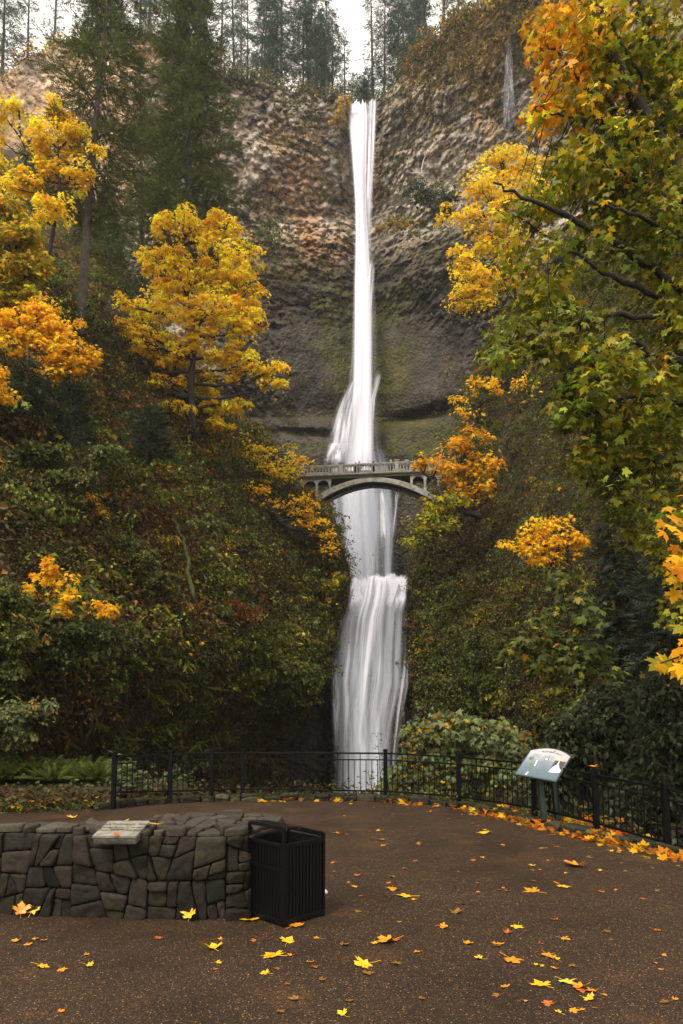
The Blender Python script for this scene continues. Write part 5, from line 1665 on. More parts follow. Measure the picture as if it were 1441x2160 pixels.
# ---- young firs low on the left slope
YG = ([(0.035, 0.055, 0.026), (0.05, 0.07, 0.03), (0.028, 0.042, 0.02)], [3, 2, 2])
for px, py, hpx, wpx, D_, lb in ((58, 880, 150, 55, 35, 'young dark green fir under the orange maples'), (150, 930, 150, 60, 37, 'second young fir, right of the first and a little lower'), (320, 960, 110, 60, 42, 'young fir half covered by boughs of the bright yellow maple')):
    k = D_ / F
    conifer('young_fir', lb, P(px, py, D_), P(px, py - hpx, D_), fprof([(0, 1.0), (0.3, 0.9), (0.7, 0.5), (1, 0.08)], wpx * k), 60, YG, spray=0.5, bare=0.03, tr=0.09, droop=0.2, dens=1.3)
CED = ([(0.040, 0.052, 0.034), (0.055, 0.068, 0.045), (0.03, 0.04, 0.028), (0.075, 0.085, 0.06)], [3, 3, 2, 1])
conifer('cedar_tree', 'drooping grey-green cedar on the right slope below the orange vine maple', P(1310, 1560, 28), P(1300, 1040, 28), fprof([(0, 1.6), (0.3, 1.9), (0.6, 1.5), (0.85, 0.8), (1, 0.15)], 1.0), 130, CED, spray=0.42, bare=0.04, tr=0.12, droop=0.55, dens=1.7, bark='bark')
conifer('cedar_tree', 'dark cedar at the right edge, behind the large orange leaves', P(1420, 1560, 24), P(1405, 1080, 24), fprof([(0, 1.4), (0.3, 1.7), (0.6, 1.4), (0.85, 0.7), (1, 0.15)], 1.0), 100, CED, spray=0.42, bare=0.04, tr=0.12, droop=0.55, dens=1.6, bark='bark')

# ---- shrubs on the slopes
def bush(label, lobes, D0, leaf, pal, dens=1.0, tmpl=None, nl=30, crk=0.8, mat='leaf', tr=0.05, name='shrub', cat='shrub', **kw):
    l0 = max(lobes, key=lambda l: l[1] + l[3])
    return broadleaf(name, label, cat, P(l0[0], l0[1] + l0[3] * 0.9, D0 + 0.6), lobes, D0, leaf, pal, dens, tr, tmpl, None, nl, crk, mat, **kw)


bush('yellow shrub with scattered bright leaves low on the left slope', [(118, 1215, 32, 26), (140, 1250, 26, 20), (88, 1200, 14, 18), (70, 1240, 26, 10), (200, 1272, 34, 13), (230, 1285, 16, 8), (130, 1280, 30, 12), (95, 1180, 8, 10)], 27, 0.17, ORANGE, 0.55, nl=22, tr=0.04)
bush('small orange maple seedling alone on the upper left slope', [(200, 1048, 24, 12), (212, 1075, 14, 8), (190, 1058, 14, 6)], 39, 0.21, ORANGE, 0.75, nl=24, tr=0.04)
bush('rust red shrub beside the foot of the mossy fallen branch', [(500, 1280, 44, 18), (455, 1300, 36, 16), (420, 1320, 22, 12), (530, 1300, 24, 14)], 46, 0.17, RUST, 1.0, tmpl=T_LEAF2, nl=34)
bush('yellow shrub clinging to the gorge edge beside the top of the lower fall', [(690, 1238, 20, 14), (706, 1228, 12, 16), (690, 1270, 18, 10), (678, 1300, 14, 10), (712, 1215, 8, 8)], 61, 0.26, LIME, 1.0, nl=24, tr=0.06)
bush('green shrub overhanging the left rock wall next to the lower fall', [(540, 1385, 60, 26), (610, 1410, 50, 26), (480, 1340, 40, 18), (570, 1440, 60, 18), (640, 1440, 26, 22), (660, 1400, 16, 16)], 51, 0.24, ([(0.07, 0.085, 0.02), (0.10, 0.11, 0.022), (0.05, 0.06, 0.015), (0.22, 0.18, 0.02)], [4, 3, 2, .7]), 1.3, tmpl=T_LEAF2, nl=40, mat='green')
bush('green ivy-clad bulge on the left wall under the scattered yellow shrub', [(150, 1330, 70, 26), (90, 1300, 50, 24), (230, 1340, 50, 18), (60, 1350, 40, 24), (120, 1375, 40, 16)], 27.5, 0.15, ([(0.065, 0.085, 0.022), (0.09, 0.11, 0.03), (0.045, 0.06, 0.016)], [4, 3, 2]), 1.4, tmpl=T_LEAF2, nl=44, mat='green')
bush('broad green shrub cut by the left edge above the pale one', [(10, 1260, 40, 40), (-20, 1320, 60, 40), (30, 1340, 30, 30), (15, 1420, 30, 24)], 24, 0.14, GREEN, 1.4, tmpl=T_LEAF2, nl=44, mat='green')
bush('pale grey-green shrub at the left edge above the ferns', [(30, 1500, 60, 24), (10, 1550, 40, 26), (90, 1485, 40, 12), (-20, 1520, 50, 40), (50, 1550, 30, 16)], 23, 0.15, PALE, 1.0, tmpl=T_LEAF2, nl=34, mat='green')
bush('dark green shrub on the left slope below the firs, upper left', [(80, 950, 60, 24), (40, 1000, 60, 30), (150, 1000, 50, 24), (230, 960, 40, 20), (100, 1060, 60, 26)], 35, 0.2, GREEN, 1.2, tmpl=T_LEAF2, nl=40, mat='green')
bush('green shrub in the middle of the left slope beside the mossy branch', [(300, 1180, 60, 24), (260, 1140, 40, 20), (340, 1220, 40, 20), (300, 1240, 40, 14), (440, 1100, 30, 14)], 39, 0.2, GREEN, 1.2, tmpl=T_LEAF2, nl=40, mat='green')
bush('grey-green bush on the cliff right of the upper fall', [(900, 405, 30, 26), (940, 415, 36, 24), (885, 385, 18, 16), (925, 445, 24, 18)], 109, 0.42, ([(0.05, 0.065, 0.035), (0.075, 0.085, 0.04), (0.10, 0.095, 0.03)], [3, 3, 1]), 1.2, tmpl=T_LEAF2, nl=36, mat='green')
bush('yellow tuft on the cliff beside the grey-green bush', [(938, 440, 14, 12), (930, 460, 8, 8)], 107, 0.42, YELLOW, 1.0, nl=20)
bush('dark bush under the rock overhang left of the upper fall', [(560, 490, 30, 20), (540, 505, 20, 14), (585, 500, 16, 12)], 114, 0.42, GREEN, 1.1, tmpl=T_LEAF2, nl=30, mat='green')
bush('orange bush at the lip left of where the water drops', [(722, 225, 9, 18), (712, 255, 10, 12), (728, 205, 6, 8)], 119, 0.42, ([(0.5, 0.26, 0.02), (0.32, 0.20, 0.03), (0.2, 0.16, 0.03)], [2, 2, 1]), 1.2, nl=24)
bush('mustard bush on the rock shelf right of the water, mid height', [(835, 468, 26, 8), (800, 478, 20, 8), (860, 470, 12, 8)], 108, 0.42, ([(0.30, 0.2, 0.02), (0.45, 0.30, 0.02), (0.15, 0.12, 0.02)], [2, 1, 2]), 1.2, nl=24)

# ---- understorey behind the railing
zlow = -4.5
broadleaf('shrub', 'pale green shrub with toothed leaves behind the railing, right of the lower fall', 'shrub', P(960, 1660, 21.5), [
    (945, 1520, 56, 26), (900, 1545, 40, 24), (1020, 1535, 50, 24), (980, 1560, 70, 30), (870, 1560, 26, 22), (1070, 1560, 40, 30), (905, 1600, 50, 34), (850, 1630, 30, 26), (990, 1620, 90, 40), (1080, 1620, 50, 36), (820, 1650, 22, 16), (930, 1660, 60, 20)],
    21.5, 0.15, PALE, 1.25, 0.05, T_MAPLE_LO, nl=30, crk=1.1, mat='green', root_z=zlow, clj=0.2)
for k_, (px, py0, py1, D_) in enumerate(((797, 1660, 1545, 20.5), (872, 1640, 1505, 21), (938, 1640, 1490, 21.3), (812, 1690, 1600, 20.0), (778, 1690, 1625, 19.9))):
    m_ = MB(); b0 = P(px + 14, py0, D_); b0[2] = min(b0[2], -0.3); st = wob(b0, P(px, py1, D_), 7, 0.12)
    t = thing('sapling', 'thin upright leafy stem in front of the lower fall behind the railing' if px < 830 else 'thin upright leafy stem rising above the pale green shrub', 'plant', b0, 0, 'stems by the lower fall' if px < 830 else 'stems above the pale shrub')
    m_.tube(st, np.linspace(0.016, 0.006, 7), 5); m_.build('stem', M['bark'], t, b0)
    c_ = Cloud(); n = 34; u = R.uniform(0.25, 1, n); q = np.column_stack([np.interp(u, np.linspace(0, 1, 7), st[:, i]) for i in range(3)])
    a = R.random(n) * 6.28; dr = np.column_stack([np.cos(a), np.sin(a), R.normal(-0.1, 0.2, n)])
    c_.add(q + dr * 0.05, UP + R.normal(0, 0.4, (n, 3)), dr, R.uniform(0.09, 0.17, n), palette(n, *PALE, 0.2), T_LEAF); c_.build('leaves', M['green'], t, b0)
RHO = ([(0.030, 0.038, 0.016), (0.042, 0.052, 0.022), (0.06, 0.07, 0.032), (0.10, 0.11, 0.06)], [4, 4, 2, .6])
broadleaf('shrub', 'dark glossy evergreen shrub behind the information sign', 'shrub', P(1250, 1700, 18), [
    (1180, 1530, 44, 30), (1240, 1500, 50, 34), (1300, 1475, 50, 36), (1230, 1570, 60, 34), (1300, 1550, 60, 40), (1160, 1590, 40, 30), (1260, 1630, 60, 36), (1330, 1620, 50, 36), (1190, 1650, 60, 30), (1150, 1665, 40, 20)],
    18, 0.16, RHO, 1.2, 0.06, T_LEAF, nl=30, crk=1.1, mat='green', root_z=-3.5, flat=0.4)
broadleaf('shrub', 'dark glossy evergreen shrub at the right edge behind the railing', 'shrub', P(1430, 1760, 14.5), [
    (1370, 1470, 50, 40), (1430, 1450, 50, 40), (1390, 1550, 60, 45), (1450, 1560, 60, 60), (1370, 1640, 50, 40), (1440, 1660, 60, 45), (1400, 1720, 60, 36), (1320, 1690, 50, 30), (1480, 1740, 60, 40)],
    15.5, 0.15, RHO, 1.15, 0.06, T_LEAF, nl=30, crk=1.1, mat='green', root_z=-3.0, flat=0.4)
GM = ([(0.085, 0.105, 0.022), (0.125, 0.14, 0.025), (0.055, 0.07, 0.018), (0.26, 0.23, 0.02), (0.5, 0.28, 0.015)], [4, 3, 3, .9, .25])
broadleaf('vine_maple', 'green vine maple with broad leaves between the cedar and the gorge', 'tree', P(1275, 1640, 23), [
    (1178, 1262, 40, 18), (1130, 1305, 36, 24), (1215, 1300, 50, 26), (1160, 1345, 60, 30), (1235, 1360, 56, 30), (1110, 1350, 26, 20), (1190, 1400, 66, 30), (1260, 1410, 44, 30), (1130, 1395, 36, 18), (1180, 1222, 14, 12), (1240, 1260, 30, 14)],
    23, 0.22, GM, 0.85, 0.06, T_MAPLE, nl=16, crk=1.5, mat='green', root_z=-4.5, stems=[(1240, 1450, 23), (1215, 1370, 23)])
broadleaf('shrub', 'mossy green bushes spilling down the right wall beside the lower fall', 'shrub', P(960, 1500, 52), [
    (930, 1390, 36, 20), (990, 1380, 50, 22), (960, 1430, 60, 22), (905, 1440, 22, 18), (1020, 1340, 36, 18), (950, 1330, 30, 16), (1040, 1430, 50, 20), (900, 1290, 16, 14), (935, 1480, 50, 16), (1010, 1480, 60, 18)],
    50, 0.24, ([(0.075, 0.09, 0.016), (0.10, 0.11, 0.02), (0.05, 0.06, 0.013)], [4, 3, 2]), 1.2, 0.06, T_LEAF2, nl=38, mat='green')

# broad-leaved stalks beside the left end of the railing
for k_, (px, py, D_, h_, lb) in enumerate(((288, 1682, 19.3, 1.35, 'pale leafy stalks behind the first bay of the railing, left'), (345, 1684, 19.8, 1.0, 'shorter leafy stalks behind the first bay of the railing'), (270, 1672, 18.6, 0.55, 'low round leafy plant at the left end of the railing'))):
    b0 = P(px, py, D_); t = thing('leafy_plant', lb, 'plant', b0); m_ = MB(); c_ = Cloud()
    for j in range(7):
        tip = b0 + np.array([R.normal(0, 0.32), R.normal(0, 0.2), h_ * R.uniform(0.6, 1.0)]); st = wob(b0, tip, 5, 0.15); m_.tube(st, np.linspace(0.012, 0.005, 5), 4)
        n = 11; u = R.uniform(0.25, 1, n); q = np.column_stack([np.interp(u, np.linspace(0, 1, 5), st[:, i]) for i in range(3)]); a = R.random(n) * 6.28
        dr = np.column_stack([np.cos(a), np.sin(a), R.normal(-0.1, 0.2, n)]); c_.add(q, UP + R.normal(0, 0.35, (n, 3)), dr, R.uniform(0.13, 0.26, n), palette(n, [(0.13, 0.17, 0.09), (0.09, 0.12, 0.05)], [1, 1], 0.2), T_LEAF)
    m_.build('stems', M['bark'], t, b0); c_.build('leaves', M['green'], t, b0)

# sword ferns along the far side of the path
fern_me = []
for v_ in range(3):
    c_ = Cloud(); n = 26; a = R.random(n) * 6.28; dr = np.column_stack([np.cos(a), np.sin(a), 0 * a])
    for s_ in range(3):
        k = 0.22 * s_
        q = dr * (0.05 + 0.62 * k * 1.5) + UP * (0.18 + 0.55 * k * 1.5 - 0.55 * (k * 1.5) ** 2)
        c_.add(q, UP * 1.0 - dr * (0.8 - 0.7 * s_ * 0.5) + R.normal(0, 0.1, (n, 3)), dr + UP * (0.9 - 0.75 * s_), (0.62 - 0.1 * s_) * np.exp(R.normal(0, 0.15, n)), palette(n, [(0.075, 0.10, 0.016), (0.10, 0.12, 0.02), (0.055, 0.07, 0.014)], [3, 2, 2], 0.15), T_FERN)
    o = c_.build('fronds', M['green']); fern_me.append(o.data); bpy.data.objects.remove(o)
for k_, (px, py) in enumerate(((10, 1648), (45, 1652), (78, 1645), (112, 1652), (140, 1642), (168, 1652), (200, 1650), (228, 1654), (-20, 1640), (60, 1634), (180, 1638), (20, 1622))):
    b0 = P(px, py + 6, 21.9 + (k_ % 3) * 0.7 + (1662 - py) * 0.05); b0[2] = -0.1
    t = thing('sword_fern', 'green sword fern in the row along the far edge of the path', 'fern', b0, R.random() * 6, 'sword ferns beyond the path')
    link('fronds', fern_me[k_ % 3], t); t.scale = (R.uniform(1.0, 1.5),) * 3

# ---- fallen mossy branch and the bleached root snag
m_ = MB(); st = np.array([P(px, py, D_) for px, py, D_ in ((362, 1095, 45.5), (375, 1112, 45), (386, 1135, 44.4), (392, 1160, 43.8), (397, 1195, 43.2), (402, 1225, 42.8), (408, 1262, 42.4))])
t = tag(thing('fallen_branch', 'curved mossy yellow-green dead branch hanging down the left slope', 'branch', st[-1]))
fst = np.linspace(0, 6, 19); st2 = np.column_stack([np.interp(fst, range(7), st[:, i]) for i in range(3)]) + R.normal(0, 0.07, (19, 3))
m_.tube(st2, np.linspace(0.09, 0.15, 19) * np.exp(R.normal(0, 0.18, 19)), 7)
for j in (3, 7, 10, 14): m_.tube(wob(st2[j], st2[j] + np.array([R.normal(0, 1.0), -0.4, R.normal(0.2, 0.6)]), 6, 0.3), np.linspace(0.05, 0.012, 6), 5)
m_.build('limb', M['moss_bark'], t, st[-1], smooth=True)
b0 = P(886, 372, 106.5); t = thing('dead_snag', 'bleached white bare roots on the cliff right of the upper fall', 'dead tree', b0); m_ = MB()
for j in range(11):
    m_.tube(wob(b0 + R.normal(0, 0.1, 3), b0 + np.array([R.normal(0, 1.2), -R.random(), R.uniform(-1.2, 2.6)]), 6, 0.3), np.linspace(0.10, 0.03, 6), 5)
m_.tube(wob(b0, b0 + np.array([1.0, -0.3, 4.2]), 8, 0.3), np.linspace(0.13, 0.03, 8), 5)
m_.build('roots', mat_simple('bleached_wood', (0.46, 0.43, 0.40), 0.9), t, b0)
# ------------------------------------------------------------------ undergrowth nobody could count
def cover(name, label, Pg, Ng, PX, PY, W, n, nl, pals, leaf, spread, mat, tmpl, off=0.25, patch=5.0, seed=0, hang=0.0):
    """leaf clumps strewn over a slope, kinds changing in patches"""
    c, nn, r, q = sample_grid(Pg, Ng, W, n)
    D_ = c[:, 1:2]
    cl = Cloud()
    k = fbm(c, patch, 3, seed) * 1.6 + 0.5 + R.normal(0, 0.16, n)
    idx = np.clip((k * len(pals)).astype(int), 0, len(pals) - 1)
    for i, pl in enumerate(pals):
        s_ = idx == i
        if not s_.any(): continue
        cc_ = c[s_]; N_ = nn[s_]; m = s_.sum()
        C = np.repeat(cc_, nl, 0); N2 = np.repeat(N_, nl, 0); mm = m * nl
        rad_ = spread * np.exp(R.normal(0, 0.35, (m, 1)))
        sp_ = R.normal(0, 1, (mm, 3)) * np.repeat(rad_, nl, 0) * 0.55
        pos = C + sp_ + N2 * off * np.abs(R.normal(0, 1, (mm, 1)))
        T = sp_ / spread + np.array([0, -0.1, -0.6 - hang]) + R.normal(0, 0.4, (mm, 3))
        nv = N2 * 0.5 + UP * 0.6 + R.normal(0, 0.5, (mm, 3))
        col = palette(mm, *pl, 0.16) * np.repeat(np.exp(R.normal(0, 0.2, (m, 1))), nl, 0)
        cl.add(pos, nv, T, leaf * np.exp(R.normal(0, 0.3, mm)), col, tmpl)
    o = cl.build(name, M[mat])
    return tag(o, kind='stuff')


SP = ([(0.60, 0.26, 0.015), (0.45, 0.16, 0.012), (0.25, 0.15, 0.02), (0.10, 0.06, 0.02)], [2, 1.5, 2, 3])
BRS = ([(0.12, 0.055, 0.016), (0.20, 0.085, 0.016), (0.07, 0.045, 0.018), (0.40, 0.19, 0.015)], [3, 1.5, 4, .6])
G2 = ([(0.075, 0.092, 0.022), (0.105, 0.125, 0.03), (0.15, 0.165, 0.06), (0.04, 0.05, 0.015)], [4, 3, 1, 3])
OL = ([(0.085, 0.082, 0.016), (0.12, 0.11, 0.02), (0.17, 0.14, 0.024), (0.06, 0.046, 0.015)], [3, 3, 1, 3])
vis = lambda px: sstep(-260, -60, px) * sstep(1700, 1500, px)
# low shrubs standing in heaps, too many to tell apart
def mounds(name, Pg, Ng, W, n, kinds, leaf, rmin, rmax, mat, tmpl, nl=110, patch=6.0, seed=0):
    c, nn, r, q = sample_grid(Pg, Ng, W, n)
    k = fbm(c, patch, 3, seed) * 1.5 + 0.5 + R.normal(0, 0.22, n)
    idx = np.clip((k * len(kinds)).astype(int), 0, len(kinds) - 1)
    cl = Cloud()
    for i, pl in enumerate(kinds):
        s_ = np.where(idx == i)[0]
        if len(s_) == 0: continue
        m = len(s_); C = c[s_] + nn[s_] * 0.15
        rr_ = np.exp(R.uniform(np.log(rmin), np.log(rmax), m))
        # each heap is a few rounded lobes
        nlob = 4
        LC = np.repeat(C, nlob, 0) + R.normal(0, 1, (m * nlob, 3)) * np.repeat(rr_, nlob)[:, None] * np.array([0.75, 0.45, 0.45])
        LR = np.repeat(rr_, nlob) * R.uniform(0.35, 0.75, m * nlob)
        per = max(6, nl // nlob)
        d_ = rdir(m * nlob * per); d_[:, 2] = np.abs(d_[:, 2]) * 1.0 - 0.25; d_ = nrm(d_)
        rad_ = np.repeat(LR, per)[:, None] * (0.75 + 0.35 * R.random((len(d_), 1)))
        pos = np.repeat(LC, per, 0) + d_ * rad_ * np.array([1.15, 0.9, 0.7])
        nv = d_ * 0.8 + UP * 0.5 + R.normal(0, 0.4, d_.shape)
        T = d_ * 0.5 + np.array([0, 0, -0.55]) + R.normal(0, 0.45, d_.shape)
        tone = np.exp(np.clip(R.normal(0, 0.30, (m, 1)), -0.7, 0.45) + 0.7 * fbm(c[s_], 5.0, 2, seed + 3)[:, None]) * np.exp(R.normal(0, 0.09, (m, 3)))
        col = palette(len(d_), *pl, 0.15) * np.repeat(tone, nlob * per, 0)
        cl.add(pos, nv, T, leaf * np.exp(R.normal(0, 0.28, len(d_))) * np.repeat(np.exp(R.normal(0, 0.15, m)), nlob * per), col, tmpl)
    return tag(cl.build(name, M[mat]), kind='stuff')


G3 = ([(0.11, 0.138, 0.020), (0.155, 0.18, 0.028), (0.075, 0.095, 0.018), (0.23, 0.245, 0.06)], [4, 3, 2.5, 1])
YG2 = ([(0.22, 0.205, 0.018), (0.31, 0.26, 0.02), (0.15, 0.15, 0.018), (0.60, 0.38, 0.02)], [4, 2.5, 3, .8])
BR2 = ([(0.10, 0.062, 0.022), (0.15, 0.085, 0.025), (0.07, 0.046, 0.018), (0.30, 0.13, 0.018)], [4, 2, 3, .7])
MS = ([(0.115, 0.110, 0.015), (0.155, 0.142, 0.018), (0.08, 0.075, 0.013)], [3, 2, 2])
# left slope
Wl = vis(PXl) * sstep(1380, 1330, PYl + 25 * fbm(Pl, 5, 2, 501)) * np.clip(Pl[..., 1], 0, 90) / 60
Wl[:, -7:] = 0
cover('undergrowth', '', Pl, Nl, PXl, PYl, Wl, 6500, 24, [BROWN, G2, OL, G2, BROWN, BRS], 0.19, 0.75, 'green', T_LEAF2, 0.30, 6.0, 511)
cover('undergrowth', '', Pl, Nl, PXl, PYl, Wl * sstep(-0.1, 0.3, fbm(Pl, 7, 3, 513)), 300, 10, [SP], 0.20, 0.8, 'leaf', T_MAPLE_LO, 0.4, 6.0, 512)
HW = vis(PXl) * sstep(1385, 1335, PYl + 25 * fbm(Pl, 5, 2, 501)) * (0.12 + sstep(-0.1, 0.2, fbm(Pl, 4.5, 3, 525))); HW[:, -18:] = 0; HW[-30:] *= 4
mounds('undergrowth', Pl, Nl, HW, 1150, [G3, BR2, YG2, G3, BR2, G3, YG2, BR2], 0.22, 0.45, 1.6, 'green', T_LEAF2, 110, 6.0, 521)
mounds('undergrowth', Pl, Nl, HW * sstep(1450, 1200, PYl) * sstep(60, 300, PXl), 330, [BR2, SP, RUST, SP, YG2], 0.19, 0.3, 0.9, 'leaf', T_LEAF2, 44, 4.0, 522)
FW = vis(PXl) * np.exp(-((PXl - 590) / 80.0) ** 2 - ((PYl - 1390) / 70.0) ** 2); FW[:, -20:] = 0
mounds('undergrowth', Pl, Nl, FW, 160, [G3, YG2, G3, MS], 0.22, 0.5, 1.4, 'green', T_LEAF2, 110, 4.0, 523)
LW = vis(PXl) * sstep(1360, 1420, PYl) * sstep(1740, 1650, PYl); LW[:, -5:] = 0
mounds('moss', Pl, Nl, LW, 420, [BR2, BROWN, MS, BROWN, BR2, G3], 0.15, 0.35, 1.0, 'green', T_LEAF2, 70, 5.0, 524)
mounds('ferns', Pl, Nl, HW + 0.35 * LW, 420, [G3, YG2, MS, BR2, G3], 0.55, 0.3, 0.5, 'green', T_FERN, 16, 5.0, 526)
# hanging moss and withered fern on the lower walls
def hangers(Pg, Ng, W, n, pal, ln, name='hanging_moss'):
    c, nn, r, q = sample_grid(Pg, Ng, W, n)
    cl = Cloud()
    k = np.exp(0.9 * fbm(c * np.array([1, 1, 0.4]), 2.5, 3, 531))[:, None]
    T = np.array([0, 0, -1.0]) + nn * 0.35 * R.random((n, 1)) + R.normal(0, 0.22, (n, 3))
    cl.add(c + nn * 0.12 * R.random((n, 1)), nn + R.normal(0, 0.4, (n, 3)), T, ln * np.exp(R.normal(0, 0.35, n)), palette(n, *pal, 0.25) * k, (T_BLADE[0] * np.array([1.5, 1, 1]), T_BLADE[1]))
    return tag(cl.build(name, M['green']), kind='stuff')


Wl2 = vis(PXl) * sstep(1300, 1380, PYl) * sstep(1745, 1700, PYl); Wl2[:, -7:] = 0
HB = ([(0.070, 0.046, 0.018), (0.10, 0.068, 0.027), (0.045, 0.030, 0.013), (0.065, 0.062, 0.014), (0.13, 0.095, 0.045)], [4, 3, 3, 2, .8])
hangers(Pl, Nl, Wl2, 80000, HB, 0.26)
cover('ivy', '', Pl, Nl, PXl, PYl, vis(PXl) * np.exp(-((PYl - 1375 - 30 * fbm(Pl, 3, 2, 541)) / 34.0) ** 2), 700, 22, [G2, OL, G2], 0.16, 0.5, 'green', T_LEAF2, 0.25, 4.0, 543)
cover('ivy', '', Pl, Nl, PXl, PYl, vis(PXl) * sstep(1330, 1420, PYl) * sstep(0.15, 0.4, fbm(Pl, 4, 3, 545)), 260, 16, [OL, G2, BROWN], 0.15, 0.45, 'green', T_LEAF2, 0.25, 4.0, 546)
# right slope
Wr = vis(PXr) * sstep(1560, 1480, PYr) * np.clip(Pr[..., 1], 0, 90) / 60
Wr[:, :7] = 0
cover('undergrowth', '', Pr, Nr_, PXr, PYr, Wr, 6500, 22, [BROWN, OL, G2, BROWN, OL, G2], 0.19, 0.7, 'green', T_LEAF2, 0.28, 5.0, 551)
cover('undergrowth', '', Pr, Nr_, PXr, PYr, Wr * sstep(1300, 1100, PYr) * sstep(0.0, 0.3, fbm(Pr, 6, 3, 553)), 160, 10, [SP], 0.20, 0.8, 'leaf', T_MAPLE_LO, 0.4, 6.0, 552)
hangers(Pr, Nr_, (np.arange(PXr.shape[1]) > 7)[None] * vis(PXr) * sstep(1080, 1200, PYr) * sstep(1745, 1650, PYr), 60000, ([(0.060, 0.045, 0.018), (0.08, 0.07, 0.02), (0.055, 0.058, 0.012), (0.085, 0.088, 0.016), (0.04, 0.03, 0.013)], [3, 2, 3, 2, 3]), 0.26)
RW0 = vis(PXr) * sstep(1600, 1500, PYr); RW0[:, :7] = 0; RW0[-30:] *= 4
mounds('undergrowth', Pr, Nr_, RW0 * (0.35 + 0.65 * sstep(1150, 1260, PYr) + 0.5 * sstep(1000, 880, PYr)) * (0.15 + sstep(-0.1, 0.2, fbm(Pr, 4, 3, 559))), 1000, [MS, G3, BR2, MS, YG2, G3, MS, BR2], 0.20, 0.45, 1.4, 'green', T_LEAF2, 110, 5.0, 556)
mounds('moss', Pr, Nr_, RW0 * sstep(0.0, 0.25, fbm(Pr * np.array([1, 1, 0.4]), 3, 3, 557)), 700, [MS, BROWN, MS, G3], 0.14, 0.3, 0.8, 'green', T_LEAF2, 70, 4.0, 558)
mounds('ferns', Pr, Nr_, RW0, 380, [MS, G3, YG2, MS, BR2], 0.5, 0.3, 0.5, 'green', T_FERN, 16, 5.0, 560)
# mossy growth, ferns and dry grass on the ledges of the high cliff
CW = sstep(0.05, 0.3, Nc[..., 2] + 0.1 * fbm(Pc, 4, 2, 561)) * (0.25 + sstep(-0.1, 0.35, fbm(Pc, 13, 3, 563))) * (1 - sandy) * sstep(330, 420, PXc) * sstep(1250, 1150, PXc)
CW *= (1 - 0.93 * np.clip(worn, 0, 1)) * (1 - 0.9 * np.exp(-((PXc - 765) / 40.0) ** 2))
MO = ([(0.075, 0.075, 0.016), (0.10, 0.09, 0.02), (0.05, 0.05, 0.014), (0.16, 0.11, 0.03)], [3, 3, 2, 1])
MY = ([(0.24, 0.15, 0.025), (0.16, 0.115, 0.03), (0.40, 0.22, 0.02), (0.09, 0.08, 0.02)], [3, 3, 1, 2])
CW[-nb:] *= 0.1
cover('ledge_growth', '', Pc, Nc, PXc, PYc, CW, 2100, 20, [MO, G2, MO, MY, MO, G2], 0.36, 1.0, 'green', T_LEAF2, 0.35, 10.0, 565)
CW2 = sstep(0.0, 0.4, Nc[..., 2] + 0.25) * sstep(820, 900, PXc) * sstep(1300, 1150, PXc) * sstep(260, 120, PYc - 0.2 * (1000 - PXc))
cover('dry_grass', '', Pc, Nc, PXc, PYc, CW2, 1500, 16, [MY, MO, MY, MY], 0.40, 1.1, 'leaf', T_LEAF2, 0.4, 9.0, 566)
# brushy rim along the top of the cliff
RW = np.zeros_like(PXc); RW[-nb - 3:-nb + 3] = 1; RW *= sstep(-60, 0, PXc) * sstep(1150, 1080, PXc) * (1 - 0.95 * np.exp(-((PXc - 767) / 24.0) ** 2)); RW *= 0.15 + sstep(-0.1, 0.2, fbm(Pc, 8, 2, 571))
cover('rim_brush', '', Pc, Nc, PXc, PYc, RW, 900, 20, [G2, MO, G2, MY, G2], 0.42, 1.3, 'green', T_LEAF2, 0.7, 10.0, 572)
RW2 = RW * np.maximum(sstep(240, 60, PXc), sstep(850, 900, PXc))
cover('rim_brush', '', Pc, Nc, PXc, PYc, RW2, 260, 18, [SP, YELLOW, MY], 0.42, 1.2, 'leaf', T_MAPLE_LO, 0.8, 10.0, 573)

# ------------------------------------------------------------------ firs along the rim
protos = []
for k_, (H, bare, wmax, nb_, sp_, dn) in enumerate(((34, 0.14, 4.2, 110, .65, 1.3), (38, 0.24, 3.8, 110, .6, 1.1), (30, 0.03, 4.2, 100, .65, 1.4), (36, 0.18, 3.2, 80, .6, 0.75), (14, 0.02, 2.8, 70, .6, 1.1))):
    protos.append(conifer('rim_fir', 'x', (0, 0, 0), (0.3, 0, H), fprof([(0, 0.4), (bare, 0.8 + 0.6 * (bare < 0.2)), (bare + 0.15, wmax * 0.85), (bare + 0.35, wmax), (0.8, wmax * 0.6), (1, 0.1)], 1.0), nb_, FIRB, 'firs along the cliff rim', sp_, bare * 0.55, 0.34 if H > 20 else 0.15, 0.28, dn, 0.08))
RIMT = [(2, 4, 2), (52, 9, 3), (108, 7, 3), (198, 4, 0), (232, 8, 1), (290, 5, 1), (301, 12, 3), (313, 6, 1), (352, 6, 3), (372, 9, 1), (432, 5, 1), (462, 8, 3),
        (496, 9, 1), (508, 5, 3), (520, 14, 3), (541, 12, 1), (551, 5, 0), (580, 14, 1), (592, 6, 0), (638, 5, 0), (655, 6, 1), (668, 5, 0), (680, 9, 0), (690, 5, 1), (700, 10, 2), 
        (748, 3.0, 4), (760, 4.5, 4), (769, 3.5, 4), (789, 8, 3), (812, 8, 1), (838, 10, 0), (730, 14, 3), (780, 4.0, 4), (806, 12, 4), (836, 9, 4), (858, 8, 1), (880, 7, 2), (893, 14, 0), (912, 9, 3), (936, 6, 3), (968, 7, 1), (1010, 6, 3), (1040, 10, 1)]
LAB = {0: 'dense dark fir on the cliff rim', 1: 'fir with long bare lower trunk on the cliff rim', 2: 'full bushy fir branched to the ground on the cliff rim', 3: 'thin ragged fir with sparse boughs on the cliff rim', 4: 'short young fir on the cliff rim by the waterfall lip'}
first = {}
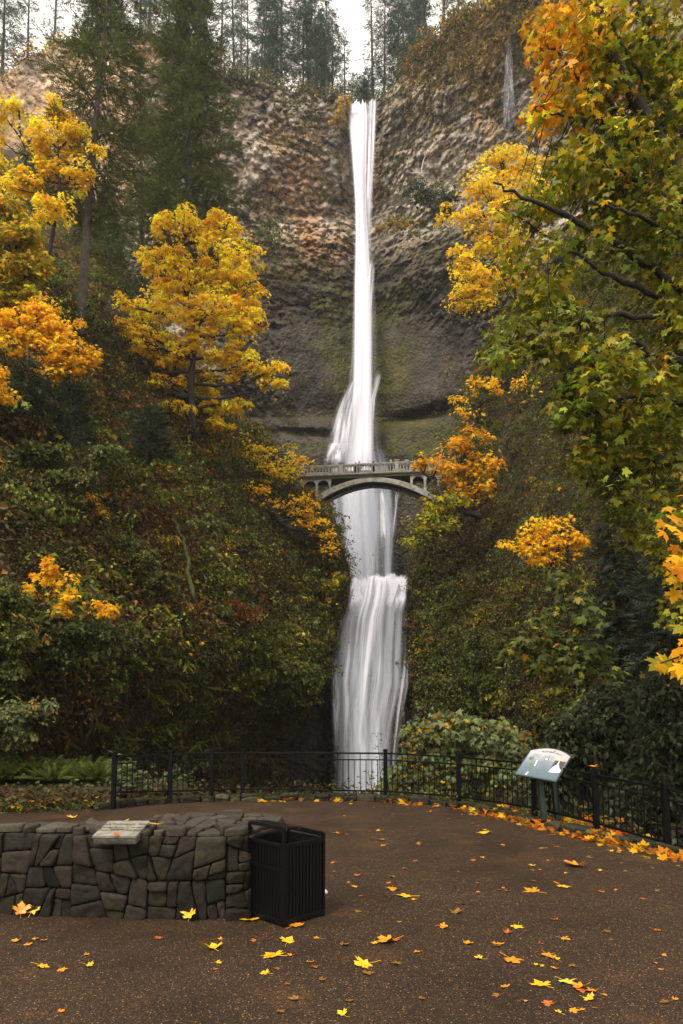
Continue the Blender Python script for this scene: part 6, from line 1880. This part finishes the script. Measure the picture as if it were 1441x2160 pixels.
for px, back_, kd in RIMT:
    j = int(np.argmin(np.abs(cpx - px)))
    q = Pc[NR - 1, j].copy()
    x = (px - CX) / F * q[1]
    loc = np.array([q[0] * (1 + back_ / q[1] * 0.8), q[1] + back_, q[2] - 0.5 - 0.06 * back_])
    side = ', left of the leaning fir' if px < 250 else ', above the two tall firs' if px < 475 else ', left of the waterfall lip' if px < 740 else ', beside the waterfall lip' if px < 830 else ', right of the waterfall'
    lb = LAB[kd] + (side if kd != 4 else '')
    if kd not in first:
        o = protos[kd]; first[kd] = 1
        o.location = loc; o['label'] = lb; o.rotation_euler[2] = R.random() * 6; o.scale = (R.uniform(0.85, 1.1) * (0.85 if kd == 4 else 1),) * 3
    else:
        o = copy_tree(protos[kd], loc, R.random() * 6.28, R.uniform(0.8, 1.12) * (0.85 if kd == 4 and px < 800 else 1), lb)
    o['group'] = LAB[kd].replace('fir', 'firs', 1) + (side if kd != 4 else '')
    o.rotation_euler[0] = R.normal(0, 0.02); o.rotation_euler[1] = R.normal(0, 0.02)
# ------------------------------------------------------------------ near maple over the right side of the view
nb0 = P(1640, 1700, 14.0); nb0[2] = -4.5
near = thing('maple_tree', 'large near maple with olive and orange leaves hanging in from the right edge', 'tree', nb0)
wood = MB(); cl = Cloud()
LIMBS = [  # pixels along each limb with its distance, thickness at the root
    ([(1640, 1700, 14), (1620, 1100, 14), (1570, 760, 13.6), (1500, 560, 13.4), (1400, 305, 13), (1290, 110, 12.8), (1225, -10, 12.6), (1180, -120, 12.5)], 0.20),
    ([(1400, 305, 13), (1340, 250, 12.8), (1255, 200, 12.6), (1180, 120, 12.4), (1130, 70, 12.4)], 0.05),
    ([(1345, 252, 12.8), (1260, 246, 12.4), (1190, 250, 12.2), (1130, 225, 12.2)], 0.028),
    ([(1600, 900, 14), (1520, 640, 13.8), (1455, 300, 13.6), (1390, 100, 13.4), (1335, -40, 13.2)], 0.13),
    ([(1610, 1000, 14), (1560, 600, 14.4), (1500, 200, 14.4), (1440, -60, 14.2)], 0.13),
    ([(1560, 720, 13.6), (1440, 610, 13), (1310, 520, 12.4), (1200, 460, 12), (1110, 415, 11.8), (1040, 385, 11.8)], 0.075),
    ([(1560, 760, 13.6), (1430, 640, 13.2), (1300, 590, 12.6), (1190, 520, 12.4), (1090, 455, 12.3)], 0.06),
    ([(1580, 800, 13.6), (1450, 680, 12.8), (1330, 660, 12.2), (1200, 680, 11.8), (1090, 720, 11.6), (1030, 745, 11.6)], 0.06),
    ([(1600, 900, 13.6), (1460, 770, 12.4), (1380, 745, 12), (1330, 720, 11.8), (1250, 740, 11.6), (1180, 760, 11.5)], 0.085),
    ([(1600, 950, 13.6), (1450, 850, 12.8), (1330, 830, 12.4), (1240, 880, 12.2), (1190, 890, 12.2)], 0.05),
    ([(1610, 1050, 13.8), (1470, 960, 13), (1370, 960, 12.6), (1290, 1010, 12.4), (1260, 1040, 12.4)], 0.05),
    ([(1520, 560, 13.4), (1420, 420, 12.6), (1320, 370, 12.2), (1230, 330, 12), (1160, 310, 12)], 0.05),
    ([(1500, 560, 13.4), (1400, 480, 12), (1310, 440, 11.6), (1230, 420, 11.4)], 0.045),
    ([(1455, 300, 13.6), (1360, 180, 13), (1290, 60, 12.6), (1240, -40, 12.4)], 0.05)]
segs = []
for pts, r0 in LIMBS:
    W = np.array([P(*p) for p in pts]); n = len(W) * 4
    f_ = np.linspace(0, len(W) - 1, n); W = np.column_stack([np.interp(f_, range(len(W)), W[:, i]) for i in range(3)])
    for _ in range(2): W[1:-1] = 0.25 * W[:-2] + 0.5 * W[1:-1] + 0.25 * W[2:]
    W[1:-1] += R.normal(0, 0.025, (n - 2, 3))
    wood.tube(W, np.linspace(r0 * 1.2, max(0.012, r0 * 0.22), n), 8)
    segs.append(W)
allp = np.concatenate(segs)
# leaf sprays fill these parts of the crown: px, py, rx, ry, D, n sprays, palette
OR2 = ([(0.72, 0.33, 0.012), (0.62, 0.22, 0.01), (0.70, 0.42, 0.016), (0.30, 0.24, 0.02)], [4, 2.5, 3, 1])
YO = ([(0.50, 0.34, 0.016), (0.62, 0.33, 0.012), (0.25, 0.22, 0.018), (0.13, 0.13, 0.015)], [3, 2, 3, 2])
OG = ([(0.165, 0.175, 0.012), (0.25, 0.235, 0.014), (0.10, 0.115, 0.012), (0.40, 0.32, 0.016), (0.66, 0.38, 0.012)], [4, 3, 2.6, .9, .25])
PG = ([(0.155, 0.175, 0.016), (0.23, 0.24, 0.034), (0.10, 0.118, 0.014), (0.32, 0.28, 0.02)], [4, 2.4, 3, 1])
FILL = [(1180, 60, 60, 45, 12.5, 26, OR2), (1150, 100, 36, 30, 12.4, 13, OR2), (1230, 110, 60, 50, 12.6, 22, OR2), (1170, 170, 36, 40, 12.4, 11, OR2), (1150, 235, 40, 22, 12.2, 13, OR2), (1200, 215, 40, 36, 12.3, 14, YO),
        (1140, 210, 26, 16, 12.2, 6, OR2), (1260, 30, 60, 40, 12.8, 20, YO), (1300, 120, 70, 70, 13, 32, OG), (1380, 80, 80, 80, 13.2, 46, OG), (1280, 200, 50, 50, 12.8, 18, YO), (1400, 200, 60, 80, 13.4, 36, OG), (1320, 290, 70, 50, 12.6, 30, OG),
        (1210, 320, 50, 34, 12.2, 18, OG), (1260, 370, 70, 40, 12.2, 26, OG), (1400, 350, 60, 70, 12.8, 30, OG), (1150, 430, 60, 44, 12, 22, OG), (1240, 450, 70, 50, 12.1, 28, OG),
        (1330, 450, 70, 50, 12, 30, PG), (1410, 480, 50, 60, 12.2, 24, PG), (1120, 530, 60, 44, 12.3, 22, OG), (1210, 540, 70, 50, 12.3, 28, OG), (1300, 560, 70, 50, 12.4, 28, PG), (1390, 590, 60, 50, 12.6, 26, OG),
        (1150, 630, 60, 40, 12, 20, OG), (1240, 640, 70, 44, 12.2, 26, PG), (1330, 680, 70, 44, 12.1, 26, PG), (1420, 680, 50, 50, 12.4, 22, OG), (1100, 690, 50, 26, 11.7, 16, PG), (1060, 735, 40, 18, 11.6, 11, PG),
        (1170, 720, 60, 34, 11.7, 20, PG), (1260, 750, 70, 40, 11.7, 24, OG), (1370, 780, 70, 44, 12, 26, OG), (1230, 810, 50, 34, 11.9, 15, PG), (1310, 850, 60, 40, 12.3, 21, OG), (1210, 870, 36, 22, 12.2, 9, PG), (1400, 880, 50, 50, 12.6, 22, PG),
        (1290, 930, 50, 36, 12.4, 15, PG), (1370, 970, 60, 40, 12.6, 20, OG), (1290, 1010, 44, 30, 12.4, 12, PG), (1410, 1040, 40, 40, 12.8, 15, OG), (1320, 1070, 40, 26, 12.5, 10, PG), (1450, 300, 50, 200, 13.4, 40, OG), (1450, 760, 40, 160, 12.8, 30, OG), (1080, 430, 40, 24, 12, 6, OG), (1060, 500, 40, 24, 12.2, 5, YO), (1080, 570, 44, 24, 12.2, 7, OG), (1350, 1120, 44, 30, 12.8, 12, OG), (1420, 1130, 40, 50, 13, 14, OG), (1250, 960, 36, 26, 12.2, 9, OG), (1420, 1240, 30, 60, 13, 10, OG)]
for px, py, rx, ry, D_, n, pal in FILL:
    n = int(n * (2.9 if px > 1200 else 1.9))
    k = D_ / F
    th = R.random(n) * 6.28; q = np.sqrt(R.random(n))
    dd = R.normal(0.5, 0.8, n)
    cc_ = P(px + rx * q * np.cos(th), py + ry * q * np.sin(th), D_ + dd)
    cc_ = cc_[fbm(cc_, 1.1, 2, 700) > -0.10]
    n = len(cc_)
    for p in cc_:
        d_ = np.linalg.norm(allp - p, axis=1); j = np.argmin(d_)
        if d_[j] > 0.12 and R.random() < 0.6:
            wood.tube(wob(allp[j], p, 5, 0.18, -0.03), np.linspace(0.011, 0.004, 5), 4, False)
    spray_cloud(cl, cc_, 0.27 * np.exp(R.normal(0, 0.3, n)), 11, 0.118, pal, T_MAPLE, flat=0.30, jit=0.2, face=0.15, clj=0.28)
wood.build('trunk', M['bark'], near, nb0, smooth=True)
cl.build('crown', M['green'], near, nb0)

# big leaves of a closer bough at the right edge
nb1 = P(1760, 1900, 5.2); nb1[2] = 0.0
near2 = thing('maple_tree', 'closest maple bough with large orange leaves at the lower right edge', 'tree', nb1)
wood = MB(); cl = Cloud()
for pts in ([(1760, 1900, 5.2), (1700, 1300, 5.2), (1560, 1130, 5.3), (1470, 1130, 5.4), (1400, 1110, 5.4)], [(1700, 1300, 5.2), (1560, 1260, 5.2), (1450, 1230, 5.3), (1405, 1200, 5.3)], [(1720, 1500, 5.2), (1600, 1400, 5.2), (1480, 1370, 5.3), (1390, 1400, 5.3)],
            [(1700, 1300, 5.2), (1580, 1000, 5.4), (1480, 930, 5.5), (1430, 960, 5.5)]):
    W = np.array([P(*p) for p in pts]); f_ = np.linspace(0, len(W) - 1, 12); W = np.column_stack([np.interp(f_, range(len(W)), W[:, i]) for i in range(3)])
    wood.tube(W, np.linspace(0.03, 0.005, 12), 6)
for px, py, n, pal in ((1395, 1100, 4, OR2), (1430, 1120, 4, OR2), (1405, 1165, 3, OR2), (1432, 1200, 5, OR2), (1405, 1225, 3, OR2), (1438, 1260, 4, OG), (1430, 1310, 3, OG), (1385, 1400, 4, YO), (1420, 1380, 5, OR2), (1440, 1430, 3, OR2), (1436, 940, 3, PG), (1440, 985, 3, YO), (1436, 1060, 3, YO), (1460, 1150, 8, OR2), (1470, 1380, 8, OR2), (1478, 1280, 6, YO)):
    n = int(n * 1.8)
    c_ = P(px + 24 + R.normal(0, 10, n), py + R.normal(0, 14, n), 5.3 + R.normal(0, 0.15, n))
    nn = np.column_stack([R.normal(0, 0.5, n), -0.9 + R.normal(0, 0.3, n), 0.55 + R.normal(0, 0.3, n)])
    T = np.column_stack([-0.5 + R.normal(0, 0.5, n), R.normal(0, 0.3, n), -0.9 + R.normal(0, 0.4, n)])
    cl.add(c_, nn, T, R.uniform(0.07, 0.15, n), palette(n, *pal, 0.15), T_MAPLE)
wood.build('trunk', M['bark'], near2, nb1, smooth=True)
cl.build('crown', M['leaf'], near2, nb1)

# ------------------------------------------------------------------ fallen leaves
FY = (0.74, 0.42, 0.014); FO = (0.66, 0.24, 0.012); FR = (0.40, 0.10, 0.012); FD = (0.22, 0.10, 0.02); FL_ = (0.55, 0.48, 0.06)
def mat_fallen(name, c):
    m, nt, out = new_mat(name)
    tc = N(nt, 'ShaderNodeTexCoord'); n = N(nt, 'ShaderNodeTexNoise', i={'Scale': 3.0, 'Detail': 5.0}); L(nt, tc.outputs['Object'], n.inputs['Vector'])
    r = ramp(nt, n.outputs['Fac'], [(0.35, tuple(x * 0.6 for x in c)), (0.55, c), (0.75, tuple(min(1, x * 1.2) for x in c))])
    b = N(nt, 'ShaderNodeBsdfPrincipled', i={'Roughness': 0.45, 'Specular IOR Level': 0.4}); L(nt, r.outputs[0], b.inputs['Base Color'])
    L(nt, b.outputs[0], out.inputs[0]); return m


fm = {'yellow': mat_fallen('fallen_yellow', FY), 'orange': mat_fallen('fallen_orange', FO), 'red': mat_fallen('fallen_red', FR), 'brown': mat_fallen('fallen_brown', FD), 'pale': mat_fallen('fallen_pale', FL_)}
leaf_me = {}
for cn_ in fm:
    for v_ in range(3):
        tv, tf = T_MAPLE
        V = tv.copy(); V[:, :2] *= 1 + R.normal(0, 0.07, V[:, :2].shape); V[:, 1] -= 0.3
        rr_ = np.hypot(V[:, 0], V[:, 1])
        V[:, 2] = 0.03 + rr_ ** 2 * R.uniform(0.05, 0.38) * (1 + 0.8 * np.sin(np.arctan2(V[:, 1], V[:, 0]) * 3 + v_ * 2)) + (0.25 if v_ == 2 else 0) * np.abs(V[:, 0])
        V = V.tolist(); Fs = [list(f) for f in tf]
        b_ = len(V)     # stalk
        for i in range(5):
            t_ = i / 4; V += [(-0.014 + 0.1 * t_ * t_, -0.3 - 0.75 * t_, 0.03 + 0.05 * t_), (0.014 + 0.1 * t_ * t_, -0.3 - 0.75 * t_, 0.03 + 0.05 * t_), (0.1 * t_ * t_, -0.3 - 0.75 * t_, 0.055 + 0.05 * t_)]
        for i in range(4):
            for j in range(3):
                a0 = b_ + i * 3 + j; a1 = b_ + i * 3 + (j + 1) % 3
                Fs += [[a0, a1, a1 + 3], [a0, a1 + 3, a0 + 3]]
        leaf_me[cn_, v_] = mk_mesh('maple_leaf', V, np.array(Fs), fm[cn_])


def fallen(px, py, col, size, label=None, group=None, z=0.004, rot=None, tilt=None, v_=None, D_=None):
    p = G(px, py, z) if D_ is None else P(px, py, D_)
    o = link('maple_leaf', leaf_me[col, int(R.integers(0, 3)) if v_ is None else v_])
    o.location = p; o.scale = (size,) * 3
    o.rotation_euler = tilt or (R.normal(0, 0.10), R.normal(0, 0.10), R.random() * 6.28 if rot is None else rot)
    return tag(o, label, 'leaf', group)


NAMED = [(577, 2015, 'yellow', .19, 'large yellow maple leaf on the asphalt in front of the litter bin'), (609, 1985, 'yellow', .16, 'yellow maple leaf just behind the large one in front of the bin'),
         (451, 2000, 'yellow', .15, 'curled yellow maple leaf on the asphalt in front of the stone wall'), (818, 1987, 'orange', .19, 'orange-yellow maple leaf lying below the bin to its right'),
         (766, 2034, 'yellow', .18, 'yellow pointed maple leaf nearest the bottom middle of the terrace'), (1142, 2076, 'yellow', .16, 'yellow maple leaf beside the pale star-shaped leaf, lower right'),
         (1196, 2072, 'pale', .13, 'pale yellow star-shaped maple leaf at lower right'), (1224, 2083, 'orange', .12, 'orange leaf right of the pale star-shaped leaf'),
         (855, 1890, 'yellow', .18, 'yellow maple leaf with long stalk right of the bin'), (828, 1876, 'orange', .16, 'orange leaf touching the yellow long-stalked leaf right of the bin'),
         (1122, 1879, 'orange', .20, 'broad orange maple leaf in the middle of the terrace, right half'), (1188, 1870, 'yellow', .17, 'flat yellow-orange leaf right of the broad orange leaf'),
         (1022, 1757, 'yellow', .24, 'large yellow leaf on the terrace near the kerb left of the sign'), (805, 1771, 'yellow', .20, 'yellow leaf on the terrace in line with the lower fall'),
         (402, 1925, 'yellow', .15, 'yellow maple leaf leaning at the foot of the stone wall below the plaque'), (528, 1941, 'yellow', .19, 'yellow maple leaf at the left corner of the litter bin'),
         (622, 1953, 'orange', .17, 'orange leaf tucked under the front edge of the litter bin'), (72, 1915, 'yellow', .16, 'yellow maple leaf in the pile at the left foot of the wall'),
         (45, 1917, 'orange', .15, 'orange leaf in the pile at the left foot of the wall'), (30, 1908, 'red', .13, 'brownish red leaf in the pile at the left foot of the wall'),
         (92, 2038, 'yellow', .12, 'small yellow leaf at lower left of the terrace'), (1082, 2026, 'orange', .17, 'orange leaf with stalk at lower right above the pale star-shaped leaf'),
         (1155, 2015, 'orange', .12, 'small orange leaf right of the stalked orange leaf'), (1050, 1992, 'orange', .11, 'small orange leaf up left of the stalked orange leaf'),
         (1091, 1955, 'yellow', .12, 'yellow leaf alone in the middle of the right half of the terrace'), (1215, 1827, 'orange', .27, 'long orange leaf on the right of the terrace below the sign'),
         (963, 1925, 'brown', .14, 'brownish yellow leaf in the middle of the terrace')]
for px, py, cn_, s_, lb in NAMED:
    if py in (1925, 1908, 1917, 1915) and px < 410:
        fallen(px, py + 2, cn_, s_, lb, tilt=(R.uniform(0.8, 1.1), R.normal(0, 0.2), R.normal(0, 0.3)), z=0.075)
    else:
        fallen(px, py, cn_, s_, lb)
fallen(325, 1738, 'yellow', .14, 'yellow leaf on the wall top right of the plaque', D_=8.50, z=WH); fallen(263, 1732, 'yellow', .12, 'half hidden yellow leaf on the back of the wall top', D_=8.95)
fallen(152, 1725, 'yellow', .17, 'yellow leaf on the asphalt behind the wall, left of the plaque'); fallen(246, 1760, 'red', .07, 'tiny red leaf resting on the plaque', D_=8.14, tilt=(0.5, 0, 1))
fallen(1251, 1618, 'orange', .16, 'orange leaf lying on top of a railing post right of the sign', D_=13.5)
# scattered smaller leaves
rl = np.random.default_rng(77)
n_ = 0; tries = 0
while n_ < 150 and tries < 5000:
    tries += 1
    px = rl.uniform(0, 1441); py = 1700 + 440 * rl.random() ** 1.5
    if px < 700 and 1700 < py < 1975: continue
    if py < float(interp(px, KERB)) + 8: continue
    if px < 560 and rl.random() < 0.55: continue
    cn_ = ['yellow', 'orange', 'red', 'brown'][rl.choice(4, p=[.18, .40, .17, .25])]
    sz = rl.uniform(0.035, 0.095)
    where = 'right half of the terrace' if px > 720 else 'left half of the terrace'
    fallen(px, py, cn_, sz, f'small {cn_} fallen leaf scattered on the wet asphalt, {where}', f'small {cn_} leaves on the {where}', v_=int(rl.integers(0, 3)))
    n_ += 1
# drift of leaves along the kerb and railing foot, and the planted strip by the path
cl = Cloud(); cs = []
for px0, px1, n, sp_ in ((540, 760, 20, .10), (800, 1000, 34, .14), (980, 1130, 80, .36), (1110, 1441, 150, .42), (1441, 1600, 50, .4)):
    px = R.uniform(px0, px1, n); py = interp(px, KERB) + 3
    p = G(px, py); off = np.abs(R.normal(0, sp_, n)); p[:, 1] -= off - 0.16; p[:, 2] = 0.012 + 0.10 * np.exp(-off / 0.12) * R.random(n)
    cs.append(p)
for px, py, n in ((1190, 1742, 60), (1290, 1770, 60), (1080, 1722, 50), (1250, 1742, 30)):
    p = G(px + R.normal(0, 26, n), py + R.normal(0, 5, n)); p[:, 2] = R.uniform(0.01, 0.16, n); cs.append(p)
cs = np.concatenate(cs); n = len(cs)
cl.add(cs, UP + R.normal(0, 0.38, (n, 3)) + np.array([0, -0.25, 0]), rdir(n), R.uniform(0.08, 0.21, n), palette(n, [FY, FO, FR, FD, FL_], [3, 4, 2, 4, .5], 0.15), T_MAPLE)
tag(cl.build('leaf_drift', M['leaf']), kind='stuff')
cl = Cloud(); n = 1500
px = R.uniform(-60, 215, n); py = 1703 + R.normal(0, 5, n) + 0.02 * (215 - px) ; p = G(px, py); p[:, 2] = R.uniform(0.0, 0.14, n)
cl.add(p, UP + R.normal(0, 0.5, (n, 3)), rdir(n), R.uniform(0.05, 0.12, n), palette(n, [(0.05, 0.07, 0.02), (0.08, 0.09, 0.025), (0.035, 0.045, 0.018), (0.55, 0.26, 0.014)], [4, 3, 3, .35], 0.2), T_LEAF)
n = 20; px = R.uniform(-20, 210, n); p = G(px, 1706 + R.normal(0, 5, n)); p[:, 2] = R.uniform(0.10, 0.2, n)
cl.add(p, UP + R.normal(0, 0.4, (n, 3)), rdir(n), R.uniform(0.12, 0.2, n), palette(n, [FY, FO], [3, 2], 0.15), T_MAPLE)
tag(cl.build('planted_strip', M['green']), kind='stuff')
# moss, weeds and crumbs on the kerb and the ground behind the railing
cl = Cloud(); s_ = R.uniform(0, klen * 0.62, 2600)
q = np.array([[*(kf(a)[0] - kf(a)[1] * b_), 0.135] for a, b_ in zip(s_, R.uniform(0.0, 0.5, len(s_)))])
cl.add(q, UP + R.normal(0, 0.5, (len(q), 3)), rdir(len(q)) + UP * 0.5, R.uniform(0.03, 0.09, len(q)), palette(len(q), [(0.07, 0.075, 0.014), (0.05, 0.05, 0.014), (0.10, 0.09, 0.02)], [3, 2, 1], 0.25), T_LEAF2)
tag(cl.build('kerb_moss', M['green']), kind='stuff')
cl = Cloud(); n = 9000
x = R.uniform(-9, 14, n); y = R.uniform(0, 1, n) ** 1.4 * 16; y = ground_edge(x) + 0.6 + y
zz = np.where(x < -4.6, -0.05, -0.06 - 6.6 * sstep(0.3, 13, y - ground_edge(x) - 0.35)); y = np.where(x < -4.6, np.minimum(y, ground_edge(x) + 0.7 + 2.6 * R.random(n)), y)
c_ = np.column_stack([x, y, zz + 0.1]); kk = fbm(c_, 2.5, 2, 600)[:, None]
pos = c_ + R.normal(0, 1, (n, 3)) * (0.25, 0.25, 0.12) + UP * 0.25 * R.random((n, 1))
cl.add(pos, UP + R.normal(0, 0.5, (n, 3)), rdir(n), R.uniform(0.08, 0.2, n), np.where(kk > 0, palette(n, *G2, 0.2), palette(n, *BROWN, 0.2)), T_LEAF2)
tag(cl.build('bank_growth', M['green']), kind='stuff')
# ------------------------------------------------------------------ thin mist filling the gorge
m, nt, out = new_mat('thin_mist')
v = N(nt, 'ShaderNodeVolumePrincipled', i={'Color': (0.93, 0.94, 0.97, 1), 'Density': 0.00022, 'Anisotropy': 0.2})
L(nt, v.outputs[0], out.inputs['Volume'])
mb = MB(); mb.frame((-260, -70, -14), (520, 0, 0), (0, 340, 0), (0, 0, 190))
tag(mb.build('haze', m), kind='stuff')
